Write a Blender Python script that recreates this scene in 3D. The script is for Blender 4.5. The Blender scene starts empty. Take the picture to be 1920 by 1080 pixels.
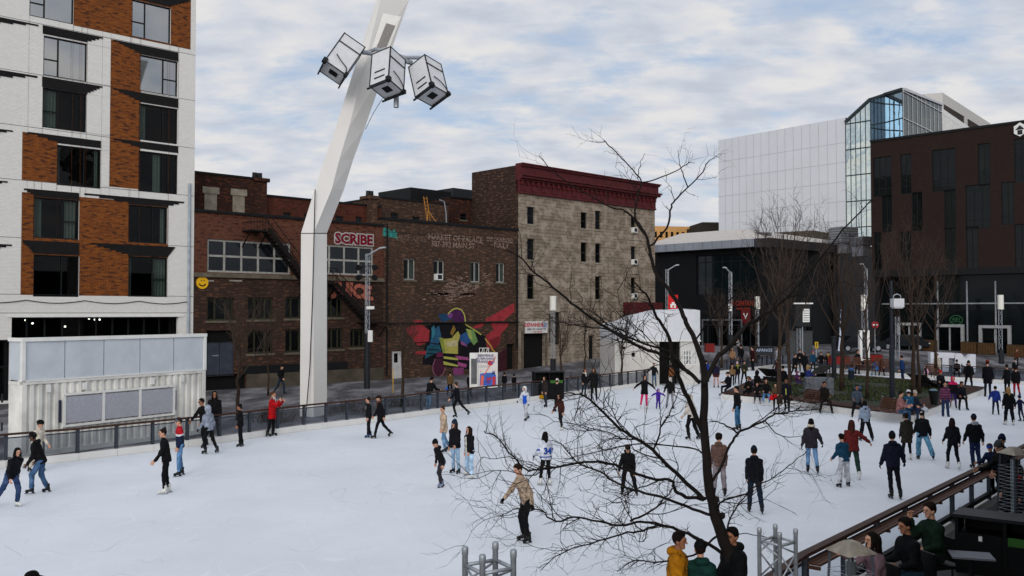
import bpy, bmesh, math, random
import numpy as np
from mathutils import Vector, Matrix
R = math.radians
SC = bpy.context.scene
COL = SC.collection
# ---------------------------------------------------------------- camera model (photograph is 1920 x 1080)
FPX, HZ, CZ = 1700.0, 585.0, 5.05
PIT = math.atan((HZ - 540) / FPX)
CP, SP = math.cos(PIT), math.sin(PIT)
def ray(x, y):
    dx = (x - 960) / FPX; dy = (540 - y) / FPX
    return Vector((dx, CP - dy * SP, SP + dy * CP))
def G(x, y, z=0.0):                     # pixel -> point on the horizontal plane z
    r = ray(x, y); t = (z - CZ) / r.z
    return Vector((r.x * t, r.y * t, z))
def PT(x, y, Y):                        # pixel -> point at distance Y
    r = ray(x, y); t = Y / r.y
    return Vector((r.x * t, Y, CZ + r.z * t))
# ---------------------------------------------------------------- materials
def lin(h):
    if isinstance(h, str):
        h = h.lstrip('#'); c = [int(h[i:i+2], 16) / 255 for i in (0, 2, 4)]
        return tuple(((v + .055) / 1.055) ** 2.4 if v > .04045 else v / 12.92 for v in c) + (1,)
    return tuple(h) + ((1,) if len(h) == 3 else ())
MATS = {}
def nt(name):
    m = bpy.data.materials.new(name); m.use_nodes = True
    t = m.node_tree; b = t.nodes['Principled BSDF']
    return m, t, b
def node(t, typ, **kw):
    n = t.nodes.new(typ)
    for k, v in kw.items():
        if k in n.inputs: n.inputs[k].default_value = v
        else: setattr(n, k, v)
    return n
def mixc(t, fac, a, b, mode='MIX'):
    n = t.nodes.new('ShaderNodeMix'); n.data_type = 'RGBA'; n.blend_type = mode
    for i, v in ((0, fac), (6, a), (7, b)):
        if isinstance(v, bpy.types.NodeSocket): t.links.new(v, n.inputs[i])
        else: n.inputs[i].default_value = v
    return n.outputs[2]
def noise(t, vec, scale, detail=4, rough=.55, dist=0):
    n = node(t, 'ShaderNodeTexNoise', Scale=scale, Detail=detail, Roughness=rough, Distortion=dist)
    if vec is not None: t.links.new(vec, n.inputs['Vector'])
    return n.outputs['Fac']
def ramp(t, fac, *stops):
    n = t.nodes.new('ShaderNodeValToRGB'); e = n.color_ramp.elements
    while len(e) < len(stops): e.new(.5)
    for i, (p, c) in enumerate(stops):
        e[i].position = p; e[i].color = lin(c) if not isinstance(c, (int, float)) else (c, c, c, 1)
    t.links.new(fac, n.inputs[0]); return n.outputs[0]
def bump(t, b, h, s=.3, d=.01):
    n = node(t, 'ShaderNodeBump', Strength=s, Distance=d); t.links.new(h, n.inputs['Height'])
    t.links.new(n.outputs[0], b.inputs['Normal'])
def coords(t, kind='Object', scale=(1, 1, 1), rot=(0, 0, 0)):
    c = t.nodes.new('ShaderNodeTexCoord')
    m = t.nodes.new('ShaderNodeMapping'); m.inputs['Scale'].default_value = scale; m.inputs['Rotation'].default_value = rot
    t.links.new(c.outputs[kind], m.inputs[0]); return m.outputs[0]
def plain(name, col, rough=.6, metal=0, var=.25, scale=3.0, bmp=0.0, spec=.22):
    """a surface with small real variations of tone (wear, dust)"""
    k = ('plain', name)
    if k in MATS: return MATS[k]
    m, t, b = nt(name); c = lin(col)
    v = coords(t)
    n = noise(t, v, scale, 5)
    d = tuple(x * (1 - var) for x in c[:3]) + (1,); l = tuple(min(1, x * (1 + var * .6)) for x in c[:3]) + (1,)
    t.links.new(mixc(t, ramp(t, n, (.3, 0), (.7, 1)), d, l), b.inputs['Base Color'])
    b.inputs['Roughness'].default_value = rough; b.inputs['Metallic'].default_value = metal
    b.inputs['Specular IOR Level'].default_value = spec
    if bmp: bump(t, b, noise(t, v, scale * 9, 4), bmp, .01)
    MATS[k] = m; return m
def fabric(col, kind=''):
    k = ('fab', col, kind)
    if k in MATS: return MATS[k]
    m, t, b = nt('fabric_' + str(len(MATS))); c = lin(col); v = coords(t)
    n = noise(t, v, 9, 3); f = noise(t, v, 90, 2)
    d = tuple(x * .6 for x in c[:3]) + (1,); l = tuple(min(1, x * 1.3) for x in c[:3]) + (1,)
    base = mixc(t, ramp(t, n, (.3, 0), (.7, 1)), d, l)
    if kind == 'jeans':
        base = mixc(t, ramp(t, noise(t, v, 5, 2), (.45, 0), (.7, 1)), base, tuple(min(1, x * 1.7 + .03) for x in c[:3]) + (1,))
    t.links.new(base, b.inputs['Base Color']); b.inputs['Roughness'].default_value = .85
    b.inputs['Specular IOR Level'].default_value = .08
    bump(t, b, f, .25, .004)
    MATS[k] = m; return m
def brick(name, c1, c2, mortar, bw=.22, bh=.075, stain='#1c1512', sa=.6, var2=None, bias=0.0, msize=.012, patch=.35, dash=False, grain=.4):
    m, t, b = nt(name); v = coords(t, 'UV')
    br = node(t, 'ShaderNodeTexBrick', Scale=1.0); br.inputs['Color1'].default_value = lin(c1); br.inputs['Color2'].default_value = lin(c2)
    br.inputs['Mortar'].default_value = lin(mortar); br.inputs['Mortar Size'].default_value = msize
    br.inputs['Brick Width'].default_value = bw; br.inputs['Row Height'].default_value = bh; br.inputs['Bias'].default_value = bias
    t.links.new(v, br.inputs['Vector'])
    base = br.outputs['Color']
    if var2:
        n2 = noise(t, coords(t, 'UV', (2.2, 7.5, 1)), 1.0, 2, .5) if dash else noise(t, v, 1.0 / max(.3, patch), 6, .62)
        base = mixc(t, ramp(t, n2, (.55, 0), (.62, 1)) if dash else ramp(t, n2, (.46, 0), (.6, 1)), base, mixc(t, .8, base, lin(var2)))
    if sa > 0:
        vs = coords(t, 'UV', (.55, .12, 1))
        st = ramp(t, noise(t, vs, 1.6, 7, .65), (.45, 0), (.75, 1))
        st2 = ramp(t, noise(t, coords(t, 'UV', (1, 1, 1)), .22, 5, .6), (.42, 0), (.66, 1))
        mm = t.nodes.new('ShaderNodeMath'); mm.operation = 'MAXIMUM'; t.links.new(st, mm.inputs[0]); t.links.new(st2, mm.inputs[1])
        ms = t.nodes.new('ShaderNodeMath'); ms.operation = 'MULTIPLY'; ms.inputs[1].default_value = sa; t.links.new(mm.outputs[0], ms.inputs[0])
        base = mixc(t, ms.outputs[0], base, lin(stain))
    fine = noise(t, v, 11, 3)
    base = mixc(t, ramp(t, fine, (.3, 0), (.75, 1)), mixc(t, grain, base, (.0, .0, .0, 1)), base)
    t.links.new(base, b.inputs['Base Color']); b.inputs['Roughness'].default_value = .9
    b.inputs['Specular IOR Level'].default_value = .2
    bump(t, b, br.outputs['Fac'], -.35 if grain > .2 else -.1, .012)
    return m
def glassmat(name, tint, refl=.12, rough=.03, ior=1.35):
    m = bpy.data.materials.new(name); m.use_nodes = True; t = m.node_tree
    for n in list(t.nodes): t.nodes.remove(n)
    o = t.nodes.new('ShaderNodeOutputMaterial')
    tr = node(t, 'ShaderNodeBsdfTransparent'); tr.inputs[0].default_value = lin(tint)
    gl = node(t, 'ShaderNodeBsdfGlossy', Roughness=rough); gl.inputs[0].default_value = (1, 1, 1, 1)
    fr = node(t, 'ShaderNodeFresnel', IOR=ior)
    ad = t.nodes.new('ShaderNodeMath'); ad.operation = 'MULTIPLY_ADD'; ad.inputs[1].default_value = 1.0; ad.inputs[2].default_value = refl; ad.use_clamp = True
    ge = t.nodes.new('ShaderNodeNewGeometry'); fb = t.nodes.new('ShaderNodeMath'); fb.operation = 'SUBTRACT'; fb.inputs[0].default_value = 1.0; fb.use_clamp = True; t.links.new(ge.outputs['Backfacing'], fb.inputs[1])
    fm = t.nodes.new('ShaderNodeMath'); fm.operation = 'MULTIPLY'; t.links.new(fr.outputs[0], fm.inputs[0]); t.links.new(fb.outputs[0], fm.inputs[1]); t.links.new(fm.outputs[0], ad.inputs[0])
    mx = t.nodes.new('ShaderNodeMixShader'); t.links.new(ad.outputs[0], mx.inputs[0]); t.links.new(tr.outputs[0], mx.inputs[1]); t.links.new(gl.outputs[0], mx.inputs[2])
    t.links.new(mx.outputs[0], o.inputs[0]); return m
def flaky(name, col, keep=.5, soft=.12, scale=5.0, var=.3):
    """old paint on brick: worn away in specks where the wall shows through"""
    m, t, b = nt(name); c = lin(col); v = coords(t); n = noise(t, v, scale, 8, .7); f = noise(t, coords(t, 'Object', (1, 1, 4.2)), 3.2, 5, .65)
    t.links.new(mixc(t, noise(t, v, 2.2, 5), tuple(x * (1 - var) for x in c[:3]) + (1,), tuple(min(1, x * (1 + var * .6)) for x in c[:3]) + (1,)), b.inputs['Base Color'])
    a = t.nodes.new('ShaderNodeMath'); a.operation = 'MULTIPLY_ADD'; a.inputs[1].default_value = .5; t.links.new(n, a.inputs[0]); h = t.nodes.new('ShaderNodeMath'); h.operation = 'MULTIPLY'; h.inputs[1].default_value = .5; t.links.new(f, h.inputs[0]); t.links.new(h.outputs[0], a.inputs[2])
    t.links.new(ramp(t, a.outputs[0], (keep - soft, 0), (keep + soft * .3, 1)), b.inputs['Alpha']); b.inputs['Roughness'].default_value = .9; b.inputs['Specular IOR Level'].default_value = .15
    return m
def darkglass(name, col='#0b0e10', rough=.06, spec=.2, wob=.0):
    m, t, b = nt(name); v = coords(t)
    n = noise(t, v, .8, 3)
    c = lin(col); t.links.new(mixc(t, n, tuple(x * .5 for x in c[:3]) + (1,), tuple(x * 1.6 for x in c[:3]) + (1,)), b.inputs['Base Color'])
    b.inputs['Roughness'].default_value = rough; b.inputs['Specular IOR Level'].default_value = spec
    if wob: bump(t, b, noise(t, v, 1.3, 2), wob, .05)
    return m
def emis(name, col, s):
    m, t, b = nt(name); b.inputs['Base Color'].default_value = (0, 0, 0, 1)
    b.inputs['Emission Color'].default_value = lin(col); b.inputs['Emission Strength'].default_value = s; return m
# ---------------------------------------------------------------- objects
def tag(o, label=None, cat=None, group=None, kind=None):
    if label: o['label'] = label
    if cat: o['category'] = cat
    if group: o['group'] = group
    if kind: o['kind'] = kind
    return o
def empty(name, loc, label=None, cat=None, group=None):
    o = bpy.data.objects.new(name, None); COL.objects.link(o); o.location = loc; o.empty_display_size = .2
    return tag(o, label, cat, group)
def root_of(o):
    while o.parent: o = o.parent
    return o
class MB:
    """collects shapes in world coordinates and links them as one mesh object"""
    def __init__(s): s.v = []; s.f = []; s.uv = []; s.mi = []
    def add(s, vs, fs, mi=0, uvs=None):
        n = len(s.v); s.v.extend([tuple(p) for p in vs])
        for k, f in enumerate(fs):
            s.f.append(tuple(i + n for i in f)); s.mi.append(mi)
            s.uv.append([uvs[i] for i in f] if uvs else None)
    def quad(s, a, b, c, d, mi=0, uv=None):
        s.add([a, b, c, d], [(0, 1, 2, 3)], mi, uv)
    def box(s, c, size, mi=0, rz=0.0, M=None):
        hx, hy, hz = size[0] / 2, size[1] / 2, size[2] / 2
        m = M if M is not None else Matrix.Translation(Vector(c)) @ Matrix.Rotation(rz, 4, 'Z')
        vs = [m @ Vector((x, y, z)) for x in (-hx, hx) for y in (-hy, hy) for z in (-hz, hz)]
        uv = [(p.x + p.y, p.z) for p in vs]
        s.add(vs, [(0, 1, 3, 2), (4, 6, 7, 5), (0, 4, 5, 1), (2, 3, 7, 6), (0, 2, 6, 4), (1, 5, 7, 3)], mi, uv)
    def bar(s, a, b, w, h=None, mi=0, up=(0, 0, 1)):
        a, b = Vector(a), Vector(b); d = b - a; L = d.length
        if L < 1e-6: return
        d /= L; u = Vector(up); x = d.cross(u)
        if x.length < 1e-3: x = d.cross(Vector((1, 0, 0)))
        x.normalize(); z = x.cross(d)
        m = Matrix((x, d, z)).transposed().to_4x4(); m.translation = (a + b) / 2
        s.box(None, (w, L, h if h else w), mi, M=m)
    def tube(s, pts, rad, n=6, mi=0, caps=True):
        pts = [Vector(p) for p in pts]; k = len(pts)
        if not hasattr(rad, '__len__'): rad = [rad] * k
        base = len(s.v); prev = None
        for i, p in enumerate(pts):
            d = (pts[min(i + 1, k - 1)] - pts[max(i - 1, 0)])
            if d.length < 1e-9: d = Vector((0, 0, 1))
            d.normalize()
            if prev is None:
                x = d.cross(Vector((.13, .27, .95)))
                if x.length < .05: x = d.cross(Vector((1, 0, 0)))
            else:
                x = prev - d * prev.dot(d)
                if x.length < 1e-3: x = d.cross(Vector((1, .3, .2)))
            x.normalize(); prev = x; y = d.cross(x)
            for j in range(n):
                a = 2 * math.pi * j / n
                q = p + (x * math.cos(a) + y * math.sin(a)) * rad[i]; s.v.append((q.x, q.y, q.z))
        for i in range(k - 1):
            for j in range(n):
                a = base + i * n + j; b_ = base + i * n + (j + 1) % n
                s.f.append((a, b_, b_ + n, a + n)); s.mi.append(mi); s.uv.append(None)
        if caps:
            s.f.append(tuple(base + j for j in reversed(range(n)))); s.mi.append(mi); s.uv.append(None)
            s.f.append(tuple(base + (k - 1) * n + j for j in range(n))); s.mi.append(mi); s.uv.append(None)
    def lathe(s, c, prof, n=16, mi=0):
        c = Vector(c); base = len(s.v)
        for r, z in prof:
            for j in range(n):
                a = 2 * math.pi * j / n; s.v.append((c.x + r * math.cos(a), c.y + r * math.sin(a), c.z + z))
        for i in range(len(prof) - 1):
            for j in range(n):
                a = base + i * n + j; b_ = base + i * n + (j + 1) % n
                s.f.append((a, b_, b_ + n, a + n)); s.mi.append(mi); s.uv.append(None)
        s.f.append(tuple(base + j for j in reversed(range(n)))); s.mi.append(mi); s.uv.append(None)
        s.f.append(tuple(base + (len(prof) - 1) * n + j for j in range(n))); s.mi.append(mi); s.uv.append(None)
    def prism(s, poly, z0, z1, mi=0):
        n = len(poly); a = sum(poly[i][0] * poly[(i + 1) % n][1] - poly[(i + 1) % n][0] * poly[i][1] for i in range(n))
        if a < 0: poly = list(reversed(poly))
        vs = [(p[0], p[1], z0) for p in poly] + [(p[0], p[1], z1) for p in poly]
        fs = [tuple(reversed(range(n))), tuple(range(n, 2 * n))] + [(i, (i + 1) % n, n + (i + 1) % n, n + i) for i in range(n)]
        s.add(vs, fs, mi)
    def build(s, name, mat, parent=None, smooth=False):
        org = Vector(root_of(parent).location) if parent else Vector((0, 0, 0))
        me = bpy.data.meshes.new(name)
        me.from_pydata([(x - org.x, y - org.y, z - org.z) for x, y, z in s.v], [], s.f)
        mats = mat if isinstance(mat, (list, tuple)) else [mat]
        for m in mats: me.materials.append(m)
        if len(mats) > 1: me.polygons.foreach_set('material_index', s.mi)
        if any(u is not None for u in s.uv):
            L = me.uv_layers.new(name='UVMap'); flat = []
            for f, u in zip(s.f, s.uv):
                for i in range(len(f)): flat.extend(u[i] if u else (0, 0))
            L.data.foreach_set('uv', flat)
        if smooth: me.polygons.foreach_set('use_smooth', [True] * len(s.f))
        me.update()
        o = bpy.data.objects.new(name, me); COL.objects.link(o)
        if parent: o.parent = parent
        return o
def topobj(mb, name, mat, base, label, cat, group=None, smooth=False):
    """a thing that is one mesh, with its origin at base"""
    o = mb.build(name, mat, None, smooth); b = Vector(base)
    o.data.transform(Matrix.Translation(-b)); o.location = b
    return tag(o, label, cat, group)
def struct(mb, name, mat, smooth=False):
    o = mb.build(name, mat, None, smooth); o['kind'] = 'structure'; return o
def textmesh(s, size, ext=.004, offset=0.0, align='CENTER', sx=1.0):
    cu = bpy.data.curves.new('t', 'FONT'); cu.body = s; cu.size = size; cu.extrude = ext; cu.offset = offset; cu.align_x = align; cu.align_y = 'CENTER'
    cu.resolution_u = 2
    o = bpy.data.objects.new('t', cu); COL.objects.link(o)
    me = bpy.data.meshes.new_from_object(o.evaluated_get(bpy.context.evaluated_depsgraph_get()))
    vs = [(v.co.x * sx, v.co.y, v.co.z) for v in me.vertices]; fs = [tuple(p.vertices) for p in me.polygons]
    bpy.data.objects.remove(o); bpy.data.curves.remove(cu); bpy.data.meshes.remove(me)
    return vs, fs
def puttext(mb, s, size, O, ux, uz, nrm, mi=0, ext=.004, offset=0.0, sx=1.0, align='CENTER', rot=0.0):
    vs, fs = textmesh(s, size, ext, offset, align, sx); O, ux, uz, nrm = Vector(O), Vector(ux), Vector(uz), Vector(nrm)
    c, n_ = math.cos(rot), math.sin(rot)
    mb.add([O + ux * (x * c - y * n_) + uz * (x * n_ + y * c) + nrm * z for x, y, z in vs], fs, mi)
# ---------------------------------------------------------------- facades
class Fac:
    """vertical plane: origin O (x, y), unit direction u along it; d = distance in front of it (towards the camera)"""
    def __init__(s, O, u):
        s.O = Vector((O[0], O[1], 0)); s.u = Vector((u[0], u[1], 0)).normalized()
        n = Vector((s.u.y, -s.u.x, 0)); s.n = n if n.dot(-s.O) > 0 else -n
    def at(s, a, z, d=0.0): return s.O + s.u * a + s.n * d + Vector((0, 0, z))
    def sz(s, x, y, d=0.0):
        r = ray(x, y); C = Vector((0, 0, CZ)); t = (s.O + s.n * d - C).dot(s.n) / r.dot(s.n)
        p = C + r * t; return (p - s.O).dot(s.u), p.z
    def rect(s, x0, y0, x1, y1, d=0.0):
        a0, z1 = s.sz(x0, y0, d); a1, z0 = s.sz(x1, y1, d)
        return (min(a0, a1), max(a0, a1), min(z0, z1), max(z0, z1))
    def shift(s, d): return Fac((s.O + s.n * d)[:2], s.u)
    def box(s, mb, a0, a1, z0, z1, d0, d1, mi=0):
        vs = []; uv = []
        for a in (a0, a1):
            for d in (d0, d1):
                for z in (z0, z1): vs.append(s.at(a, z, d)); uv.append((a + d, z))
        mb.add(vs, [(0, 1, 3, 2), (4, 6, 7, 5), (0, 4, 5, 1), (2, 3, 7, 6), (0, 2, 6, 4), (1, 5, 7, 3)], mi, uv)
    def face(s, mb, a0, a1, z0, z1, d, mi=0):
        mb.quad(s.at(a0, z0, d), s.at(a1, z0, d), s.at(a1, z1, d), s.at(a0, z1, d), mi, [(a0, z0), (a1, z0), (a1, z1), (a0, z1)])
    def poly(s, mb, pts, d0, d1, mi=0):
        """extruded outline given as (a, z) points"""
        n = len(pts); vs = [s.at(a, z, d1) for a, z in pts] + [s.at(a, z, d0) for a, z in pts]
        uv = [(a, z) for a, z in pts] * 2
        mb.add(vs, [tuple(range(n)), tuple(reversed(range(n, 2 * n)))] + [(i, (i + 1) % n, n + (i + 1) % n, n + i) for i in range(n)], mi, uv)
    def wall(s, mb, a0, a1, z0, z1, holes, rev=.25, depth=6.0, mi=0, top=True, sides=True):
        """front with rectangular openings (with reveals), ends, back and top"""
        A = sorted({a0, a1, *[min(max(h[i], a0), a1) for h in holes for i in (0, 1)]})
        Z = sorted({z0, z1, *[min(max(h[i], z0), z1) for h in holes for i in (2, 3)]})
        for i in range(len(A) - 1):
            for j in range(len(Z) - 1):
                ca, cz = (A[i] + A[i+1]) / 2, (Z[j] + Z[j+1]) / 2
                if any(h[0] < ca < h[1] and h[2] < cz < h[3] for h in holes): continue
                s.face(mb, A[i], A[i+1], Z[j], Z[j+1], 0, mi)
        for h in holes:
            b0, b1, y0, y1 = max(h[0], a0), min(h[1], a1), max(h[2], z0), min(h[3], z1)
            for p, q in (((b0, y0), (b1, y0)), ((b1, y0), (b1, y1)), ((b1, y1), (b0, y1)), ((b0, y1), (b0, y0))):
                mb.quad(s.at(p[0], p[1], 0), s.at(q[0], q[1], 0), s.at(q[0], q[1], -rev), s.at(p[0], p[1], -rev), mi,
                        [(p[0], p[1]), (q[0], q[1]), (q[0] + rev, q[1]), (p[0] + rev, p[1])])
        if sides:
            for a in (a0, a1):
                mb.quad(s.at(a, z0, 0), s.at(a, z0, -depth), s.at(a, z1, -depth), s.at(a, z1, 0), mi, [(0, z0), (depth, z0), (depth, z1), (0, z1)])
            s.face(mb, a0, a1, z0, z1, -depth, mi)
        if top:
            mb.quad(s.at(a0, z1, 0), s.at(a1, z1, 0), s.at(a1, z1, -depth), s.at(a0, z1, -depth), mi, [(a0, 0), (a1, 0), (a1, depth), (a0, depth)])
def window(par, fac, h, frame, glass, rev=.2, fw=.06, vs=(), hs=(), sill=None, lbl=None, curtain=None, room=None, name='window', ac=None):
    a0, a1, z0, z1 = h; mb = MB(); d0, d1 = -rev - .03, -rev + .05
    fac.box(mb, a0, a0 + fw, z0, z1, d0, d1); fac.box(mb, a1 - fw, a1, z0, z1, d0, d1)
    fac.box(mb, a0 + fw, a1 - fw, z0, z0 + fw, d0, d1); fac.box(mb, a0 + fw, a1 - fw, z1 - fw, z1, d0, d1)
    for v in vs:
        c = a0 + (a1 - a0) * v; fac.box(mb, c - fw / 2, c + fw / 2, z0 + fw, z1 - fw, d0, d1 - .003)
    for q in hs:
        x0, x1, v = (q if isinstance(q, tuple) else (0, 1, q)); c = z0 + (z1 - z0) * v
        fac.box(mb, a0 + (a1 - a0) * x0 + fw * .5, a0 + (a1 - a0) * x1 - fw * .5, c - fw / 2, c + fw / 2, d0, d1 - .006)
    w = mb.build(name, frame, par)
    if lbl: w['label'] = lbl
    g = MB(); fac.face(g, a0 + .01, a1 - .01, z0 + .01, z1 - .01, -rev); g.build('pane', glass, w)
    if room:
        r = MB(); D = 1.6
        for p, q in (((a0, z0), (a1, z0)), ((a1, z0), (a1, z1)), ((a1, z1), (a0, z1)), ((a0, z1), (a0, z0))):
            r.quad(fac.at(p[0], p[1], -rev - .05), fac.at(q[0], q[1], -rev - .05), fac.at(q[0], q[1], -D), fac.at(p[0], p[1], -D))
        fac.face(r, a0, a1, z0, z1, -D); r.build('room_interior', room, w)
    if curtain:
        cm, spans = curtain
        for (x0, x1) in spans:
            c = MB(); b0, b1 = a0 + (a1 - a0) * x0, a0 + (a1 - a0) * x1; n = max(6, int((b1 - b0) / .05)); pts = []
            for i in range(n + 1): pts.append((b0 + (b1 - b0) * i / n, -rev - .14 + .035 * math.sin(i * 1.9)))
            for i in range(n):
                c.quad(fac.at(pts[i][0], z0 + .05, pts[i][1]), fac.at(pts[i+1][0], z0 + .05, pts[i+1][1]), fac.at(pts[i+1][0], z1 - .05, pts[i+1][1]), fac.at(pts[i][0], z1 - .05, pts[i][1]))
            c.build('curtain', cm, w)
    if sill:
        m = MB(); fac.box(m, a0 - .12, a1 + .12, z0 - .14, z0, -rev, .07); m.build('sill', sill, w)
    if ac:
        m = MB(); cx = a0 + (a1 - a0) * ac; fac.box(m, cx - .3, cx + .3, z0 + .01, z0 + .5, -.15, .28); fac.box(m, cx - .2, cx + .24, z0 + .08, z0 + .43, .28, .284, 1)
        m.build('air_conditioner', [M_WHITE, M_DKGREY], w)
    return w
# ================================================================ MATERIALS USED IN SEVERAL PLACES
M_WHITE = plain('white_paint', '#d9d8d4', .55, var=.1)
M_DKGREY = plain('dark_grey_metal', '#1f2226', .5, var=.3)
M_POST = plain('post_grey_metal', '#3b4048', .5, .3, var=.15)
M_BLACK = plain('black_metal', '#0d0e10', .55, var=.3)
M_STEEL = plain('galvanised_steel', '#969ba1', .4, .35, var=.2, scale=14)
M_CONC = plain('concrete', '#807b72', .85, var=.3, scale=1.6, bmp=.2)
M_WOOD = plain('rail_wood', '#3a241b', .6, var=.35, scale=6)
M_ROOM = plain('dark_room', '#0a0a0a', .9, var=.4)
M_GLASS_D = darkglass('dark_window_glass', '#050708', .05, .16)
M_GLASS_R = darkglass('old_window_glass', '#12161a', .12, .3, .12)
M_SEE = glassmat('clear_window_glass', '#97a3a1', .0, .02, 1.25); M_SKYG = glassmat('sky_reflecting_glass', '#7f8f90', .3, .03, 1.3)
def ss(x, a, b):
    t = min(1, max(0, (x - a) / (b - a))); return t * t * (3 - 2 * t)
# ================================================================ RINK OUTLINE
BP = [(-70, 889), (12, 878), (148, 864), (289, 846.5), (415, 830.5), (573, 808), (727, 789), (882, 767), (977, 755), (1087, 740), (1147, 732.5), (1227, 721), (1308, 708), (1352, 701), (1404, 695), (1449, 689)]
BACK = [G(*p) for p in BP]
FARP = [(1466, 688), (1529, 691.5), (1560, 695), (1639, 702.5), (1782, 713), (1862, 718), (1925, 722.5)]
FAR = [G(*p) for p in FARP]
NEAR = [Vector(p + (0,)) for p in [(22.5, 35.6), (15.6, 27.6), (10.15, 21.3), (4.7, 15.0), (3.4, 13.2), (.4, 11.9), (-8, 10.2), (-15, 12), (-19, 20)]]
RINK = BACK + FAR + [Vector((39, 55, 0)), Vector((31, 45.5, 0))] + NEAR
RK = np.array([(p.x, p.y) for p in RINK])
def dist_rink(x, y):
    a = RK; b = np.roll(RK, -1, 0); p = np.array((x, y)); d = b - a
    t = np.clip(((p - a) * d).sum(1) / (d * d).sum(1), 0, 1); q = a + d * t[:, None]
    m = np.sqrt(((q - p) ** 2).sum(1).min())
    c = ((a[:, 1] > y) != (b[:, 1] > y)); xi = a[:, 0] + (y - a[:, 1]) / np.where(np.abs(d[:, 1]) < 1e-9, 1e-9, d[:, 1]) * d[:, 0]
    return -m if (np.sum(c & (x < xi)) % 2) else m
def gz(x, y):
    return 1.5 * ss(y, 60, 86) * ss(x, -6, 22)
def gfull(x, y):
    d = dist_rink(x, y)
    return -.06 if d <= .0 else -.04 + (gz(x, y) + .04) * min(1, d / 5)
# ground
gx = [-900, -400, -160, -100] + [-70 + 1.5 * i for i in range(110)] + [100, 130, 200, 400, 900]
gy = [-400, -60] + [-8 + 1.5 * i for i in range(94)] + [140, 170, 260, 500, 1200]
mb = MB(); nx = len(gx)
vv = [(x, y, gfull(x, y)) for y in gy for x in gx]
mb.add(vv, [(j * nx + i, j * nx + i + 1, (j + 1) * nx + i + 1, (j + 1) * nx + i) for j in range(len(gy) - 1) for i in range(nx - 1)])
m, t, b = nt('paving'); v = coords(t, 'Object', (1, 1, 1), (0, 0, R(-44)))
br = node(t, 'ShaderNodeTexBrick', Scale=1.0); t.links.new(v, br.inputs['Vector'])
for k, c in (('Color1', '#3f3f40'), ('Color2', '#57555a'), ('Mortar', '#222223')): br.inputs[k].default_value = lin(c)
br.inputs['Brick Width'].default_value = 1.6; br.inputs['Row Height'].default_value = .55; br.inputs['Mortar Size'].default_value = .02
n1 = ramp(t, noise(t, coords(t, 'Object', (.5, .16, 1), (0, 0, R(-44))), 1.1, 6, .6), (.45, 0), (.62, 1))
c1 = mixc(t, n1, br.outputs[0], lin('#87858a'))
n2 = ramp(t, noise(t, coords(t), .5, 5), (.4, 0), (.7, 1))
t.links.new(mixc(t, n2, c1, mixc(t, .5, c1, lin('#1b1b1d'))), b.inputs['Base Color']); b.inputs['Roughness'].default_value = .7
bump(t, b, br.outputs['Fac'], -.3, .01)
struct(mb, 'ground', m, True)
# ice
mb = MB(); mb.add([(p.x, p.y, 0.0) for p in RINK], [tuple(range(len(RINK)))])
m, t, b = nt('ice'); v = coords(t)
n1 = noise(t, v, .25, 5, .6); n2 = noise(t, coords(t, 'Object', (7, .5, 1), (0, 0, .5)), 3.2, 5, .7); n3 = noise(t, coords(t, 'Object', (.6, 8, 1), (0, 0, 1.1)), 3.0, 5, .7)
base = mixc(t, ramp(t, n1, (.35, 0), (.68, 1)), lin('#d3d8de'), lin('#e0e3e8'))
mm = t.nodes.new('ShaderNodeMath'); mm.operation = 'MAXIMUM'; t.links.new(n2, mm.inputs[0]); t.links.new(n3, mm.inputs[1])
base = mixc(t, ramp(t, mm.outputs[0], (.62, 0), (.74, 1)), base, lin('#e0e2e8'))
n4 = noise(t, coords(t, 'Object', (9, .4, 1), (0, 0, -.35)), 2.2, 6, .75)
base = mixc(t, ramp(t, n4, (.64, 0), (.76, .6)), base, lin('#c4cad2'))
base = mixc(t, ramp(t, noise(t, v, 26, 3, .7), (.4, 0), (.62, .22)), base, lin('#c3c9d1'))
for sc2, ds, rz, wd, am, cc in ((.55, .6, .3, .006, .55, '#eef0f3'), (.9, .9, 1.4, .008, .5, '#b4bbc5'), (1.7, .5, 2.2, .012, .4, '#eceef2'), (.35, 1.4, .8, .003, .55, '#aeb5c0')):
    nn2 = noise(t, coords(t, 'Object', (1, .55, 1), (0, 0, rz)), sc2, 1, .4, ds)      # curved skate tracks
    brk = ramp(t, noise(t, coords(t, 'Object', (1, 1, 1), (0, 0, rz)), .6, 3), (.45, 0), (.62, am))
    ln = ramp(t, nn2, (.5 - wd, 0), (.5, 1), (.5 + wd, 0)); mu = t.nodes.new('ShaderNodeMath'); mu.operation = 'MULTIPLY'; t.links.new(ln, mu.inputs[0]); t.links.new(brk, mu.inputs[1])
    base = mixc(t, mu.outputs[0], base, lin(cc))
t.links.new(base, b.inputs['Base Color']); t.links.new(ramp(t, mm.outputs[0], (.45, .34), (.75, .7)), b.inputs['Roughness'])
b.inputs['Specular IOR Level'].default_value = .04
bump(t, b, mm.outputs[0], .1, .006)
struct(mb, 'rink_ice', m)
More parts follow.
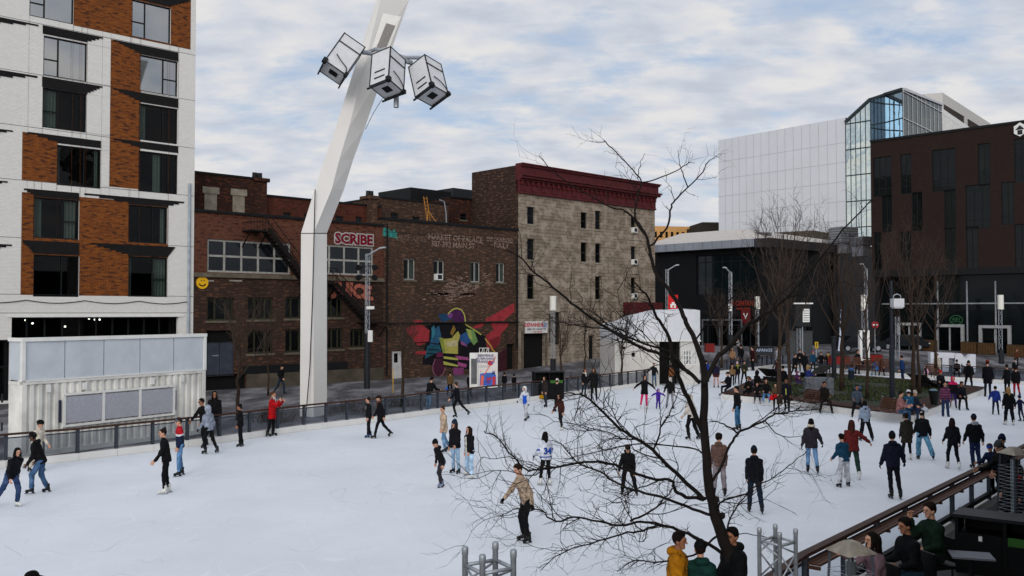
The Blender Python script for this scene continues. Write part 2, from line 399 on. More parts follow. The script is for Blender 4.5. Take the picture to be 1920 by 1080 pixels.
# terrace deck on the camera side of the rink, a step above the ice
DZ = .3
tp = [(22.9, 35.2), (15.95, 27.2), (10.5, 20.9), (5.05, 14.6), (3.7, 12.8), (.5, 11.5), (-8, 9.8), (-15, 11), (-30, 8), (-30, -12), (60, -12), (60, 36)]
mb = MB(); mb.prism(tp, -.3, DZ)
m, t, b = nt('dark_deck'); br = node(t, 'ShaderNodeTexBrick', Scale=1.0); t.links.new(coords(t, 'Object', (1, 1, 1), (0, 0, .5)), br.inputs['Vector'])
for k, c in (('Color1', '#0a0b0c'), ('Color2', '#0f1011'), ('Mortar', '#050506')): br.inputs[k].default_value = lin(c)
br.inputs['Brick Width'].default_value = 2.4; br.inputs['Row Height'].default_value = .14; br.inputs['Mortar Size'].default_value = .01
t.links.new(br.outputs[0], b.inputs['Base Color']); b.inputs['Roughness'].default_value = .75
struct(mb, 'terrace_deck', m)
# ================================================================ APARTMENT BUILDING (white and orange brick)
_o = PT(460, 700, 60); UA = (1.04, 1.0)
A = Fac((_o.x, _o.y), UA)
B_WHITE = brick('white_brick', '#dedcd6', '#d6d4ce', '#b9b7b2', sa=.05, stain='#a8a49e', msize=.006, grain=.06)
B_ORANGE = brick('orange_brick', '#8c5020', '#69391b', '#4a2a1c', sa=.0, var2='#33201a', bias=-.15, patch=.3, msize=.006, bw=.3, dash=True, grain=.25)
B_LINTEL = brick('dark_lintel_brick', '#1d1b1c', '#262324', '#0f0e0e', sa=.0)
a1 = A.sz(365, 300)[0]; a0 = a1 - 24
base = A.at(a1 - 10, 0)
apt = empty('apartment_building', base, 'white brick apartment block with orange brick panels behind the white container kiosk', 'building')
AW = [(56, -34, 138, 46), (248, -2, 320, 83), (82, 66, 163, 154), (263, 102, 333, 182), (80, 163, 162, 249), (261, 193, 333, 271), (107, 271, 189, 354), (260, 282, 333, 365),
      (63, 369, 148, 450), (241, 383, 314, 458), (63, 477, 148, 557), (241, 480, 314, 557)]
hA = [A.rect(*w) for w in AW]
gl0 = A.rect(22, 595, 333, 760); gl0 = (gl0[0], gl0[1], .15, gl0[3]); gl1 = (a0 + 1, A.sz(20, 640)[0], .15, A.sz(20, 637)[1])
ztop = 27.0
w_ = MB(); A.wall(w_, a0, a1, -.3, ztop, hA + [gl0, gl1], rev=.3, depth=16)
w_.build('wall', B_WHITE, apt)
def apanel(x0, y0, x1, y1):
    r = A.rect(x0, y0, x1, y1); mb = MB(); A.shift(.012).wall(mb, r[0], r[1], r[2], r[3], hA, rev=.02, sides=False, top=False)
    mb.build('brick_panel', B_ORANGE, apt)
for q in [(139, -90, 357, 93), (208, 73, 262, 355), (42, 247, 107, 343), (41, 360, 314, 556)]: apanel(*q)
LIN = [(80, 47, 193, 80, 164, 63), (79, 143, 192, 79, 164, 163), (213, 74, 334, 262, 334, 101), (213, 165, 334, 261, 334, 191), (212, 259, 334, 261, 334, 278), (52, 247, 189, 107, 189, 268),
       (45, 353, 148, 63, 148, 368), (158, 362, 345, 240, 315, 382), (42, 450, 148, 63, 148, 475), (170, 455, 328, 240, 315, 479), (-30, 26, 72, -30, 0, 38), (-30, 126, 70, -30, 0, 141), (-30, 238, 24, -30, 0, 246), (248, -26, 357, 248, 320, -4), (-30, 336, 14, -30, -8, 344), (-30, 456, 22, -30, 0, 465), (40, -90, 160, 56, 138, -36)]
for (xl, yt, xr, bl, br_, yb) in LIN:
    al, zt = A.sz(xl, yt); ar = A.sz(xr, yt)[0]; ab = A.sz(bl, yb)[0]; ac_ = A.sz(br_, yb)[0]; zb = A.sz(bl, yb)[1]
    n = max(3, int(round((zt - zb) / .1))); mb = MB()
    for k in range(n):
        f = k / max(1, n - 1); z1 = zt - (zt - zb) * k / n; z0 = zt - (zt - zb) * (k + 1) / n
        A.box(mb, al + (ab - al) * f, ar + (ac_ - ar) * f, z0, z1 - .003, .0, .035)
    mb.build('lintel', B_LINTEL, apt)
M_CURT = plain('pale_curtain', '#a9aca2', .9, var=.2, scale=8)
CUR = {0: [(.02, .45), (.5, .98)], 2: [(.05, .98)], 4: [(.02, .34)], 5: [(.02, .2)], 6: [(.03, .1), (.88, .97)], 3: [(.02, .58)], 8: [(.03, .2), (.7, .96)], 9: [(.85, .97)], 11: [(.02, .12), (.66, .97)], 1: [(.02, .98)], 7: [(.4, .6)]}
for i, h in enumerate(hA):
    left = i in (0, 1, 2, 4)
    window(apt, A, h, M_BLACK, M_SKYG if i in (0, 1, 2, 3) else M_SEE, rev=.16, fw=.07, vs=((.34,) if left else (.62,)), hs=([(0, .34, .42)] if left else [(.62, 1, .45)] if i in (8, 11, 3) else []), room=M_ROOM, curtain=(M_CURT, CUR[i]) if i in CUR else None)
for lv in (100, 186, 276, 366, 462, 556, 587):
    mb = MB(); zz = A.sz(345, lv)[1]; A.box(mb, a0, a1, zz, zz + .025, -.01, .003); mb.build('joint_line', M_DKGREY, apt)
for h in (gl0, gl1):
    fr = window(apt, A, h, M_BLACK, M_SEE, rev=.7, fw=.1, vs=[.1 * k for k in range(1, 10)] if h is gl0 else [.5], hs=[.55], room=M_ROOM, name='shopfront')
M_LAMP = emis('lamp_white', '#fff6e6', 9)
for px, py in ((49, 600), (62, 606), (123, 612), (168, 597), (179, 599), (188, 599)):
    mb = MB(); s_, z_ = A.sz(px, py, -.9); p = A.at(s_, z_, -1.0); mb.lathe(p, [(.01, -.06), (.05, -.04), (.06, 0), (.03, .04)], 8); mb.build('ceiling_lamp', M_LAMP, apt)
mb = MB(); A.box(mb, gl0[0] - .2, gl0[1] + .3, gl0[3], gl0[3] + .12, 0, .06); mb.build('fascia', M_WHITE, apt)
# sagging cable on the facade
mb = MB(); cp = []
for k in range(61):
    a = a0 + 8 + (a1 - a0 - 8.3) * k / 60; cp.append(A.at(a, A.sz(180, 567)[1] - .16 * abs(math.sin(k * math.pi / 12)) + .1, .05))
mb.tube(cp, .022, 4); mb.build('cable', M_BLACK, apt)
mb = MB(); mb.tube([A.at(a1 - .35, .2, .08), A.at(a1 - .35, 13.2, .08)], .08, 8); mb.build('downpipe', plain('pale_blue_pipe', '#9aa3ac', .5), apt)
# ================================================================ RED / DARK BRICK WORKSHOP
B_RED = brick('red_brick', '#713823', '#54291a', '#6e5a4c', sa=.4, stain='#21140f', var2='#3c1d14', patch=.5, msize=.009, dash=True)
B_DARK = brick('sooty_brick', '#4a2f25', '#35221b', '#3d342d', sa=.55, stain='#14100d', var2='#6b4a39', dash=True)
B_BROWN = brick('brown_brick', '#553b2d', '#3f2b20', '#4d4239', sa=.45, stain='#1b1511', var2='#7d5c48', dash=True)
B_PLINTH = plain('plinth_stone', '#4d463b', .9, var=.45, scale=.9, bmp=.3)
M_LEDGE = plain('ledge_stone', '#5f574a', .9, var=.4, scale=2)
M_ROOF = plain('tar_roof', '#141414', .9, var=.3)
M_PFRAME = plain('pale_window_frame', '#94928c', .7, var=.25)
M_OFRAME = plain('olive_window_frame', '#2a2a1c', .7, var=.3)
b0, b1 = a1 + .02, A.sz(719, 500)[0]; bz = 11.45
red = empty('brick_workshop', A.at((b0 + b1) / 2, 0), 'red and sooty brick workshop with fire escape beside the white apartments', 'building')
HI = [A.rect(389, 447.5, 545, 515), A.rect(590, 457, 700, 517.5)]
LO = [A.rect(*q) for q in [(389, 558, 439, 601), (464.5, 557.5, 512, 599), (535, 556.5, 575, 597), (614, 556, 643, 595), (464, 620, 512, 662), (535, 618, 574, 660), (615, 616, 643, 654), (657, 617, 684, 651)]]
DOOR = A.rect(387, 641, 439, 704); VOID = A.rect(387, 620, 439, 640); PIT_ = A.rect(383, 704, 462, 741)
zs = A.sz(400, 515)[1] - .02
w_ = MB(); A.wall(w_, b0, b1, zs, bz, HI, rev=.3, depth=4); w_.build('upper_wall', B_RED, red)
w_ = MB(); A.wall(w_, b0, b1, -.3, zs, LO + [DOOR, VOID, PIT_], rev=.3, depth=4, top=False); w_.build('wall', B_DARK, red)
mb = MB(); A.box(mb, b0 - .02, b1, bz, bz + .16, -.6, .14); mb.build('parapet_coping', M_BLACK, red)
mb = MB(); A.box(mb, b0, b1, zs - .15, zs + .12, 0, .16); mb.build('stone_ledge', M_LEDGE, red)
mb = MB(); zp = A.sz(500, 700)[1]; A.box(mb, A.sz(462, 700)[0], b1, -.3, zp, .0, .09); mb.build('plinth', B_PLINTH, red)
mb = MB(); A.box(mb, A.sz(455, 700)[0], A.sz(651, 690)[0], zp, zp + .55, .0, .05); mb.build('black_band', M_BLACK, red)
for k, h in enumerate(HI):
    n = 5 if k == 0 else 4
    window(red, A, h, M_PFRAME, M_GLASS_R, rev=.14, fw=.13, vs=[i / n for i in range(1, n)], hs=[.5], name='window_band')
for h in LO: window(red, A, h, M_OFRAME, M_GLASS_D, rev=.2, fw=.12, vs=[.3, .7], hs=[], sill=M_LEDGE)
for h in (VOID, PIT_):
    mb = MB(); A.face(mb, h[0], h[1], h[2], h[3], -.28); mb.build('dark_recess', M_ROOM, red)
M_DOORG = plain('grey_steel_door', '#343943', .5, var=.3, scale=2)
mb = MB(); cm_ = (DOOR[0] + DOOR[1]) / 2
A.box(mb, DOOR[0], cm_ - .015, DOOR[2], DOOR[3], -.2, -.12); A.box(mb, cm_ + .015, DOOR[1], DOOR[2], DOOR[3], -.2, -.12)
d_ = mb.build('double_door', M_DOORG, red)
mb = MB(); A.box(mb, cm_ - .5, cm_ - .1, DOOR[2] + 1.3, DOOR[2] + 1.36, -.12, -.06); mb.build('handle', M_STEEL, d_)
mb = MB()
for px in (376, 430, 620):
    s_, z_ = A.sz(px, 526); A.box(mb, s_, s_ + .9, z_ - .05, z_ + .05, .0, .004)
mb.build('lime_wash', plain('lime', '#8b857b', .9), red)
A2 = A.shift(-3.2)
def upper(par, fac, xl, yl, xr, mat, wins, stones=(), depth=7, z0=8.5, name='upper_storey'):
    s0, z1 = fac.sz(xl, yl); s1 = fac.sz(xr, yl)[0]; hs = [fac.rect(*q) for q in wins]; mb = MB()
    fac.wall(mb, s0, s1, z0, z1, hs, rev=.2, depth=depth); w = mb.build(name, mat, par)
    for h in hs: window(par, fac, h, M_DKGREY, M_GLASS_D, rev=.15, fw=.07, hs=[.5], sill=M_LEDGE)
    for q in stones:
        h = fac.rect(*q); mb = MB(); fac.box(mb, h[0], h[1], h[2], h[3], 0, .05); fac.box(mb, h[0] - .18, h[1] + .18, h[2] - .2, h[2], 0, .12); fac.box(mb, h[0] - .15, h[1] + .15, h[3], h[3] + .45, 0, .1)
        mb.build('blind_window', M_LEDGE2, par)
    mb = MB(); fac.box(mb, s0 - .05, s1 + .05, z1, z1 + .13, -depth, .08); mb.build('coping', M_BLACK, w)
    return w, s0, s1, z1
M_LEDGE2 = plain('pale_stone', '#877f70', .9, var=.3, scale=3)
B_DKRED = brick('dark_red_brick', '#49281d', '#351d16', '#2a211d', sa=.55, stain='#150e0b', var2='#6a3d2a', dash=True)
B_ORED = brick('orange_red_brick', '#6e301d', '#4d2115', '#50382d', sa=.5, stain='#1c110d', var2='#3a1c13', dash=True)
upper(red, A2, 366, 324, 489, B_DKRED, [], [(383, 362, 406, 397), (436, 366, 458, 401)])
upper(red, A2.shift(-.4), 490, 367, 714, B_ORED, [(531, 398, 545, 409.5), (570, 401, 583, 412), (629, 404.5, 643, 416), (667, 406, 679, 417)])
def chimney(par, fac, x0, y0, x1, y1, mat):
    h = fac.rect(x0, y0, x1, y1); mb = MB(); fac.box(mb, h[0], h[1], 9, h[3] - .35, -1.0, .05); fac.box(mb, h[0] - .15, h[1] + .15, h[3] - .35, h[3] - .1, -1.15, .2)
    c = mb.build('chimney', mat, par); mb = MB()
    for k in (.3, .7):
        mb.lathe(fac.at(h[0] + (h[1] - h[0]) * k, h[3] - .1, -.5), [(.2, 0), (.17, .4), (.2, .42)], 10)
    mb.build('chimney_pot', M_BLACK, c)
chimney(red, A2, 477, 330, 500, 372, B_DKRED); chimney(red, A2, 693, 364, 707, 390, B_BROWN)
# fire escape: platforms, flights and railings
M_RUST = plain('black_rusty_iron', '#17110f', .7, .3, var=.4)
fe = MB()
def flight(x0, y0, x1, y1, d0=.35, d1=1.15):
    s0, z0 = A.sz(x0, y0, d0); s1, z1 = A.sz(x1, y1, d0)
    for d in (d0, d1): fe.bar(A.at(s0, z0, d), A.at(s1, z1, d), .07, .3)
    n = int(abs(z1 - z0) / .22)
    for k in range(n):
        f = (k + .5) / n; s_ = s0 + (s1 - s0) * f; z_ = z0 + (z1 - z0) * f; A.box(fe, s_ - .13, s_ + .13, z_ - .02, z_ + .02, d0, d1)
    for d in (d0, d1):
        fe.tube([A.at(s0, z0 + 1.0, d), A.at(s1, z1 + 1.0, d)], .03, 5)
        for k in range(6):
            f = k / 5; fe.tube([A.at(s0 + (s1 - s0) * f, z0 + (z1 - z0) * f, d), A.at(s0 + (s1 - s0) * f, z0 + (z1 - z0) * f + 1, d)], .02, 4)
def platform(x0, y0, x1, d0=.0, d1=1.3):
    s0, z0 = A.sz(x0, y0, .6); s1 = A.sz(x1, y0, .6)[0]; A.box(fe, s0, s1, z0 - .1, z0, d0, d1)
    for s_ in (s0, s1): fe.bar(A.at(s_, z0 - .1, d1 - .1), A.at(s_, z0 - 1.1, .03), .06)
    for z_ in (.5, 1.0): fe.tube([A.at(s0, z0 + z_, d0), A.at(s0, z0 + z_, d1), A.at(s1, z0 + z_, d1)], .025, 5)
    for k in range(7): s_ = s0 + (s1 - s0) * k / 6; fe.tube([A.at(s_, z0, d1), A.at(s_, z0 + 1, d1)], .018, 4)
platform(462, 431, 493); flight(493, 431, 566, 527); platform(566, 529, 622); flight(618, 532, 682, 600); platform(678, 604, 718)
fe.build('fire_escape', M_RUST, red)
# writing and marks on the red building
M_GW = flaky('graffiti_white', '#a9a3a0', .38); M_GR = flaky('graffiti_red', '#6a0f1e', .36); M_GO = flaky('graffiti_coral', '#9d5a49', .43); M_GK = plain('graffiti_black', '#120f10', .9)
def wtext(par, fac, name, s, px, py, size, layers, sx=1.0, rot=0.0, d=.012):
    a, z = fac.sz(px, py); mb = MB(); ms = []
    for i, (mt, off, dz) in enumerate(layers):
        puttext(mb, s, size, fac.at(a, z - size * .02, d + dz), fac.u, (0, 0, 1), fac.n, i, .002, off, sx, rot=rot); ms.append(mt)
    return mb.build(name, ms, par)
wtext(red, A, 'graffiti_lettering', 'SCRIBE', 664, 449, 1.0, [(M_GW, .12, 0), (M_GR, .04, .008)], 1.06)
wtext(red, A, 'graffiti_lettering', 'JUICE.', 664, 545, 1.35, [(M_GK, .16, 0), (M_GO, .08, .008)], .98, rot=-.13)
mb = MB(); a, z = A.sz(379, 530); pts = [(a + .4 * math.cos(k * .2618), z + .4 * math.sin(k * .2618)) for k in range(24)]
A.poly(mb, pts, .0, .05); sm = mb.build('smiley_badge', plain('yellow_paint', '#d9a514', .6, var=.08), red)
mb = MB()
for e in (-.1, .08): A.box(mb, a + e, a + e + .05, z + .08, z + .18, .05, .056)
arc = [(a + .27 * math.cos(R(200 + k * 14)), z + .02 + .27 * math.sin(R(200 + k * 14))) for k in range(11)]
for k in range(10): A.poly(mb, [arc[k], arc[k + 1], (a + (arc[k+1][0] - a) * .68, z + (arc[k+1][1] - z) * .68), (a + (arc[k][0] - a) * .68, z + (arc[k][1] - z) * .68)], .05, .056)
mb.build('face_marks', M_GK, sm)
# ================================================================ BROWN BRICK BUILDING WITH THE MURAL
c0, c1 = b1 + .02, A.sz(971, 500)[0]; cz_ = 11.95
brown = empty('mural_building', A.at((c0 + c1) / 2, 0), 'brown brick building with a colourful mural between workshop and grey stone block', 'building')
BW = [A.rect(*q) for q in [(757, 484.5, 779, 525), (813, 487.5, 834, 526), (882, 490.5, 901, 529.5), (930, 492.5, 947, 530)]]
SL = [A.rect(805, 548.5, 844, 553), A.rect(854, 549, 892, 553.5)]
DW, DD = A.rect(735, 658, 757, 709), A.rect(950, 645, 965, 692)
DW = (DW[0], DW[1], DW[2], DW[3])
w_ = MB(); A.wall(w_, c0, c1, -.3, cz_, BW + SL + [DW, DD], rev=.3, depth=5); w_.build('wall', B_BROWN, brown)
mb = MB(); A.box(mb, c0, c1, cz_, cz_ + .2, -.7, .1); mb.build('parapet_coping', M_BLACK, brown)
for k, h in enumerate(BW):
    window(brown, A, h, M_PFRAME, M_SEE, rev=.2, fw=.09, vs=[.5], sill=M_LEDGE, room=M_ROOM, curtain=(M_CURT, [[(.5, .95)], [(.5, .7)], [(.1, .4), (.6, .9)], [(.1, .35), (.6, .95)]][k]), ac=.35 if k == 1 else None)
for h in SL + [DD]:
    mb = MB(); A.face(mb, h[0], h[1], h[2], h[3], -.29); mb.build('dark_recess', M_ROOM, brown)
mb = MB(); A.box(mb, DW[0] + .05, DW[1] - .05, DW[2], DW[3] - .05, -.2, -.1)
d_ = mb.build('door', plain('white_door', '#b9b8b5', .5, var=.15), brown); mb = MB(); A.box(mb, DW[0] + .25, DW[0] + .6, DW[2] + 1.2, DW[2] + 1.9, -.1, -.095); mb.build('door_window', M_GLASS_D, d_)
mb = MB(); A.box(mb, c0, c1, 5.05 + 6, 5.05 + 6.03, 0, .02)
mb.tube([A.at(c0 + .25, .3, .1), A.at(c0 + .25, cz_ - .3, .1)], .06, 6); mb.tube([A.at(c1 - .2, 2.0, .12), A.at(c1 - .2, cz_ - 1, .12)], .07, 6)
mb.tube([A.at(c0, A.sz(850, 605)[1], .15), A.at(c1, A.sz(850, 605)[1], .15)], .06, 5); mb.build('pipes_and_cable', M_BLACK, brown)
upper(brown, A.shift(-4.5), 713, 371, 841, B_BROWN, [(733, 398, 747, 415), (773, 405.5, 787, 420)])
upper(brown, A.shift(-6.0), 843, 371, 890, B_DKRED, [(863, 400, 875, 413)])
# faded painted wall signs
M_FADE = flaky('faded_white_sign_paint', '#8d786c', .5, .1)
M_FADE2 = flaky('very_faded_sign_paint', '#7a6256', .53, .1)
for s, px, py, sz_ in (('MARKET OF PALACE', 855, 447, .62), ('387-392 MAIN ST', 850, 459.5, .62), ('DISCHARGED', 938, 450, .5), ('DAILY', 940, 461, .62), ('MERCHANTS', 768, 447, .55)):
    wtext(brown, A, 'faded_wall_lettering', s, px, py, sz_, [(M_FADE if px > 800 else M_FADE2, .012, 0)], 1.0, d=.006)
mb = MB(); rr = random.Random(4)
for k in range(230):                                     # scraps of flaked whitewash under the windows
    px = rr.gauss(862, 26); py = 540 - (px - 862) * .28 + rr.gauss(0, 9)
    if not (776 < px < 935): continue
    a, z = A.sz(px, py); w2 = rr.uniform(.12, .5)
    if any(h[0] - .1 < a + w2 and a < h[1] + .1 and h[2] - .15 < z < h[3] + .1 for h in BW): continue
    A.box(mb, a, a + w2, z, z + .06, 0, .004)
mb.build('flaked_whitewash', M_FADE, brown)
# mural: flat coloured paint shapes
def mc(n, c):
    g = lin(c); l_ = sum(g[:3]) / 3; return flaky('mural_' + n, tuple(.8 * v + .1 * l_ for v in g[:3]), .42, .1, var=.45)
MU = [('#17151b', [(330, 370), (470, 320), (700, 300), (900, 330), (1150, 480), (1160, 650), (960, 700), (965, 900), (740, 880), (640, 860), (350, 830), (380, 600), (440, 480)]),
 ('#a52a33', [(225, 265), (355, 280), (345, 303), (235, 303)]), ('#a52a33', [(145, 370), (250, 330), (350, 335), (440, 400), (430, 540), (300, 600), (160, 430)]), ('#a52a33', [(260, 670), (400, 660), (390, 710), (265, 700)]),
 ('#a52a33', [(1150, 260), (1510, 55), (1515, 160), (1380, 280), (1150, 285)]), ('#a52a33', [(985, 355), (1150, 290), (1100, 360), (1010, 380)]), ('#a52a33', [(1215, 300), (1445, 295), (1440, 340), (1340, 450), (1330, 560), (1250, 650), (1165, 620), (1160, 460), (1250, 400)]),
 ('#7a1f27', [(1190, 520), (1330, 470), (1330, 560), (1250, 650)]), ('#3f1a22', [(1310, 700), (1420, 620), (1420, 900), (1310, 930)]),
 ('#17456a', [(545, 195), (650, 190), (720, 260), (600, 300)]), ('#235a7c', [(480, 400), (560, 340), (590, 480), (560, 560), (440, 600)]), ('#2c7c8c', [(465, 370), (500, 330), (510, 450), (470, 510)]), ('#1d5568', [(410, 600), (560, 570), (590, 660), (380, 760)]),
 ('#8f9b37', [(560, 490), (620, 500), (640, 690), (610, 690)]), ('#b6ae48', [(620, 510), (720, 500), (800, 410), (830, 470), (800, 560), (800, 700), (640, 690)]), ('#b8b64a', [(620, 730), (800, 752), (800, 780), (620, 760)]), ('#b8b64a', [(615, 790), (800, 842), (800, 860), (615, 835)]),
 ('#c3b784', [(650, 545), (795, 520), (795, 600), (660, 610)]), ('#4b1d50', [(660, 210), (690, 165), (740, 130), (790, 122), (850, 150), (885, 230), (880, 290), (760, 300), (740, 260), (680, 245)]), ('#7d3f86', [(662, 205), (700, 170), (735, 200), (720, 245), (680, 242)]),
 ('#6f9a52', [(900, 380), (1000, 400), (1050, 540), (1000, 590), (930, 500)]), ('#a7b254', [(905, 385), (960, 392), (985, 520), (945, 500)]), ('#235088', [(820, 470), (900, 420), (960, 540), (900, 600), (830, 540)]), ('#8a6a22', [(700, 440), (745, 330), (770, 390), (730, 470)]),
 ('#a74682', [(760, 720), (920, 740), (940, 780), (800, 770)]), ('#b04a8a', [(800, 800), (910, 830), (900, 872), (800, 850)]), ('#8a3a72', [(740, 872), (870, 872), (870, 980), (740, 960)]), ('#9a4a86', [(830, 540), (880, 560), (920, 610), (840, 580)]), ('#4a1c34', [(490, 760), (600, 760), (630, 880), (560, 980), (500, 960)]), ('#6a1f4a', [(520, 690), (600, 670), (610, 740), (530, 740)])]
mb = MB(); mats = []; keys = {}
for i, (c, pts) in enumerate(MU):
    if c not in keys: keys[c] = len(mats); mats.append(mc(c[1:], c))
    A.poly(mb, [A.sz(740 + x / 6.75, 560 + y / 6.75) for x, y in pts], .0, .004 + .0012 * i, keys[c])
def mline(pts, w, c):
    if c not in keys: keys[c] = len(mats); mats.append(mc(c[1:], c))
    q = [A.sz(740 + x / 6.75, 560 + y / 6.75) for x, y in pts]
    for i in range(len(q) - 1):
        mb.bar(A.at(q[i][0], q[i][1], .045), A.at(q[i+1][0], q[i+1][1], .045), w, .006, keys[c], up=A.n)
mline([(670, 195), (700, 160), (745, 130), (790, 122), (845, 145), (880, 210), (895, 330), (980, 380), (1090, 455)], .1, '#b8b64a')
mline([(1140, 500), (1170, 550), (1215, 600), (1235, 650), (1268, 678)], .12, '#c59a3a')
mline([(510, 765), (480, 840), (480, 920), (520, 985)], .05, '#b06a8a'); mline([(635, 880), (610, 950), (560, 990)], .05, '#b06a8a')
for x0, y0, x1, y1 in ((240, 560, 430, 545), (290, 600, 400, 612), (440, 560, 560, 575), (420, 640, 560, 650), (400, 690, 540, 700)): mline([(x0, y0), (x1, y1)], .06, '#17151b')
mb.build('mural', mats, brown)
wtext(brown, A, 'graffiti_tag', 'Bizk', 731, 437, .75, [(plain('graffiti_teal', '#2f7d74', .8), .06, 0)], 1.0, rot=-.1)
# dark plant room, ladder and pipe on the roofs behind
mb = MB(); q = A.shift(-10).rect(770, 351, 846, 392); A.shift(-10).box(mb, q[0], q[1], 11.5, q[3], -5, 0)
topobj(mb, 'rooftop_plant_room', M_BLACK, A.shift(-10).at(q[0], 11.5), 'black plant room rising behind the mural building roof', 'plant room')
mb = MB(); q = A.shift(-11).rect(850, 352, 888, 372); A.shift(-11).box(mb, q[0], q[1], 11.5, q[3], -3, 0)
topobj(mb, 'rooftop_plant_room', M_DKGREY, A.shift(-11).at(q[0], 11.5), 'low dark roof box beside the grey stone block side wall', 'plant room')
mb = MB(); q = A.shift(-2).rect(801, 367, 816, 414)
for s_ in (q[0] + .1, q[0] + .42): mb.bar(A.at(s_, cz_, -2), A.at(s_, q[3], -2.6), .05)
for k in range(9): z_ = cz_ + (q[3] - cz_) * k / 9; mb.bar(A.at(q[0] + .1, z_ + .1, -2 - .6 * k / 9), A.at(q[0] + .42, z_ + .1, -2 - .6 * k / 9), .04)
for s_ in (-.35, .85): mb.bar(A.at(q[0] + s_, cz_ + .15, -1.6), A.at(q[0] + .26, cz_ + 1.3, -2.2), .05)
topobj(mb, 'roof_ladder', plain('orange_paint', '#a5702c', .6), A.at(q[0] + .25, cz_, -2), 'orange ladder standing on the mural building roof', 'ladder')
mb = MB(); s_, z_ = A.shift(-2.5).sz(833, 378); mb.tube([A.at(s_ + .25, cz_, -2.5), A.at(s_ + .2, z_ - 1, -2.5), A.at(s_, z_, -2.5), A.at(s_ - .5, z_ + .1, -2.5)], .05, 6)
topobj(mb, 'vent_pipe', M_STEEL, A.at(s_ + .25, cz_, -2.5), 'bent pale vent pipe on the roof right of the orange ladder', 'pipe')
# ================================================================ GREY STONE BLOCK
d0, d1 = A.sz(971.5, 500)[0], A.sz(1228, 450)[0]
zt = A.sz(972, 362)[1]; zc = A.sz(972, 306)[1]
stone = empty('stone_building', A.at((d0 + d1) / 2, 0), 'grey stone building with a dark red cornice behind the white cabin', 'building')
M_STN = brick('grey_stone', '#9b8b7a', '#7f7263', '#52473d', bw=.95, bh=.3, sa=.22, stain='#4a3f34', var2='#b0a291', msize=.02, patch=.9)
SWN = [(988.5, 387, 1002.5, 421), (988.5, 447.5, 1002.5, 487.5), (988.5, 515, 1002.5, 561), (1089, 397.5, 1101, 429), (1089, 454, 1101, 491.5), (1116, 394.5, 1127, 431), (1116, 456, 1127, 493), (1116, 518, 1127, 561.5),
       (1183, 406, 1192.5, 437), (1183, 461.5, 1192.5, 496.5), (1183, 520, 1192.5, 560)]
SW = [A.rect(*q) for q in SWN]; ARC = A.rect(981, 626, 1021, 694); ARC = (ARC[0], ARC[1], -.2, ARC[3]); SD = A.rect(1104, 629, 1115, 675)
BLK = [A.rect(1030, 588, 1036, 641), A.rect(1041, 585, 1052, 646)]
w_ = MB(); A.wall(w_, d0, d1, -.4, zt, SW + [ARC, SD] + BLK, rev=.3, depth=6, sides=False, top=False); w_.build('wall', M_STN, stone)
mb = MB(); mb.quad(A.at(d1, -.4, 0), A.at(d1, -.4, -6), A.at(d1, zc - .3, -6), A.at(d1, zc - .3, 0), 0, [(0, 0), (6, 0), (6, 18), (0, 18)])
mb.quad(A.at(d0, -.4, 0), A.at(d0, -.4, -6.0), A.at(d0, zc - .15, -6.0), A.at(d0, zc - .15, 0), 0, [(0, 0), (6, 0), (6, 18), (0, 18)])
A.face(mb, d0, d1, -.4, zc - .2, -6.0)
mb.quad(A.at(d0, zc - .2, 0), A.at(d1, zc - .2, 0), A.at(d1, zc - .2, -6), A.at(d0, zc - .2, -6), 0, [(0, 0), (20, 0), (20, 6), (0, 6)])
mb.build('side_wall', brick('side_brick', '#4c352b', '#38271f', '#2c2420', sa=.4, stain='#17110e', var2='#6f5346', dash=True), stone)
M_CORN = plain('dark_red_cornice', '#4e1a1c', .6, var=.3, scale=2)
mb = MB(); H_ = zc - zt
A.box(mb, d0, d1, zt, zt + H_ * .5, -.3, .12)
for (f0, f1, dd) in ((0, .06, .2), (.44, .5, .3), (.5, .58, .55), (.58, .64, .7), (.64, .9, .34), (.9, .96, .5), (.96, 1.0, .62)): A.box(mb, d0 - .03, d1 + (dd if f1 > .5 else 0) * .5, zt + H_ * f0, zt + H_ * f1 - .002, -.3, dd)
n = 30
for k in range(n):
    s_ = d0 + .25 + (d1 - d0 - .5) * k / (n - 1); A.box(mb, s_ - .09, s_ + .09, zt + H_ * .3, zt + H_ * .44, .12, .32)
for k in range(15):
    s_ = d0 + .5 + (d1 - d0 - 1) * k / 14; A.box(mb, s_ - .3, s_ + .3, zt + H_ * .1, zt + H_ * .27, .12, .17)
cn = mb.build('cornice', M_CORN, stone)
for k, h in enumerate(SW): window(stone, A, h, M_OFRAME if k % 3 else M_DKGREY, M_GLASS_R if k in (0, 1, 9, 5) else M_GLASS_D, rev=.22, fw=.08, hs=[.48], sill=M_LEDGE2, ac=.5 if k in (8, 9, 10) else None)
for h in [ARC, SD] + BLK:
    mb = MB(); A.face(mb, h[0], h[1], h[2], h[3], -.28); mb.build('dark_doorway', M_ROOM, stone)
mb = MB(); ca = (ARC[0] + ARC[1]) / 2
A.box(mb, ARC[0] - .25, ARC[1] + .25, ARC[3], ARC[3] + .22, 0, .2)
for s_ in (ARC[0] - .25, ARC[1] + .05): A.box(mb, s_, s_ + .2, -.2, ARC[3], 0, .12)
mb.build('door_surround', M_LEDGE, stone)
sg = A.rect(980.5, 602.5, 1022, 624); mb = MB(); A.box(mb, sg[0], sg[1], sg[2], sg[3], .22, .32)
sgn = mb.build('shop_sign', plain('sign_white', '#c9c8c4', .5, var=.08), stone)
mb = MB(); hh = sg[3] - sg[2]; ww = sg[1] - sg[0]; z_ = sg[3] - hh * .32
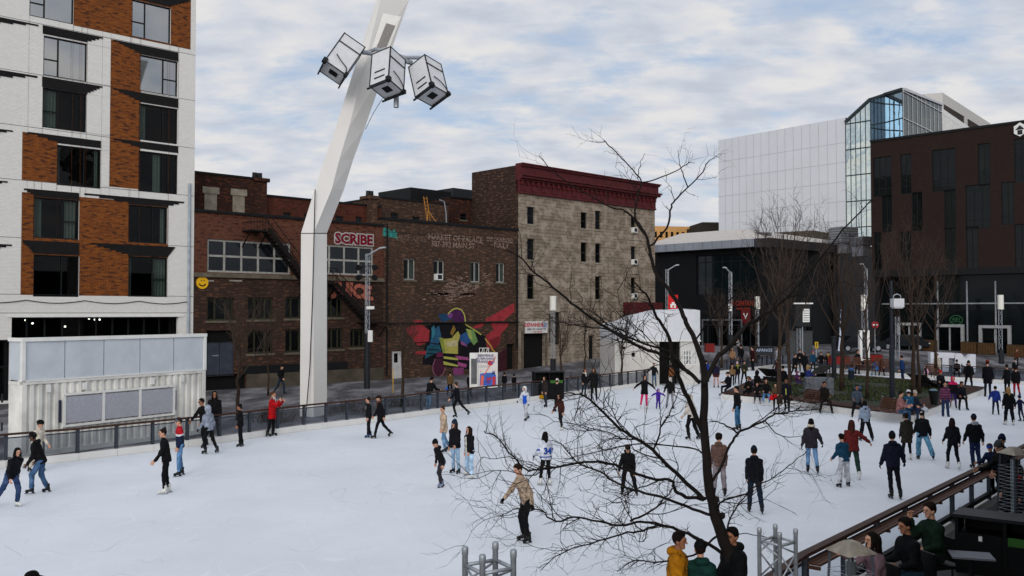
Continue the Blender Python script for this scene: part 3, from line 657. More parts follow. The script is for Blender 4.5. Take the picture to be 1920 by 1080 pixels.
puttext(mb, 'DÉPANNEUR', hh * .46, A.at(sg[0] + ww * .39, z_, .325), A.u, (0, 0, 1), A.n, 0, .003, .014, .86)
A.box(mb, sg[0] + ww * .76, sg[0] + ww * .97, z_ - hh * .2, z_ + hh * .2, .32, .326, 1)
puttext(mb, '712', hh * .4, A.at(sg[0] + ww * .865, z_, .33), A.u, (0, 0, 1), A.n, 2, .003, .008, .8)
puttext(mb, 'BIÈRE  VIN  CIGARETTES', hh * .22, A.at(sg[0] + ww * .5, sg[3] - hh * .68, .325), A.u, (0, 0, 1), A.n, 3, .003, .004, .95)
puttext(mb, 'fruits  légumes', hh * .18, A.at(sg[0] + ww * .55, sg[3] - hh * .88, .325), A.u, (0, 0, 1), A.n, 0, .003, .003, 1)
mb.build('sign_lettering', [plain('sign_red', '#b01420', .5), plain('sign_blue', '#1f4f8f', .5), M_WHITE, plain('sign_navy', '#1a2430', .5)], sgn)
ra = A.rect(1167, 567, 1229, 588); mb = MB(); A.box(mb, ra[0], ra[1], ra[2], ra[3], .1, .9); mb.build('signboard', M_CORN, stone)
ra = A.rect(1172, 590, 1204, 606); mb = MB(); cs = (ra[0] + ra[1]) / 2; rw = (ra[1] - ra[0]) / 2
ap = [(cs + rw * math.cos(R(k * 15)), ra[2] + (ra[3] - ra[2]) * math.sin(R(k * 15))) for k in range(13)]
A.poly(mb, ap, .02, .8); mb.build('awning', plain('awning_red', '#8c1a1c', .7), stone)
# ================================================================ DARK METAL AND GLASS BUILDING (restaurant at street level)
_e = PT(1440, 600, 92)
E1 = Fac((_e.x, _e.y), (-1, 1.04)); E2 = Fac((_e.x, _e.y), UA)
M_ECLAD = plain('dark_cladding', '#0c0d0f', .6, var=.25, scale=.6, spec=.15); M_EBROWN = plain('grey_brown_cladding', '#262426', .6, var=.2, scale=.6)
M_FASC = plain('zinc_fascia', '#8f949d', .45, .3, var=.12, scale=.8); M_SNOWR = plain('pale_roof_membrane', '#b9b3ac', .9, var=.12)
ez = E1.sz(1440, 447)[1]; ezb = E1.sz(1440, 462)[1]; eg = 1.3
rest = empty('glass_restaurant_building', E1.at(6, eg), 'dark low building with zinc fascia and red lettering behind the white cabin', 'building')
L1, L2 = 15.5, E2.sz(1668, 520)[0]
hg = (E1.sz(1395, 500)[0] * 0 + 1.2, E1.sz(1305, 500)[0], E1.sz(1400, 552)[1], ezb - .55); hs_ = (1.0, 9.5, eg + .1, E1.sz(1400, 592)[1])
w_ = MB(); E1.wall(w_, 0, L1, eg - .5, ezb, [hg, hs_], rev=.4, sides=False, top=False); E2.wall(w_, 0, L2, eg - .5, ezb, [(.8, 9, eg, eg + 3.2)], rev=.4, sides=False, top=False)
w_.quad(E1.at(L1, eg - .5), E1.at(L1, ezb), E2.at(L2, ezb) + (E1.at(L1, 0) - E1.at(0, 0)), E2.at(L2, eg - .5) + (E1.at(L1, 0) - E1.at(0, 0)))
w_.build('wall', M_ECLAD, rest)
q0 = E1.at(0, 0) + E1.n * .0; back = E1.u * L1
mb = MB(); E1.box(mb, .0, L1, ezb, ez, -1.0, .9); mb.build('fascia', M_FASC, rest)
for k in range(1, 13):
    mb = MB(); E1.box(mb, k * 1.2 - .015, k * 1.2 + .015, ezb, ez, .9, .905); mb.build('fascia_joint', M_DKGREY, rest)
mb = MB(); x1560 = E2.sz(1562, 470)[0]; E2.box(mb, -.9, x1560, ezb - .1, ez - .02, -1.0, .9); E2.box(mb, x1560 + .01, L2, eg, ez - .9, -.9, .55); mb.build('side_cladding', M_EBROWN, rest)
mb = MB(); c = [E1.at(0, ez + .01, -.5), E1.at(L1, ez + .01, -.5), E1.at(L1, ez + .01, -5), E2.at(L2, ez + .01, -.5)]
r0, r1 = E1.at(7, ez + 1.9, -7), E1.at(L1, ez + 1.9, -7)
mb.quad(E1.at(0, ez + .01, .7), E1.at(L1, ez + .01, .7), r1, r0); mb.add([E1.at(0, ez + .01, .7), r0, E2.at(L2, ez + .4, 0)], [(0, 1, 2)]); mb.add([r0, r1, E1.at(L1, ez + .3, -20), E2.at(L2, ez + .4, 0)], [(0, 1, 2, 3)])
mb.build('roof', M_SNOWR, rest)
M_EGL = darkglass('restaurant_glass', '#0d1517', .05, .25)
window(rest, E1, hg, M_BLACK, M_EGL, rev=.25, fw=.1, vs=[i / 7 for i in range(1, 7)], hs=[.82], name='curtain_wall')
window(rest, E1, hs_, M_DKGREY, M_GLASS_D, rev=.3, fw=.12, vs=[.14, .3, .45, .6, .75, .88], hs=[.7], name='shopfront')
window(rest, E2, (.8, 9, eg, eg + 3.2), M_DKGREY, M_GLASS_D, rev=.3, fw=.12, vs=[.25, .5, .75], name='shopfront')
M_RED_E = emis('red_sign_glow', '#c4391e', .22)
mb = MB(); a, z = E1.sz(1395, 569); puttext(mb, 'LE CENTRAL', .72, E1.at(a, z, .35), -E1.u, (0, 0, 1), E1.n, 0, .03, .012, .72); a, z = E1.sz(1397, 579); puttext(mb, 'FOOD · BOIRE', .3, E1.at(a, z, .35), -E1.u, (0, 0, 1), E1.n, 0, .03, .01, .8)
mb.build('sign_lettering', M_RED_E, rest)
a, z = E1.sz(1402, 593); mb = MB(); E1.box(mb, a - .55, a + .55, z - .75, z + .75, .3, .4); rb = mb.build('red_emblem_panel', plain('emblem_red', '#5c1116', .6), rest)
mb = MB(); E1.poly(mb, [(a - .28, z + .3), (a, z - .3), (a + .28, z + .3), (a + .18, z + .34), (a, z), (a - .18, z + .34)], .4, .41); mb.build('emblem_mark', M_WHITE, rb)
mb = MB()
for x0, x1 in ((1322, 1356), (1358, 1397)):
    s0, s1 = sorted((E1.sz(x0, 620)[0], E1.sz(x1, 620)[0])); zt_ = E1.sz(x0, 601)[1]
    for s_ in (s0, s1 - .12): E1.box(mb, s_, s_ + .12, eg, zt_, .5, .62)
    E1.box(mb, s0, s1, zt_, zt_ + .16, .5, .62)
mb.build('entrance_frame', plain('grey_entrance_metal', '#55585c', .5), rest)
# ---- things behind it
mb = MB(); p = PT(1525, 440, 118); B4 = Fac((p.x, p.y), (-.9, .75)); zt_ = B4.sz(1520, 432)[1]; l_ = B4.sz(1372, 432)[0]
B4.wall(mb, 0, l_, 0, zt_, [], depth=8); topobj(mb, 'stone_annex_building', brick('annex_stone', '#5f574d', '#4c463d', '#37322c', bw=.8, bh=.3, sa=.3, var2='#766c60'), B4.at(3, 0), 'low grey stone building peeking out under the white panelled block', 'building')
mb = MB(); p = PT(1230, 430, 165); B5 = Fac((p.x, p.y), (1, .18)); r5 = B5.rect(1180, 423, 1318, 560); hh = []
for i in range(13):
    for j in range(3): s_ = r5[0] + 1.6 + i * 1.05; hh.append((s_, s_ + .5, r5[3] - 2.1 - j * 1.9, r5[3] - 1.0 - j * 1.9))
B5.wall(mb, r5[0], r5[1], 0, r5[3], hh, rev=.2, depth=12); yb = mb.build('tan_building', plain('tan_brick', '#c4955c', .9, var=.15), None)
b_ = B5.at(3, 0); yb.data.transform(Matrix.Translation(-b_)); yb.location = b_; tag(yb, 'far tan brick building with rows of small windows right of the grey stone block', 'building')
for h in hh:
    mb = MB(); B5.face(mb, h[0], h[1], h[2], h[3], -.19); mb.build('window', M_GLASS_D, yb)
mb = MB(); p = PT(1312, 430, 158); B6 = Fac((p.x, p.y), (1, .1)); r6 = B6.rect(1313, 417, 1372, 560); B6.wall(mb, r6[0], r6[1], 0, r6[3] - .5, [], depth=10); B6.box(mb, r6[0] + .5, r6[1], r6[3] - .5, r6[3] + .1, -8, -.5)
topobj(mb, 'brown_far_building', brick('far_brown', '#4c4238', '#3d352d', '#2c2722', sa=.2), B6.at(2, 0), 'small dark brown far building left of the white panelled block', 'building')
# ================================================================ WHITE PANELLED BLOCK WITH GLASS PRISM
_f = PT(1587, 400, 125); F1 = Fac((_f.x, _f.y), (-.83, 1.0)); fz = F1.sz(1587, 220)[1]; fl = F1.sz(1347, 300)[0]
pan = empty('panelled_block', F1.at(8, 0), 'large white panelled block with a faceted glass prism, tallest on the skyline', 'building')
mb = MB(); F1.wall(mb, 0, fl, 0, fz, [], depth=14, sides=False); mb.quad(F1.at(fl, 0, 0), F1.at(fl, 0, -14), F1.at(fl, fz, -14), F1.at(fl, fz, 0)); F1.face(mb, 0, fl, 0, fz, -14)
mb.build('wall', plain('white_metal_panel', '#cbcdd1', .6, var=.04, scale=.3), pan)
mb = MB()
for v in (95, 127, 158, 190, 224, 257, 293, 330, 365, 402, 440, 478, 517, 557, 596): s_ = F1.sz(1320 + v / 2.4, 300)[0]; F1.box(mb, s_ - .02, s_ + .02, 0, fz - .02, 0, .02)
k = 0; zz = F1.sz(1347, 304)[1]
while zz > 8: F1.box(mb, 0.01, fl, zz - .018, zz + .018, 0, .023); zz -= 2.72
mb.build('panel_joint', plain('joint_grey', '#a3a6aa', .6), pan)
def mirror(name, tint, rough=.02, wob=.15):
    m, t, b = nt(name); b.inputs['Metallic'].default_value = .9; b.inputs['Roughness'].default_value = rough; v = coords(t)
    t.links.new(mixc(t, noise(t, v, .25, 3), lin(tint), tuple(x * .6 for x in lin(tint)[:3]) + (1,)), b.inputs['Base Color'])
    if wob: bump(t, b, noise(t, v, .5, 2), wob, .2)
    return m
M_MIR = mirror('sky_mirror_glass', '#dde5de'); M_MIRB = mirror('blue_mirror_glass', '#8fa4b2'); M_MIRG = mirror('green_reflection_glass', '#34423c')  # last tint: dark green stands in for a building reflected in the glass
def gpt(x, Y): return PT(x, 400, Y)
gq = [(1587, 125.0, 229), (1634, 122.5, 186), (1634, 122.5, 186), (1661, 124.0, 177), (1695, 121.0, 167), (1768, 134.0, 196)]
def gpanel(i, j, mat, nm, nv, nh, frm):
    (x0, Y0, t0), (x1, Y1, t1) = gq[i], gq[j]; p0, p1 = gpt(x0, Y0), gpt(x1, Y1); z0, z1 = PT(x0, t0, Y0).z, PT(x1, t1, Y1).z
    mb = MB(); mb.quad((p0.x, p0.y, 0), (p1.x, p1.y, 0), (p1.x, p1.y, z1), (p0.x, p0.y, z0)); g = mb.build(nm, mat, pan)
    mb = MB(); d = Vector((p1.x - p0.x, p1.y - p0.y, 0)); n = Vector((d.y, -d.x, 0)).normalized(); n = n if n.y < 0 else -n; off = n * .06
    for k in range(nv + 1): f = k / nv; q = p0 + d * f + off; mb.bar((q.x, q.y, 8), (q.x, q.y, z0 + (z1 - z0) * f), .05)
    zz = min(z0, z1); step = 3.6; z = zz - .3
    while z > 8:
        a, b_ = p0 + off * 1.1, p1 + off * 1.1; mb.bar((a.x, a.y, z), (b_.x, b_.y, z), .12); z -= step
    mb.bar((p0.x + off.x, p0.y + off.y, z0), (p1.x + off.x, p1.y + off.y, z1), .35)
    mb.build('mullion', frm, g)
M_MUL = plain('mullion_dark', '#2c3538', .5); M_MULW = plain('mullion_white', '#b8babc', .5)
gpanel(0, 1, M_MIR, 'glass_face', 5, 8, M_MUL); gpanel(2, 3, M_MIRB, 'glass_face', 4, 8, M_MUL); gpanel(3, 4, M_MIRB, 'glass_face', 2, 8, M_MUL); gpanel(4, 5, M_MIRG, 'glass_face', 9, 8, M_MULW)  # white mullions of the last face double as stripes of that reflection
mb = MB(); tops = [PT(x, t_, Y) for x, Y, t_ in (gq[0], gq[1], gq[3], gq[4], gq[5])] + [PT(1700, 190, 150)]; tops[-1].z = tops[3].z - 2
mb.add([tuple(p) for p in tops], [tuple(range(6))]); mb.build('prism_roof', M_MULW, pan)
mb = MB(); p = PT(1768, 230, 136.3); F7 = Fac((p.x, p.y), (.8, 1)); zt_ = F7.sz(1768, 204)[1]; l7 = F7.sz(1830, 225)[0]; F7.wall(mb, 0, l7, 0, zt_, [(k * .9 + .35, k * .9 + .75, zt_ - 4, zt_ - .8) for k in range(int(l7 / .9))], rev=.5, depth=6); mb.build('slatted_wall', M_WHITE, pan)
mb = MB(); p = PT(1768, 230, 150); F8 = Fac((p.x, p.y), (.85, 1)); r8 = F8.sz(1768, 174); l8 = F8.sz(1857, 215)[0]; s8 = l8 / 10
hv = [(.6, l8 * .42, r8[1] - 5.5, r8[1] - 1.8), (l8 * .48, l8 * .8, r8[1] - 5.5, r8[1] - 1.8), (l8 * .86, l8 * .92, r8[1] - 5.5, r8[1] - 2)]
F8.wall(mb, 0, l8, 0, r8[1], hv, rev=.4, depth=6); F8L = Fac((p.x, p.y), (-1, .4)); F8L.box(mb, 0, 6, 0, r8[1], -3, 0)
up = mb.build('roof_storey', plain('roof_storey_grey', '#b5b2ad', .7, var=.06), pan); mb = MB()
for h in hv:
    n = 14
    for k in range(n): z_ = h[2] + (h[3] - h[2]) * k / n; F8.box(mb, h[0], h[1], z_, z_ + .14, -.38, -.1)
    F8.face(mb, h[0], h[1], h[2], h[3], -.39)
mb.build('louvre', plain('brown_louvre', '#4a423c', .7), up)
for (x0, y0, x1, y1, Y, lab) in ((1561, 428, 1601, 456, 101, 'grey louvred air unit on the dark restaurant roof'), (1603, 446, 1626, 460, 98, 'small pale air unit nearest the brown office block'), (1415, 438, 1436, 449, 97, 'white roof box above the zinc fascia corner')):
    mb = MB(); p0, p1 = PT(x0, y1, Y), PT(x1, y0, Y); w = p1.x - p0.x; cx = (p0.x + p1.x) / 2
    mb.box((cx, Y, (p0.z + p1.z) / 2), (w, 2, p1.z - p0.z), rz=.4)
    mb.box((cx, Y, p1.z + .05), (w * .9, 1.8, .1), rz=.4); mb.box((cx, Y, p0.z - .6), (w * .8, 1.6, 1.2), rz=.4)
    n = 6
    for k in range(n): mb.box((cx, Y, p0.z + (p1.z - p0.z) * (k + .5) / n), (w + .03, 2.03, .05), 1, rz=.4)
    topobj(mb, 'rooftop_unit', [plain('unit_grey', '#85868a', .6), M_DKGREY], (cx, Y, p0.z), lab, 'air unit', 'units on the restaurant roof')
# ================================================================ BROWN BRICK OFFICE BLOCK
_g = PT(1635, 500, 88); Gf = Fac((_g.x, _g.y), (1.035, -1.0)); gzt = Gf.sz(1635, 267)[1]; gzb = Gf.sz(1635, 508)[1]; gL = 20
off = empty('office_block', Gf.at(6, 1.0), 'dark brown brick office block with tall windows and a glazed ground floor', 'building')
GW = [(1637, 296, 1672, 367), (1688, 290, 1709, 363), (1747, 282, 1792, 357), (1833, 270, 1857.5, 346), (1901, 261, 1942, 340), (1653, 367, 1673, 436), (1709.5, 361, 1730, 432), (1770, 357, 1793, 427), (1810, 348, 1857.5, 427), (1877, 342, 1902, 421), (1638, 436, 1653, 507), (1688.5, 434.5, 1709, 504.5), (1771, 427.5, 1793, 502.5), (1811, 425, 1834.5, 502.5), (1902, 421, 1942, 500)]
HG = [Gf.rect(*q) for q in GW]; B_OFF = brick('office_brick', '#33241f', '#2a1d19', '#1a1311', sa=.15, stain='#150d0b', bw=.3, msize=.006)
mb = MB(); Gf.wall(mb, 0, gL, gzb, gzt, HG, rev=.25, depth=16); mb.build('wall', B_OFF, off)
mb = MB(); Gf.box(mb, -.05, gL, gzt, gzt + .22, -.8, .08); mb.build('coping', M_BLACK, off)
M_OGL = darkglass('office_glass', '#080e0d', .04, .2, .1)
for k, h in enumerate(HG):
    wide = h[1] - h[0] > 1.6
    window(off, Gf, h, M_BLACK, M_OGL, rev=.14, fw=.06, vs=[.33, .66] if wide else [.5], hs=[.2])
mb = MB(); Gf.box(mb, -.02, gL, gzb - .6, gzb, -14, .0); mb.build('soffit_band', M_BLACK, off)
# recessed glazed ground floor
rec = -1.2; Gr = Gf.shift(rec); gb = .7
mb = MB(); Gr.face(mb, 0, gL, gb - 1, gzb - .6, 0); g_ = mb.build('ground_floor_glass', darkglass('lobby_glass', '#0a0f10', .05, .14), off)
mb = MB(); Gr.box(mb, 0, .5, gb - 1, gzb - .6, .02, .6); mb.build('corner_pier', M_BLACK, off)
M_LINE = plain('pale_metal_trim', '#8e9296', .4, .4)
mb = MB(); s0 = Gr.sz(1648, 515)[0]; z0_, z1_ = Gr.sz(1648, 570)[1], Gr.sz(1648, 515)[1]
Gr.box(mb, s0, gL, z1_ - .06, z1_ + .06, .05, .15); Gr.box(mb, s0, gL, z0_ - .06, z0_ + .06, .05, .15); Gr.box(mb, s0, s0 + .1, z0_, z1_, .05, .148)
for px in (1759, 1814, 1867.5): s_ = Gr.sz(px, 560)[0]; Gr.box(mb, s_ - .06, s_ + .06, gb, Gr.sz(px, 527)[1], .05, .152)
mb.build('facade_trim', M_LINE, off)
for x0, x1, yt in ((1684, 1728, 610), (1755, 1809, 613), (1837, 1897, 615)):
    s0, zt_ = Gr.sz(x0, yt); s1 = Gr.sz(x1, yt)[0]; mb = MB()
    for s_ in (s0, s1 - .26): Gr.box(mb, s_, s_ + .26, gb - .3, zt_, .05, .35)
    Gr.box(mb, s0, s1, zt_, zt_ + .26, .05, .352); Gr.box(mb, (s0 + s1) / 2 - .06, (s0 + s1) / 2 + .06, gb - .3, zt_, .06, .2); df = mb.build('door_frame', plain('door_frame_pale', '#8b8c8c', .6), off)
    mb = MB(); Gr.face(mb, s0 + .26, s1 - .26, gb - .3, zt_, .08); mb.build('door_glass', M_GLASS_D, df)
mb = MB(); a, z = Gr.sz(1795, 600); ring = [Gr.at(a + .55 * math.cos(k * .2618), z + .42 * math.sin(k * .2618), .3) for k in range(25)]; mb.tube(ring, .03, 5); mb.bar(Gr.at(a - .45, z - .16, .3), Gr.at(a + .45, z - .16, .3), .04)
puttext(mb, 'VERT', .42, Gr.at(a, z + .05, .3), Gr.u, (0, 0, 1), Gr.n, 0, .01, .0, .8); mb.build('neon_sign', emis('dim_green_neon', '#2f7a4a', .35), off)
a, z = Gf.sz(1913, 243); mb = MB(); hx = [(a + .55 * math.cos(R(60 * k + 30)), z + .62 * math.sin(R(60 * k + 30))) for k in range(6)]
Gf.poly(mb, hx, .05, .12); lg = mb.build('logo_sign', M_WHITE, off); mb = MB(); Gf.poly(mb, [(a - .2, z - .45), (a + .2, z - .45), (a + .2, z - .05), (a - .2, z - .05)], .12, .125); Gf.poly(mb, [(a - .38, z - .02), (a + .38, z - .02), (a, z + .38)], .12, .124); mb.build('logo_mark', M_DKGREY, lg)
# wooden planters by the doors
for i, px in enumerate((1742, 1818, 1850, 1905)):
    s_, z_ = Gf.sz(px, 668, .8); p = Gf.at(s_, 0, .8); zz = gz(p.x, p.y); mb = MB(); w = 1.3
    mb.box((p.x, p.y, zz + .5), (w, .6, 1.0), rz=-.76)
    for k in range(6):
        q = Gf.at(s_ - w / 2 + w * (k + .5) / 6, 0, 1.12); mb.box((q.x, q.y, zz + .5), (.17, .05, .98), rz=-.76)
    mb.box((p.x, p.y, zz + 1.01), (w - .1, .5, .06), 1, rz=-.76)
    topobj(mb, 'wooden_planter', [plain('planter_wood', '#4a341c', .7, var=.35), M_ROOM], (p.x, p.y, zz), ('brown wooden planter box left of the middle office door', 'brown wooden planter box between the two right office doors', 'brown wooden planter box beneath the right office door', 'brown wooden planter box nearest the right edge of the photo')[i], 'planter', 'planters by the office doors')
# ================================================================ WHITE CONTAINER KIOSK
cR, cL = PT(383, 811, 38), PT(40, 857, 31.5); cR.z = cL.z = 0
K = Fac((cL.x, cL.y), (cR.x - cL.x, cR.y - cL.y)); kL = (cR - cL).length; M_CONT = plain('container_white', '#d8d6cf', .55, var=.26, scale=1.1)
kio = empty('container_kiosk', K.at(kL / 2, 0), 'white shipping container kiosk with a panelled hoarding on top beside the rink', 'kiosk')
mb = MB(); zc1 = 2.62; n = 26; pts = []; per = kL / n
for k in range(n):
    for f, d in ((0, 0), (.42, 0), (.5, -.07), (.92, -.07)): pts.append((per * (k + f), d))
pts.append((kL, 0))
for i in range(len(pts) - 1):
    (s0, e0), (s1, e1) = pts[i], pts[i + 1]; mb.quad(K.at(s0, .12, e0), K.at(s1, .12, e1), K.at(s1, zc1, e1), K.at(s0, zc1, e0))
dp = .85
K.box(mb, -.02, kL + .02, -.02, .16, -dp, .03); K.box(mb, -.02, .14, .16, zc1, -.1, .035); K.box(mb, kL - .14, kL + .02, .16, zc1, -.1, .035); K.box(mb, -.02, kL + .02, zc1 - .1, zc1, -dp, .033)
mb.quad(K.at(0, 0, 0), K.at(0, 0, -dp), K.at(0, zc1, -dp), K.at(0, zc1, 0)); mb.quad(K.at(kL, 0, 0), K.at(kL, 0, -dp), K.at(kL, zc1, -dp), K.at(kL, zc1, 0)); K.face(mb, 0, kL, 0, zc1, -dp)
mb.build('container_body', M_CONT, kio)
M_HOARD = plain('grey_hoarding_panel', '#b9bfc5', .6, var=.12, scale=1.2); mb = MB(); zt_ = 4.02
for k in range(5): s0 = kL * k / 5; K.box(mb, s0 + .02, s0 + kL / 5 - .02, zc1 + .05, zt_, -.12, .0)
K.box(mb, .0, .06, zc1 + .05, zt_, -dp, -.13); K.box(mb, kL - .06, kL, zc1 + .05, zt_, -dp, -.13)
ho = mb.build('roof_hoarding', M_HOARD, kio)
mb = MB(); K.box(mb, -.06, kL + .06, zt_, zt_ + .13, -.2, .06); K.box(mb, -.06, .02, zt_, zt_ + .13, -dp, -.2); K.box(mb, -.04, .08, zc1, zt_, -.1, .05); K.box(mb, kL - .08, kL + .04, zc1, zt_, -.1, .05); K.box(mb, -.05, kL + .05, zc1 + .0, zc1 + .05, -.2, .05); mb.build('trim', M_WHITE, ho)
hr = K.rect(118, 738, 323, 793); mb = MB(); w3 = (hr[1] - hr[0]) / 3; hz0, hz1 = hr[2], hr[3]
hz1 = K.sz(323, 725)[1]; hz0 = K.sz(323, 774)[1]
for k in range(3): K.box(mb, hr[0] + w3 * k + .05, hr[0] + w3 * (k + 1) - .05, hz0 + .05, hz1 - .05, .03, .1)
ht = mb.build('serving_hatch', plain('hatch_mesh_grey', '#a3a5ad', .7, var=.2, scale=20), kio)
mb = MB()
for k in range(4): K.box(mb, hr[0] + w3 * k - .05, hr[0] + w3 * k + .05, hz0, hz1, .02, .12)
K.box(mb, hr[0] - .05, hr[1] + .05, hz1, hz1 + .08, .02, .13); K.box(mb, hr[0] - .05, hr[1] + .05, hz0 - .08, hz0, .02, .13); mb.build('hatch_frame', M_WHITE, ht)
mb = MB()
for s_ in (hr[0] - .16, hr[1] + .06): K.box(mb, s_, s_ + .06, hz0 + .1, hz1 - .15, .02, .08)
mb.build('hatch_strut', plain('navy_strut', '#23283f', .6), ht)
for px in (90, 158, 285, 341):
    mb = MB(); s_ = K.sz(px, 715)[0]; K.box(mb, s_ - .08, s_ + .08, 2.2, 2.46, .0, .06); mb.build('lashing_box', M_WHITE, kio)
mb = MB()
for z_ in (1.0, 2.0): mb.box(K.at(-.04, z_, -1.2), (.05, .05, .3))
mb.build('door_hinge', M_DKGREY, kio)
# ================================================================ WHITE LEANING MAST WITH PROJECTOR BOXES
M_MAST = plain('mast_white', '#cfccc7', .5, var=.05, scale=.5)
Ym = 44.0
mast = empty('leaning_mast', Vector((PT(588, 790, Ym).x, Ym, 0)), 'huge white angular mast that kinks and leans to the right above the rink', 'mast')
def mring(xl, xm, xr, y, Y, dep=1.25):
    l, m_, r_ = PT(xl, y, Y + .05), PT(xm, y, Y - .15), PT(xr, y, Y + .75)
    b1_ = Vector((r_.x - .15, Y + dep, r_.z)); b2_ = Vector((l.x + .1, Y + dep, l.z)); return [l, m_, r_, b1_, b2_]
rings = [mring(562, 588, 613, 822, Ym), mring(564.5, 588, 613, 437, Ym), mring(590, 622, 645, 355, Ym + .1), mring(608, 636, 662, 300, Ym + .2), mring(629, 654, 684, 240, Ym + .4), mring(667, 684, 725, 120, Ym + .8), mring(706, 713, 767, 0, Ym + 1.3), mring(757, 757, 822, -160, Ym + 2)]
def rb_(mb, rs):
    for i in range(len(rs) - 1):
        for j in range(5): mb.quad(rs[i][j], rs[i][(j + 1) % 5], rs[i + 1][(j + 1) % 5], rs[i + 1][j])
    mb.add(rs[0], [(4, 3, 2, 1, 0)]); mb.add(rs[-1], [(0, 1, 2, 3, 4)])
mb = MB(); rb_(mb, rings[:2]); mb.build('shaft', M_MAST, mast)
mb = MB(); rb_(mb, rings[1:]); arm = mb.build('leaning_arm', M_MAST, mast)
mb = MB(); jr = mring(564.2, 588, 613.3, 438.2, Ym - .01); jr2 = mring(564.2, 588, 613.3, 436.8, Ym - .01); rb_(mb, [jr, jr2]); mb.build('joint_seam', M_DKGREY, mast)
mb = MB(); cab = [PT(591, 355, Ym - .1), PT(589, 437, Ym - .22), PT(586, 560, Ym - .22), PT(581, 690, Ym - .25), PT(572, 800, Ym - .5)]; mb.tube(cab, .025, 5)
cab = [PT(717, 185, Ym - .3), PT(700, 212, Ym - .1), PT(685, 243, Ym + .1)]; mb.tube(cab, .015, 4); mb.build('cable', M_BLACK, mast)
# service panel low on the arm's right face (pale plate with darker grille)
def armpt(t, w, d=-.04):   # t along y px 120..28, w 0..1 across right face
    y = t; f = (120 - y) / 120; xm = 684 + 29 * f; xr = 725 + 42 * f; Yl = Ym + .8 + .5 * f
    a, b_ = PT(xm, y, Yl - .15), PT(xr, y, Yl + .75); return a + (b_ - a) * w + Vector((-d * .6, d, 0))
mb = MB(); mb.quad(armpt(95, .12), armpt(88, .86), armpt(32, .92), armpt(25, .2)); pl = mb.build('service_plate', plain('plate_cream', '#eae7df', .5, var=.04), arm)
mb = MB(); mb.quad(armpt(92, .3, -.06), armpt(88, .72, -.06), armpt(49, .8, -.06), armpt(44, .42, -.06)); mb.build('grille', plain('grille_grey', '#8e8a84', .7, var=.2, scale=20), pl)
M_PBOX = plain('projector_case', '#c6c7c9', .5, var=.08)
def pbox(cx, cy, Y, ang, yaw, pitch, label, turn=0):
    c = PT(cx, cy, Y); S = 1.0
    root = empty('projector_box', c, label, 'projector', 'projector boxes on the mast'); M = Matrix.Translation(c) @ Matrix.Rotation(R(ang), 4, 'Y') @ Matrix.Rotation(R(yaw), 4, 'Z') @ Matrix.Rotation(R(pitch), 4, 'X') @ Matrix.Rotation(R(turn), 4, 'Z')
    wx, wy, wz = 1.15, 1.1, 1.85
    def bx(mb, x, y, z, a, b_, c_, mi=0): mb.box(None, (a, b_, c_), mi, M=M @ Matrix.Translation((x, y, z)))
    mb = MB(); bx(mb, 0, 0, 0, wx, wy, wz); mb.build('case', M_PBOX, root)
    mb = MB(); e = .05
    for sx_ in (-1, 1):
        for sy in (-1, 1): bx(mb, sx_ * wx / 2, sy * wy / 2, 0, e, e, wz + .06)
        for sz_ in (-1, 1): bx(mb, sx_ * wx / 2, 0, sz_ * wz / 2, e - .004, wy + .03, e - .004)
    for sy in (-1, 1):
        for sz_ in (-1, 1): bx(mb, 0, sy * wy / 2, sz_ * wz / 2, wx + .04, e - .008, e - .008)
    bx(mb, 0, -wy / 2 - .02, wz * .22, wx, .04, .05)
    for sx_ in (-1, 1): bx(mb, sx_ * wx * .5, 0, -wz / 2 - .1, .07, wy + .3, .07)
    mb.build('edge_frame', M_DKGREY, root)
    mb = MB(); bx(mb, .02, -.02, -wz / 2 - .012, .42, .38, .02); mb.build('lens_window', M_BLACK, root)
    mb = MB()
    for k in (0, 1): bx(mb, -wx / 2 - .012, .0, -.25 - k * .35, .02, .6, .07)
    mb.build('vent_slot', M_DKGREY, root)
    mb = MB(); bx(mb, -wx / 2, -wy / 2, -wz / 2, .22, .2, .24); mb.build('corner_bracket', M_BLACK, root); mb = MB(); bx(mb, wx / 2, -wy / 2, -wz / 2, .18, .2, .2); mb.build('corner_bracket', M_BLACK, root)
    mb = MB(); mb.tube([M @ Vector(q) for q in ((-.3, -wy / 2 - .05, -.3), (0, -wy / 2 - .12, -.5), (.4, -wy / 2 - .06, -.62), (.55, -wy / 2 - .06, -.9))], .025, 5); mb.build('cable', M_BLACK, root)
    return root
pbox(642, 111, Ym - .9, 33, 14, -24, 'grey projector box hung left of the white mast, tilted left')
pbox(727, 137, Ym - 1.2, -13, -28, -26, 'grey projector box hung in front of the white mast', 90)
pbox(803, 151, Ym - .4, -29, -30, -28, 'grey projector box hung right of the white mast, tilted most', 90)
mb = MB()
for a, b_ in (((668, 96), (696, 100)), ((752, 112), (772, 118))): mb.tube([PT(a[0], a[1], Ym - .5), PT(b_[0], b_[1], Ym - .1)], .12, 8)
mb.tube([PT(690, 98, Ym + .3), PT(705, 92, Ym - .3), PT(760, 108, Ym - .3), PT(790, 108, Ym - .1)], .1, 8)
mb.build('bracket_arm', M_STEEL, mast)
mb = MB(); p = PT(743, 190, Ym - .5); mb.tube([p + Vector((0, 0, .5)), p + Vector((0, 0, -.3))], .13, 8); mb.build('antenna', M_STEEL, mast)
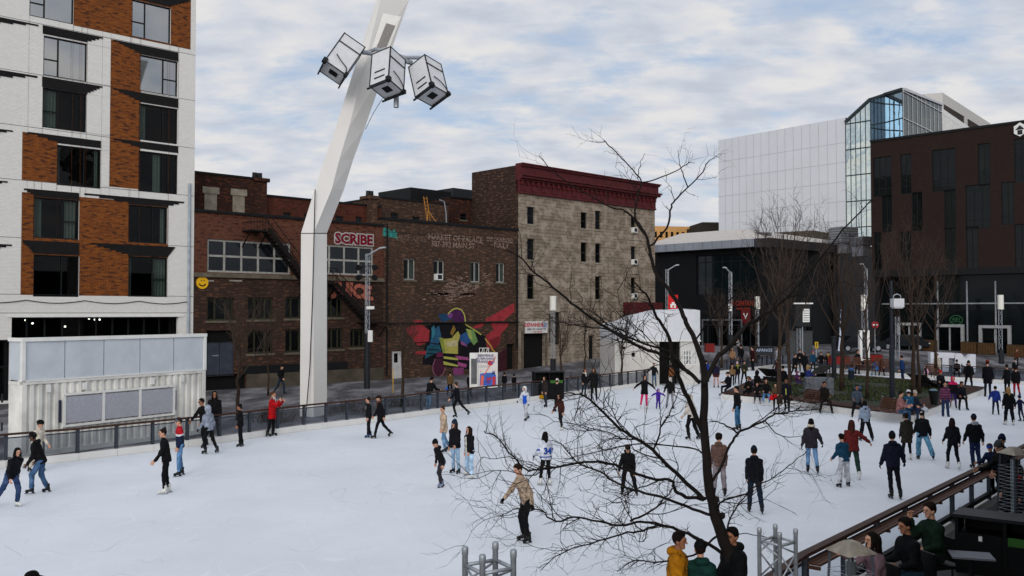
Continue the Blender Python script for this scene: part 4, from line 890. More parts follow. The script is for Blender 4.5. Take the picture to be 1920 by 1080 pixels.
# ================================================================ RINK BOARDS (kick boards, posts, glass, hand rail)
M_KICK = plain('kick_board_white', '#d2d0cc', .5, var=.06, scale=1.2); M_BGL = glassmat('board_glass', '#d9dde2', .0, .03, 1.3)
def resample(pts, step):
    out = [Vector(pts[0])]; acc = 0
    for i in range(len(pts) - 1):
        a, b_ = Vector(pts[i]), Vector(pts[i + 1]); L = (b_ - a).length; n = max(1, round(L / step))
        for k in range(1, n + 1): out.append(a + (b_ - a) * k / n)
    return out
def boards(pts, label, name='rink_boards', step=1.24, kh=.27, rh=1.08, post=.1, skip=None, glass=None):
    P_ = resample(pts, step); root = empty(name, P_[len(P_) // 2], label, 'rink boards', 'boards round the rink')
    k_, g_, r_ = MB(), MB(), MB()
    for i in range(len(P_) - 1):
        a, b_ = P_[i], P_[i + 1]; d = (b_ - a).normalized(); n = Vector((-d.y, d.x, 0)); ang = math.atan2(d.y, d.x); L = (b_ - a).length; c = (a + b_) / 2
        nn = n if n.dot(c - Vector((8, 40, 0))) > 0 else -n
        k_.box(c + nn * .08 + Vector((0, 0, kh / 2 - .02)), (L - .012, .12, kh), rz=ang)
        g_.box(c + nn * .1 + Vector((0, 0, (kh + rh) / 2 - .04)), (L - post - .02, .015, rh - kh - .14), rz=ang)
        if skip and skip(c): continue
        r_.bar(a + nn * .09 + Vector((0, 0, rh)), b_ + nn * .09 + Vector((0, 0, rh)), .15, .06)
    k_.build('kick_board', M_KICK, root); g_.build('glass_panel', glass or M_BGL, root)
    m_ = MB()
    for i in range(len(P_) - 1):
        a, b_ = P_[i], P_[i + 1]; d = (b_ - a).normalized(); n = Vector((-d.y, d.x, 0)); c = (a + b_) / 2; nn = n if n.dot(c - Vector((8, 40, 0))) > 0 else -n
        m_.bar(a + nn * .1 + Vector((0, 0, rh - .12)), b_ + nn * .1 + Vector((0, 0, rh - .12)), .03, .04)
    m_.build('mid_rail', M_POST, root)
    r_.build('hand_rail', M_WOOD, root)
    for i in range(len(P_) - 1):
        a = P_[i]; d = (P_[i + 1] - a).normalized(); n = Vector((-d.y, d.x, 0)); nn = n if n.dot(a - Vector((8, 40, 0))) > 0 else -n; q = MB()
        q.box(a + nn * .12 + Vector((0, 0, (kh + rh) / 2 - .03)), (post, post, rh - kh), rz=math.atan2(d.y, d.x)); q.build('post', M_POST, root)
    return root, P_
boards(BACK, 'long glass rink boards with white kick board along the street side')
boards([BACK[-1]] + FAR, 'far glass rink boards in front of the brown office block', step=1.5)
nb, NP = boards(list(reversed(NEAR[:4])), 'near rink boards with wooden rail and drink shelf along the terrace', step=1.55, kh=.2, post=.09, glass=glassmat('clear_board_glass', '#f1f3f5', .0, .05, 1.08))
boards(list(reversed(NEAR[3:])), 'curved rink boards below the camera at the foot of the bare tree', step=1.6, kh=.25)
sh = MB()
for i in range(len(NP) - 1):
    a, b_ = NP[i], NP[i + 1]; d = (b_ - a).normalized(); n = Vector((d.y, -d.x, 0)); ang = math.atan2(d.y, d.x); c = (a + b_) / 2
    for k in range(3): sh.box(c + n * (.16 + .085 * k) + Vector((0, 0, .95)), ((b_ - a).length - .03, .072, .035), rz=ang)
    sh.box(a + n * .24 + Vector((0, 0, .9)), (.05, .26, .05), 0, rz=ang)
sh.build('drink_shelf', plain('shelf_wood', '#4d3224', .6, var=.4, scale=5), nb)
bs = MB()
for i in range(len(NP) - 1):
    a, b_ = NP[i], NP[i + 1]; d = (b_ - a).normalized(); n = Vector((d.y, -d.x, 0)); bs.box((a + b_) / 2 + n * .14 + Vector((0, 0, .33)), ((b_ - a).length, .1, .1), rz=math.atan2(d.y, d.x))
bs.build('dark_skirting', M_BLACK, nb)
# ================================================================ PLANTED ISLAND IN THE RINK
IP = [G(*p) for p in [(1352, 749), (1478, 761.5), (1592, 778), (1714, 792), (1849, 738), (1707, 722), (1548, 709), (1410, 722)]]
ic = sum(IP, Vector()) / len(IP)
def inset(pts, d):
    n = len(pts); out = []; ar = sum(pts[i].x * pts[(i + 1) % n].y - pts[(i + 1) % n].x * pts[i].y for i in range(n)); sg = 1 if ar > 0 else -1
    for i in range(n):
        a, b_, c = pts[i - 1], pts[i], pts[(i + 1) % n]; e1 = (b_ - a).normalized(); e2 = (c - b_).normalized()
        n1 = Vector((-e1.y, e1.x, 0)) * sg; n2 = Vector((-e2.y, e2.x, 0)) * sg; m_ = (n1 + n2).normalized(); out.append(b_ + m_ * d / max(.5, m_.dot(n1)))
    return out
ZK = .42
I1, I2 = inset(IP, .06), inset(IP, 1.35)
isl = empty('planted_island', (ic.x, ic.y, 0), 'raised planted island with wooden seating edge standing in the rink ice', 'planter')
mb = MB(); n = len(IP)
mb.prism([(p.x, p.y) for p in IP], -.02, .3); mb.build('kerb', M_KICK, isl)
mb = MB()
for i in range(n):
    a, b_, c, d = I1[i], I1[(i + 1) % n], I2[(i + 1) % n], I2[i]
    for k in range(7):
        f0, f1 = k / 7 + .008, (k + 1) / 7 - .008; q = [a + (d - a) * f0, b_ + (c - b_) * f0, b_ + (c - b_) * f1, a + (d - a) * f1]
        mb.add([Vector((p.x, p.y, ZK)) for p in q] + [Vector((p.x, p.y, ZK - .07)) for p in q], [(0, 1, 2, 3), (7, 6, 5, 4), (0, 4, 5, 1), (1, 5, 6, 2), (2, 6, 7, 3), (3, 7, 4, 0)])
M_DECKW = plain('island_deck_wood', '#38231a', .7, var=.4, scale=4); mb.build('seat_deck', M_DECKW, isl)
mb = MB(); mb.prism([(p.x, p.y) for p in inset(IP, .3)], .3, .34); mb.build('dark_base', M_ROOM, isl)
mb = MB(); g2 = [(p.x, p.y) for p in I2]; mb.prism(g2, .3, .40)
m, t, b = nt('soil_and_turf'); v = coords(t); nn_ = noise(t, v, 2.2, 6, .65)
t.links.new(ramp(t, nn_, (.3, '#15130d'), (.5, '#1d2412'), (.75, '#2d3a18')), b.inputs['Base Color']); b.inputs['Roughness'].default_value = .95; bump(t, b, noise(t, v, 14, 5), .8, .05)
mb.build('planting_bed', m, isl)
# grass blades on the bed
rr = random.Random(9); mb = MB(); gx0, gx1 = min(p[0] for p in g2), max(p[0] for p in g2); gy0, gy1 = min(p[1] for p in g2), max(p[1] for p in g2)
def inpoly(x, y, P_):
    c = False
    for i in range(len(P_)):
        (x0, y0), (x1, y1) = P_[i - 1], P_[i]
        if (y0 > y) != (y1 > y) and x < x0 + (y - y0) / (y1 - y0) * (x1 - x0): c = not c
    return c
for _ in range(15000):
    x, y = rr.uniform(gx0, gx1), rr.uniform(gy0, gy1)
    if not inpoly(x, y, g2) or math.sin(x * 1.3) + math.sin(y * .9 + x * .4) < -.9: continue
    h = rr.uniform(.05, .2); a = rr.uniform(0, 6.28); w = .03; dx, dy = math.cos(a) * w, math.sin(a) * w; lx, ly = rr.gauss(0, .06), rr.gauss(0, .06)
    mb.add([(x - dx, y - dy, .4), (x + dx, y + dy, .4), (x + lx, y + ly, .4 + h)], [(0, 1, 2)], rr.choice((0, 0, 1, 2)))
o = mb.build('grass', [plain('grass_green', '#2b3a17', .9, var=.3), plain('grass_dry', '#4b4a24', .9), plain('grass_dark', '#18240f', .9)], None); o['kind'] = 'stuff'
# slatted back benches on the island edge
def edge_pt(px, py, z=ZK): return G(px, py, z)
def backbench(p0, p1, lab, flip=1, nseg=2):
    a, b_ = G(*p0, ZK), G(*p1, ZK); d = (b_ - a).normalized(); n = Vector((-d.y, d.x, 0)); n = n if n.dot(ic - a) > 0 else -n; L = (b_ - a).length; ang = math.atan2(d.y, d.x)
    root = empty('slatted_bench', (a + b_) / 2, lab, 'bench', 'slatted benches on the planted island'); s1, s2 = MB(), MB()
    for k in range(5): s1.box((a + b_) / 2 + n * (.08 + .1 * k) + Vector((0, 0, .09)), (L, .085, .035), rz=ang)
    s1.build('seat', M_BENCH, root)
    for k in range(5): s2.box((a + b_) / 2 + n * (.62 + .045 * k) + Vector((0, 0, .18 + .1 * k)), (L, .035, .085), rz=ang)
    s2.build('backrest', M_BENCH, root)
    for k in range(nseg + 1):
        f_ = MB(); q = a + (b_ - a) * k / nseg; f_.box(q + n * .35 + Vector((0, 0, .04)), (.06, .6, .06), rz=ang); f_.bar(q + n * .6 + Vector((0, 0, .02)), q + n * .86 + Vector((0, 0, .66)), .05); f_.build('frame', M_LINE, root)
M_BENCH = plain('bench_slat_wood', '#4a2a1a', .6, var=.35, scale=5)
backbench((1487, 752), (1530, 758), 'brown slatted bench below the grey stone block'); backbench((1627, 770), (1672, 777), 'brown slatted bench right of the man in the grey blue shirt')
def lounger(px, py, ang, lab, L=2.1):
    c = G(px, py, ZK); root = empty('lounger_bench', c, lab, 'bench', 'reclining benches on the planted island'); M = Matrix.Translation(c) @ Matrix.Rotation(R(ang), 4, 'Z'); mb = MB()
    prof = [(-L / 2, .38), (-.2, .28), (.3, .3), (L / 2, .85)]
    for i in range(3):
        (x0, z0), (x1, z1) = prof[i], prof[i + 1]; n_ = max(3, int((x1 - x0) / .12))
        for k in range(n_):
            f = (k + .5) / n_; mb.box(None, ((x1 - x0) / n_ * .85, 1.5, .05), M=M @ Matrix.Translation((x0 + (x1 - x0) * f, 0, z0 + (z1 - z0) * f)) @ Matrix.Rotation(-math.atan2(z1 - z0, x1 - x0), 4, 'Y'))
    mb.build('seat_slats', M_DKB, root); mb = MB()
    for sx in (-.6, .6): mb.box(None, (.07, 1.4, .3), M=M @ Matrix.Translation((sx, 0, .14)))
    mb.bar(M @ Vector((.3, 0, .1)), M @ Vector((L / 2 - .1, 0, .75)), .06); mb.build('frame', M_BLACK, root)
M_DKB = plain('dark_bench_wood', '#17110e', .6, var=.35, scale=5)
lounger(1525, 707.5, 12, 'dark reclining bench seen from behind at the back of the island'); lounger(1458, 714, -150, 'dark reclining bench beside the twin tree trunks'); lounger(1742, 727, -160, 'dark reclining bench right of the thick grey lamp post')
mb = MB(); c = G(1535, 741, .35); M_STONEB = plain('grey_granite', '#5c6066', .7, var=.25, scale=5, bmp=.2); hw = 50 * (c.y / FPX) / 2
mb.box((c.x, c.y, .85), (hw * 2.0, .9, 1.0), rz=-.15); o = topobj(mb, 'stone_block', M_STONEB, (c.x, c.y, .4), 'large grey stone block lying on the planted island', 'stone')
bev = o.modifiers.new('b', 'BEVEL'); bev.width = .05; bev.segments = 2
mb = MB(); c = G(1752, 759, .4); mb.lathe(c, [(.16, 0), (.26, .66), (.28, .7), (.25, .71), (.23, .66), (.1, .64)], 16); o = topobj(mb, 'litter_bin', M_BLACK, c, 'dark flared litter bin on the right of the planted island', 'litter bin')
mb = MB(); mb.lathe(c + Vector((-.03, 0, .66)), [(.18, 0), (.2, .07), (.13, .12), (.04, .14)], 9); q = mb.build('bin_bag', plain('pale_bag', '#5b7380', .5), None); q.data.transform(Matrix.Translation(-c)); q.parent = o
for px, py, lab in ((1596, 712, 'short blue topped bollard light at the back of the island'), (1608, 752, 'short dark bollard light in the grass near the bench')):
    c = G(px, py, .4); mb = MB(); mb.lathe(c, [(.2, 0), (.2, .62), (.18, .66)], 14); o = topobj(mb, 'bollard_light', plain('bollard_navy', '#141c2c', .5), c, lab, 'bollard', 'bollard lights on the island'); mb = MB(); mb.lathe(c + Vector((0, 0, .66)), [(.19, 0), (.17, .1), (.1, .16)], 14)
    q = mb.build('cap', plain('bollard_blue', '#2b4f80', .5), None); q.data.transform(Matrix.Translation(-c)); q.parent = o
# ================================================================ TREES
M_BARK = plain('dark_bark', '#17120f', .9, var=.4, scale=9, bmp=.6); M_BARKB = plain('brown_bark', '#35281f', .9, var=.4, scale=6, bmp=.5); M_TWIG = plain('twig_brown', '#3a2f28', .9, var=.3)
def twig(mb, p, d, L, r, rng, depth, n=4, up=.08):
    k = max(3, int(L / .1)); k = min(k, 13); pts = [p.copy()]; q = p.copy(); dd = d.copy()
    for i in range(k):
        dd = (dd + Vector((rng.gauss(0, .2), rng.gauss(0, .2), rng.gauss(0, .2) + up))).normalized(); q = q + dd * (L / k); pts.append(q.copy())
        if depth > 0 and rng.random() < .62:
            s = Vector((rng.gauss(0, 1), rng.gauss(0, 1), rng.gauss(0, .7))); s = (s - dd * s.dot(dd)).normalized(); twig(mb, q, (dd * .62 + s * .78).normalized(), L * rng.uniform(.35, .7) * (1 - .4 * i / k), r * .62, rng, depth - 1, n, up)
    mb.tube(pts, [r * (1 - .72 * i / k) for i in range(k + 1)], n, caps=False)
def smoothpath(pts, jit, rng, sub=4):
    out = []
    for i in range(len(pts) - 1):
        p0, p1, p2, p3 = pts[max(i - 1, 0)], pts[i], pts[i + 1], pts[min(i + 2, len(pts) - 1)]
        for k in range(sub):
            t = k / sub; v = .5 * ((2 * p1) + (p2 - p0) * t + (2 * p0 - 5 * p1 + 4 * p2 - p3) * t * t + (3 * p1 - p0 - 3 * p2 + p3) * t ** 3)
            out.append(v + Vector((rng.gauss(0, jit), rng.gauss(0, jit), rng.gauss(0, jit))))
    out.append(pts[-1]); return out
TY = 13.6
tb = PT(1400, 1230, TY); tb.z = 0
ft = empty('bare_tree', tb, 'large dark bare tree with spreading branches in front of the rink', 'tree')
# each limb: pixels along it, distance at its ends, radii at its ends
LIMB = [([(1404, 1260), (1392, 1110), (1375, 1060), (1352, 1000), (1335, 940), (1326, 880), (1320, 800), (1321, 738), (1318, 688), (1303, 638), (1286, 605), (1277, 581), (1254, 542), (1232, 517), (1220, 478), (1213, 444), (1198, 419), (1190, 402), (1196, 368), (1203, 342), (1192, 325), (1173, 304), (1147, 278), (1132, 263)], 0, .3, .128, .012, 0),
 ([(1318, 811), (1295, 758), (1279, 721), (1263, 685), (1255, 633), (1231, 594), (1216, 560), (1190, 530)], 0, -1.2, .06, .012, 0),
 ([(1320, 721), (1344, 673), (1362, 655), (1381, 633), (1399, 612), (1418, 599), (1440, 585), (1467, 566), (1500, 530), (1550, 470), (1590, 420), (1640, 370)], 0, 1.6, .062, .01, 0),
 ([(1314, 718), (1281, 690), (1255, 671), (1201, 651), (1152, 623), (1105, 593), (1071, 568), (1037, 538), (1003, 513), (977, 485), (950, 466)], 0, -1.5, .05, .008, 0),
 ([(1290, 700), (1258, 662), (1198, 640), (1140, 618), (1090, 612), (1030, 600)], -.4, 1.2, .036, .006, 0),
 ([(1213, 444), (1177, 398), (1150, 390), (1110, 370), (1062, 340), (1035, 318), (1010, 291)], .1, -1.0, .02, .005, 0),
 ([(1220, 461), (1250, 427), (1258, 389), (1269, 372), (1290, 351), (1318, 321), (1326, 304), (1345, 293)], .1, 1.0, .026, .005, 0),
 ([(1290, 351), (1280, 325), (1275, 308), (1271, 280)], .6, .2, .014, .004, 0), ([(1205, 342), (1241, 332), (1275, 317), (1290, 306), (1303, 306)], .3, -.6, .014, .004, 0), ([(1196, 335), (1200, 310), (1210, 287)], .3, .5, .01, .003, 0),
 ([(1320, 937), (1287, 905), (1247, 868), (1214, 835), (1173, 811), (1141, 783), (1112, 754), (1080, 738), (1050, 741)], 0, -1.4, .05, .008, 1),
 ([(1322, 935), (1287, 931), (1267, 921), (1259, 901), (1230, 899), (1190, 888), (1141, 868), (1084, 868), (1043, 876), (1014, 880), (986, 880), (961, 856), (933, 823), (908, 809)], 0, -1.8, .045, .007, 1),
 ([(1332, 966), (1287, 950), (1238, 931), (1198, 921), (1161, 909), (1124, 884), (1084, 868), (1055, 835), (1035, 825)], 0, .9, .042, .006, 1),
 ([(1366, 1042), (1342, 1029), (1312, 1011), (1271, 994), (1238, 984), (1202, 978), (1165, 986), (1124, 978), (1075, 970), (1043, 978), (1014, 958), (974, 954), (939, 968)], 0, -1.5, .045, .006, 1),
 ([(1240, 985), (1206, 994), (1165, 1002), (1108, 1019), (1051, 1037), (1014, 1070)], -.5, -1.9, .026, .005, 1), ([(1345, 1005), (1300, 1040), (1230, 1055), (1190, 1052), (1157, 1072)], 0, -.9, .026, .005, 1),
 ([(1181, 978), (1222, 958), (1250, 930), (1262, 915)], -.7, .5, .02, .008, 1), ([(1225, 845), (1240, 800), (1258, 770), (1275, 730)], -.5, .5, .022, .006, 1),
 ([(1327, 913), (1348, 884), (1369, 835), (1385, 811), (1403, 803), (1434, 788), (1453, 776), (1475, 774), (1497, 769), (1521, 768), (1540, 767)], 0, 1.5, .038, .006, 2),
 ([(1383, 812), (1375, 806), (1351, 792), (1330, 790)], .5, .2, .022, .006, 2), ([(1341, 964), (1349, 944), (1358, 939), (1399, 925), (1419, 911), (1447, 897), (1474, 878), (1497, 858), (1513, 849)], 0, 1.2, .026, .005, 2),
 ([(1360, 1003), (1368, 975), (1383, 950), (1405, 922), (1425, 905)], 0, .6, .022, .007, 2), ([(1434, 788), (1455, 812), (1480, 820), (1508, 817)], .9, 1.2, .014, .004, 2), ([(1450, 778), (1466, 750), (1470, 742)], 1.0, 1.0, .01, .004, 2),
 ([(1320, 850), (1290, 840), (1200, 832), (1130, 845), (1070, 858)], 0, 1.2, .02, .005, 1), ([(1345, 1010), (1400, 1000), (1450, 1012)], 0, .3, .014, .004, 2), ([(1303, 638), (1330, 600), (1370, 560), (1420, 520), (1450, 470)], .1, -1.3, .02, .005, 0)]
rng = random.Random(77); tm, cm = MB(), MB()
for li, (px, da, db, ra, rb2, zone) in enumerate(LIMB):
    n = len(px); pts = [PT(x, y, TY + da + (db - da) * (i / (n - 1)) ** 1.3 + (0 if li == 0 else rng.gauss(0, .06))) for i, (x, y) in enumerate(px)]
    pp = smoothpath(pts, .006 if li else .004, rng); k = len(pp)
    if li == 0:
        zk = [(-1, .125), (1.0, .11), (1.7, .09), (2.3, .074), (2.8, .068), (3.6, .06), (4.1, .052), (4.5, .04), (5.2, .031), (6.0, .023), (6.6, .015), (7.3, .009), (9, .005)]
        rads = []
        for p in pp:
            a_ = [q for q in zk if q[0] <= p.z][-1]; b2_ = [q for q in zk if q[0] > p.z][0]; rads.append(a_[1] + (b2_[1] - a_[1]) * (p.z - a_[0]) / (b2_[0] - a_[0]))
    else: rads = [ra * .52 * (1 - i / (k - 1)) ** .85 + rb2 * .8 for i in range(k)]
    (tm if ra > .03 else cm).tube(pp, rads, 9 if ra > .05 else 6)
    dens = 1.0 if li else .5; L = sum((pp[i + 1] - pp[i]).length for i in range(k - 1)); nt_ = int(L * (10 if zone == 1 else 4.5 if zone == 0 else 7) * dens)
    for _ in range(int(L * (1.3 if zone == 1 else .8)) if li and px[0][1] > 600 else 0):          # secondary branches
        i = int(k * rng.uniform(.15, .95)); i = min(i, k - 2); d = (pp[i + 1] - pp[i]).normalized(); s = Vector((rng.gauss(0, 1), rng.gauss(0, .8), rng.gauss(.1, .6))); s = (s - d * s.dot(d)).normalized()
        twig(cm, pp[i], (d * .85 + s * .5).normalized(), rng.uniform(.7, 1.45), min(.011, rads[i] * .6), rng, 2, 5, .01)
    for _ in range(nt_):
        i = int(k * (.12 + .88 * rng.random() ** .8)) if li else int(k * rng.uniform(.5, 1)); i = min(i, k - 2); d = (pp[i + 1] - pp[i]).normalized(); s = Vector((rng.gauss(0, 1), rng.gauss(0, 1), rng.gauss(0, .6))); s = (s - d * s.dot(d)).normalized()
        twig(cm, pp[i], (d * .75 + s * .65).normalized(), rng.uniform(.14, .6), min(.0068, rads[i] * .5), rng, 2 if rng.random() < .5 else 1, 4, .015)
for (x, y) in ((1334, 930), (1352, 1000), (1345, 960)):
    p = PT(x, y, TY); tm.lathe(p + Vector((.07, -.02, -.05)), [(.02, -.05), (.045, -.02), (.04, .03), (.015, .05)], 8)
tm.build('trunk', M_BARK, ft, True); cm.build('crown', M_BARK, ft)
def vase_tree(px, py, z, H, r, spread, seed, lab, name='bare_tree', grp='bare trees on the planted island', nb=13, mat=None, twigs=(3, 6), trunk=.33, base=None):
    rng = random.Random(seed); b_ = base or G(px, py, z); root = empty(name, b_, lab, 'tree', grp); tm, cm = MB(), MB(); hT = H * trunk
    tp_ = [b_ + Vector((rng.gauss(0, .01) * i, rng.gauss(0, .01) * i, hT * i / 5)) for i in range(6)]; top = tp_[-1]
    lead = [top + Vector((rng.gauss(0, .04) * i, rng.gauss(0, .04) * i, (H - hT) * .8 * i / 5)) for i in range(1, 6)]
    allp = tp_ + lead; tm.tube(allp, [r * (1.15 if i == 0 else 1) * (1 - .9 * i / 10) + .006 for i in range(11)], 8); tm.build('trunk', mat or M_BARKB, root, True)
    for k in range(nb):
        f = rng.uniform(0, 1); i0 = 4 + f * 4.5; i = int(i0); p = allp[i].lerp(allp[i + 1], i0 - i); a = k * 2.4 + rng.gauss(0, .3); L = (H - (p.z - b_.z)) * rng.uniform(.65, .98); out = spread * rng.uniform(.5, 1.0) * (1 - .35 * f)
        m_ = 7; pts = [p]; 
        for j in range(1, m_ + 1):
            t = j / m_; rad = out * (t ** .8); pts.append(p + Vector((math.cos(a) * rad + rng.gauss(0, .05), math.sin(a) * rad + rng.gauss(0, .05), L * t ** 1.1)))
        rr_ = r * .32 * (1 - .5 * f); cm.tube(pts, [rr_ * .9 * (1 - .85 * j / m_) + .004 for j in range(m_ + 1)], 5, caps=False)
        for _ in range(rng.randint(*twigs)):
            j = rng.randint(1, m_ - 1); d = (pts[j + 1] - pts[j]).normalized(); s = Vector((rng.gauss(0, 1), rng.gauss(0, 1), .2)).normalized(); twig(cm, pts[j], (d * .8 + s * .5).normalized(), L * rng.uniform(.2, .45), rr_ * .3 + .0035, rng, 1, 3, .12)
    cm.build('crown', M_TWIG if mat is None else mat, root)
for (px, py, H, r, sp, sd, lab) in ((1462, 757, 10.0, .13, 2.3, 1, 'bare upright tree with twiggy crown, left of the twin trunks on the island'), (1480, 748, 10.4, .11, 2.4, 2, 'bare upright tree, right of the twin trunks behind the man with sunglasses'),
  (1579, 732, 9.6, .16, 2.6, 3, 'thick bare tree behind the grey stone block on the island'), (1626, 748, 8.6, .09, 2.2, 4, 'slim bare tree behind the man in the grey blue shirt'), (1712, 741, 9.6, .13, 2.5, 5, 'bare tree right of the thick grey lamp post on the island'), (1724, 738, 8.8, .09, 2.3, 6, 'slim bare tree, rightmost on the planted island')):
    vase_tree(px, py, .4, H, r, sp, sd, lab)
for (px, py, H, r, sp, sd, lab) in ((446, 787, 6.2, .1, 1.9, 11, 'bare street tree with forked stem behind the woman in black, left of the mast'), (503, 742, 6.0, .06, 1.6, 12, 'thin bare sapling against the sooty brick wall left of the white mast'), (755, 752, 6.0, .1, 1.9, 13, 'bare street tree in front of the white door under the mural'),
  (1052, 716, 5.4, .09, 1.6, 14, 'small bare tree right of the tall lamp mast by the stone block'), (1096, 700, 5.2, .07, 1.5, 15, 'thin bare tree in front of the stone block between mast and cabin'), (1166, 726, 5.6, .1, 1.5, 16, 'small bare tree in front of the white cabin'),
  (1353, 690, 5.6, .09, 1.8, 17, 'bare tree on the plaza before the restaurant entrance'), (1755, 690, 7.5, .1, 2.2, 18, 'bare street tree left of the white letters'), (1418, 680, 6.0, .08, 1.8, 19, 'bare tree beside the dark kiosk counter on the plaza')):
    b_ = G(px, py, 0); b_.z = max(0, gz(b_.x, b_.y) - .05)
    b_ = G(px, py, b_.z); vase_tree(px, py, b_.z, H, r, sp, sd, lab, grp='bare street trees', nb=12, twigs=(4, 7), trunk=.36, base=b_)
# low bushes behind the boards near the mast
rng = random.Random(5)
for k, (px, py, lab) in enumerate(((520, 792, 'low twiggy brown bush behind the glass left of the white mast'), (655, 771, 'low twiggy bush behind the glass right of the white mast'), (745, 762, 'small dark green evergreen bush by the street tree'))):
    b_ = G(px, py, 0); mb = MB()
    for _ in range(120):
        p = b_ + Vector((rng.gauss(0, .6), rng.gauss(0, .35), 0)); twig(mb, p, Vector((rng.gauss(0, .35), rng.gauss(0, .35), 1)).normalized(), rng.uniform(.35, .8), .008, rng, 1, 3)
    topobj(mb, 'bush', M_TWIG if k < 2 else plain('evergreen', '#182013', .9), b_, lab, 'bush', 'bushes behind the boards')
# ================================================================ LAMP MASTS
M_LBOX = plain('lamp_diffuser', '#d6d3ca', .4, var=.04)
def lattice(mb, c, z0, z1, w, n=None, r=.022):
    cs = [Vector((c.x + w * math.cos(a), c.y + w * math.sin(a), 0)) for a in (R(30), R(150), R(270))]
    for p in cs: mb.tube([(p.x, p.y, z0), (p.x, p.y, z1)], r, 5)
    n = n or max(2, int((z1 - z0) / .55))
    for k in range(n):
        za, zb = z0 + (z1 - z0) * k / n, z0 + (z1 - z0) * (k + 1) / n
        for j in range(3): a, b_ = cs[j], cs[(j + 1) % 3]; mb.bar((a.x, a.y, za), (b_.x, b_.y, zb), r * 1.1); mb.bar((a.x, a.y, zb), (b_.x, b_.y, zb), r * 1.1)
def lamp_mast(px, py, ytop, lab, w=.16, basef=.3, box=None, arm=None, spots=(), Y=None, zb=None, extra=None):
    b_ = G(px, py, 0) if Y is None else PT(px, py, Y)
    z0 = zb if zb is not None else b_.z; b_.z = z0; H = PT(px, ytop, b_.y).z; root = empty('lamp_mast', b_, lab, 'lamp post', 'lattice lamp masts')
    zB = z0 + (H - z0) * basef; mb = MB(); mb.tube([(b_.x, b_.y, z0 - .05), (b_.x, b_.y, zB)], w * 1.25, 10); mb.build('base_column', M_DKGREY, root)
    zt_ = H - (box or 0); mb = MB(); lattice(mb, b_, zB, zt_, w); mb.build('lattice', M_STEEL, root)
    if box: mb = MB(); mb.tube([(b_.x, b_.y, zt_), (b_.x, b_.y, H)], w * 1.45, 12); mb.build('lamp_box', M_LBOX, root)
    if arm:
        mb = MB(); q = b_ + Vector((0, 0, H - z0)); e = q + Vector((arm, -.3, .35)); mb.bar(q + Vector((0, 0, -.1)), e, .09); a_ = mb.build('lamp_arm', M_STEEL, root); mb = MB(); mb.bar(e, e + Vector((arm * .45, -.1, .05)), .28, .1); mb.build('lamp_head', plain('lamp_head_grey', '#a6a9ad', .4), a_)
    for (sx, yy, col) in spots:
        z_ = PT(px, yy, b_.y).z; p = b_ + Vector((sx, -.1, 0)); mb = MB(); mb.tube([(p.x, p.y + .15, z_), (p.x + sx * .3, p.y - .3, z_ - .12)], [.14, .2], 10); mb.bar((b_.x, b_.y, z_), (p.x, p.y, z_), .05); mb.build('spotlight', M_BLACK, root)
    if extra:
        for (yy, w2, h2, mt) in extra: z_ = PT(px, yy, b_.y).z; mb = MB(); mb.box((b_.x + .25, b_.y - .25, z_), (w2, .2, h2)); mb.build('control_box', mt, root)
    return root
lamp_mast(688, 729, 476, 'tall lattice lamp mast with black spotlights right of the white mast', basef=.41, arm=.85, spots=((-.42, 499, 0), (.42, 499, 0), (-.42, 518, 0), (.42, 518, 0)), extra=((630, .3, .75, M_WHITE), (577, .5, .2, M_WHITE)))
lamp_mast(1037, 712, 555, 'lattice lamp mast with white lamp box in front of the grey stone block', basef=.25, box=1.08, w=.17)
lamp_mast(1252, 690, 505, 'lamp mast with street lamp arm left of the red banner', basef=.3, arm=.7, Y=84, zb=1.0)
lamp_mast(1371, 680, 510, 'tall lamp mast carrying a parking sign in front of the restaurant', basef=.25, arm=-.5, Y=82, zb=1.1)
lamp_mast(1421, 680, 556, 'lamp mast with white lamp box before the restaurant lettering', basef=.2, box=1.1, Y=80, zb=.9)
lamp_mast(1626, 700, 504, 'tall lamp mast with arm at the corner of the brown office block', basef=.25, arm=-.4, Y=78, zb=.9)
lamp_mast(1621, 700, 553, 'lamp mast with white lamp box and wide white base left of the office block', basef=.02, box=1.3, Y=75, zb=.8)
lamp_mast(1878, 700, 553, 'lamp mast with white lamp box and dark base right of the white letters', basef=.25, box=1.18, Y=74, zb=.5)
c = PT(1620, 668, 74.6); mb = MB(); z0, z1 = PT(1620, 676, 74.6).z, PT(1620, 622, 74.6).z
for sx in (-.3, .3): mb.box((c.x + sx, c.y, (z0 + z1) / 2), (.2, .4, z1 - z0))
mb.box((c.x, c.y, z1 + .06), (.8, .4, .12)); mb.box((c.x, c.y + .1, z0 + .05), (.8, .4, .1)); topobj(mb, 'white_portal', M_WHITE, (c.x, c.y, z0), 'white box portal frame round the foot of a lamp mast', 'frame')
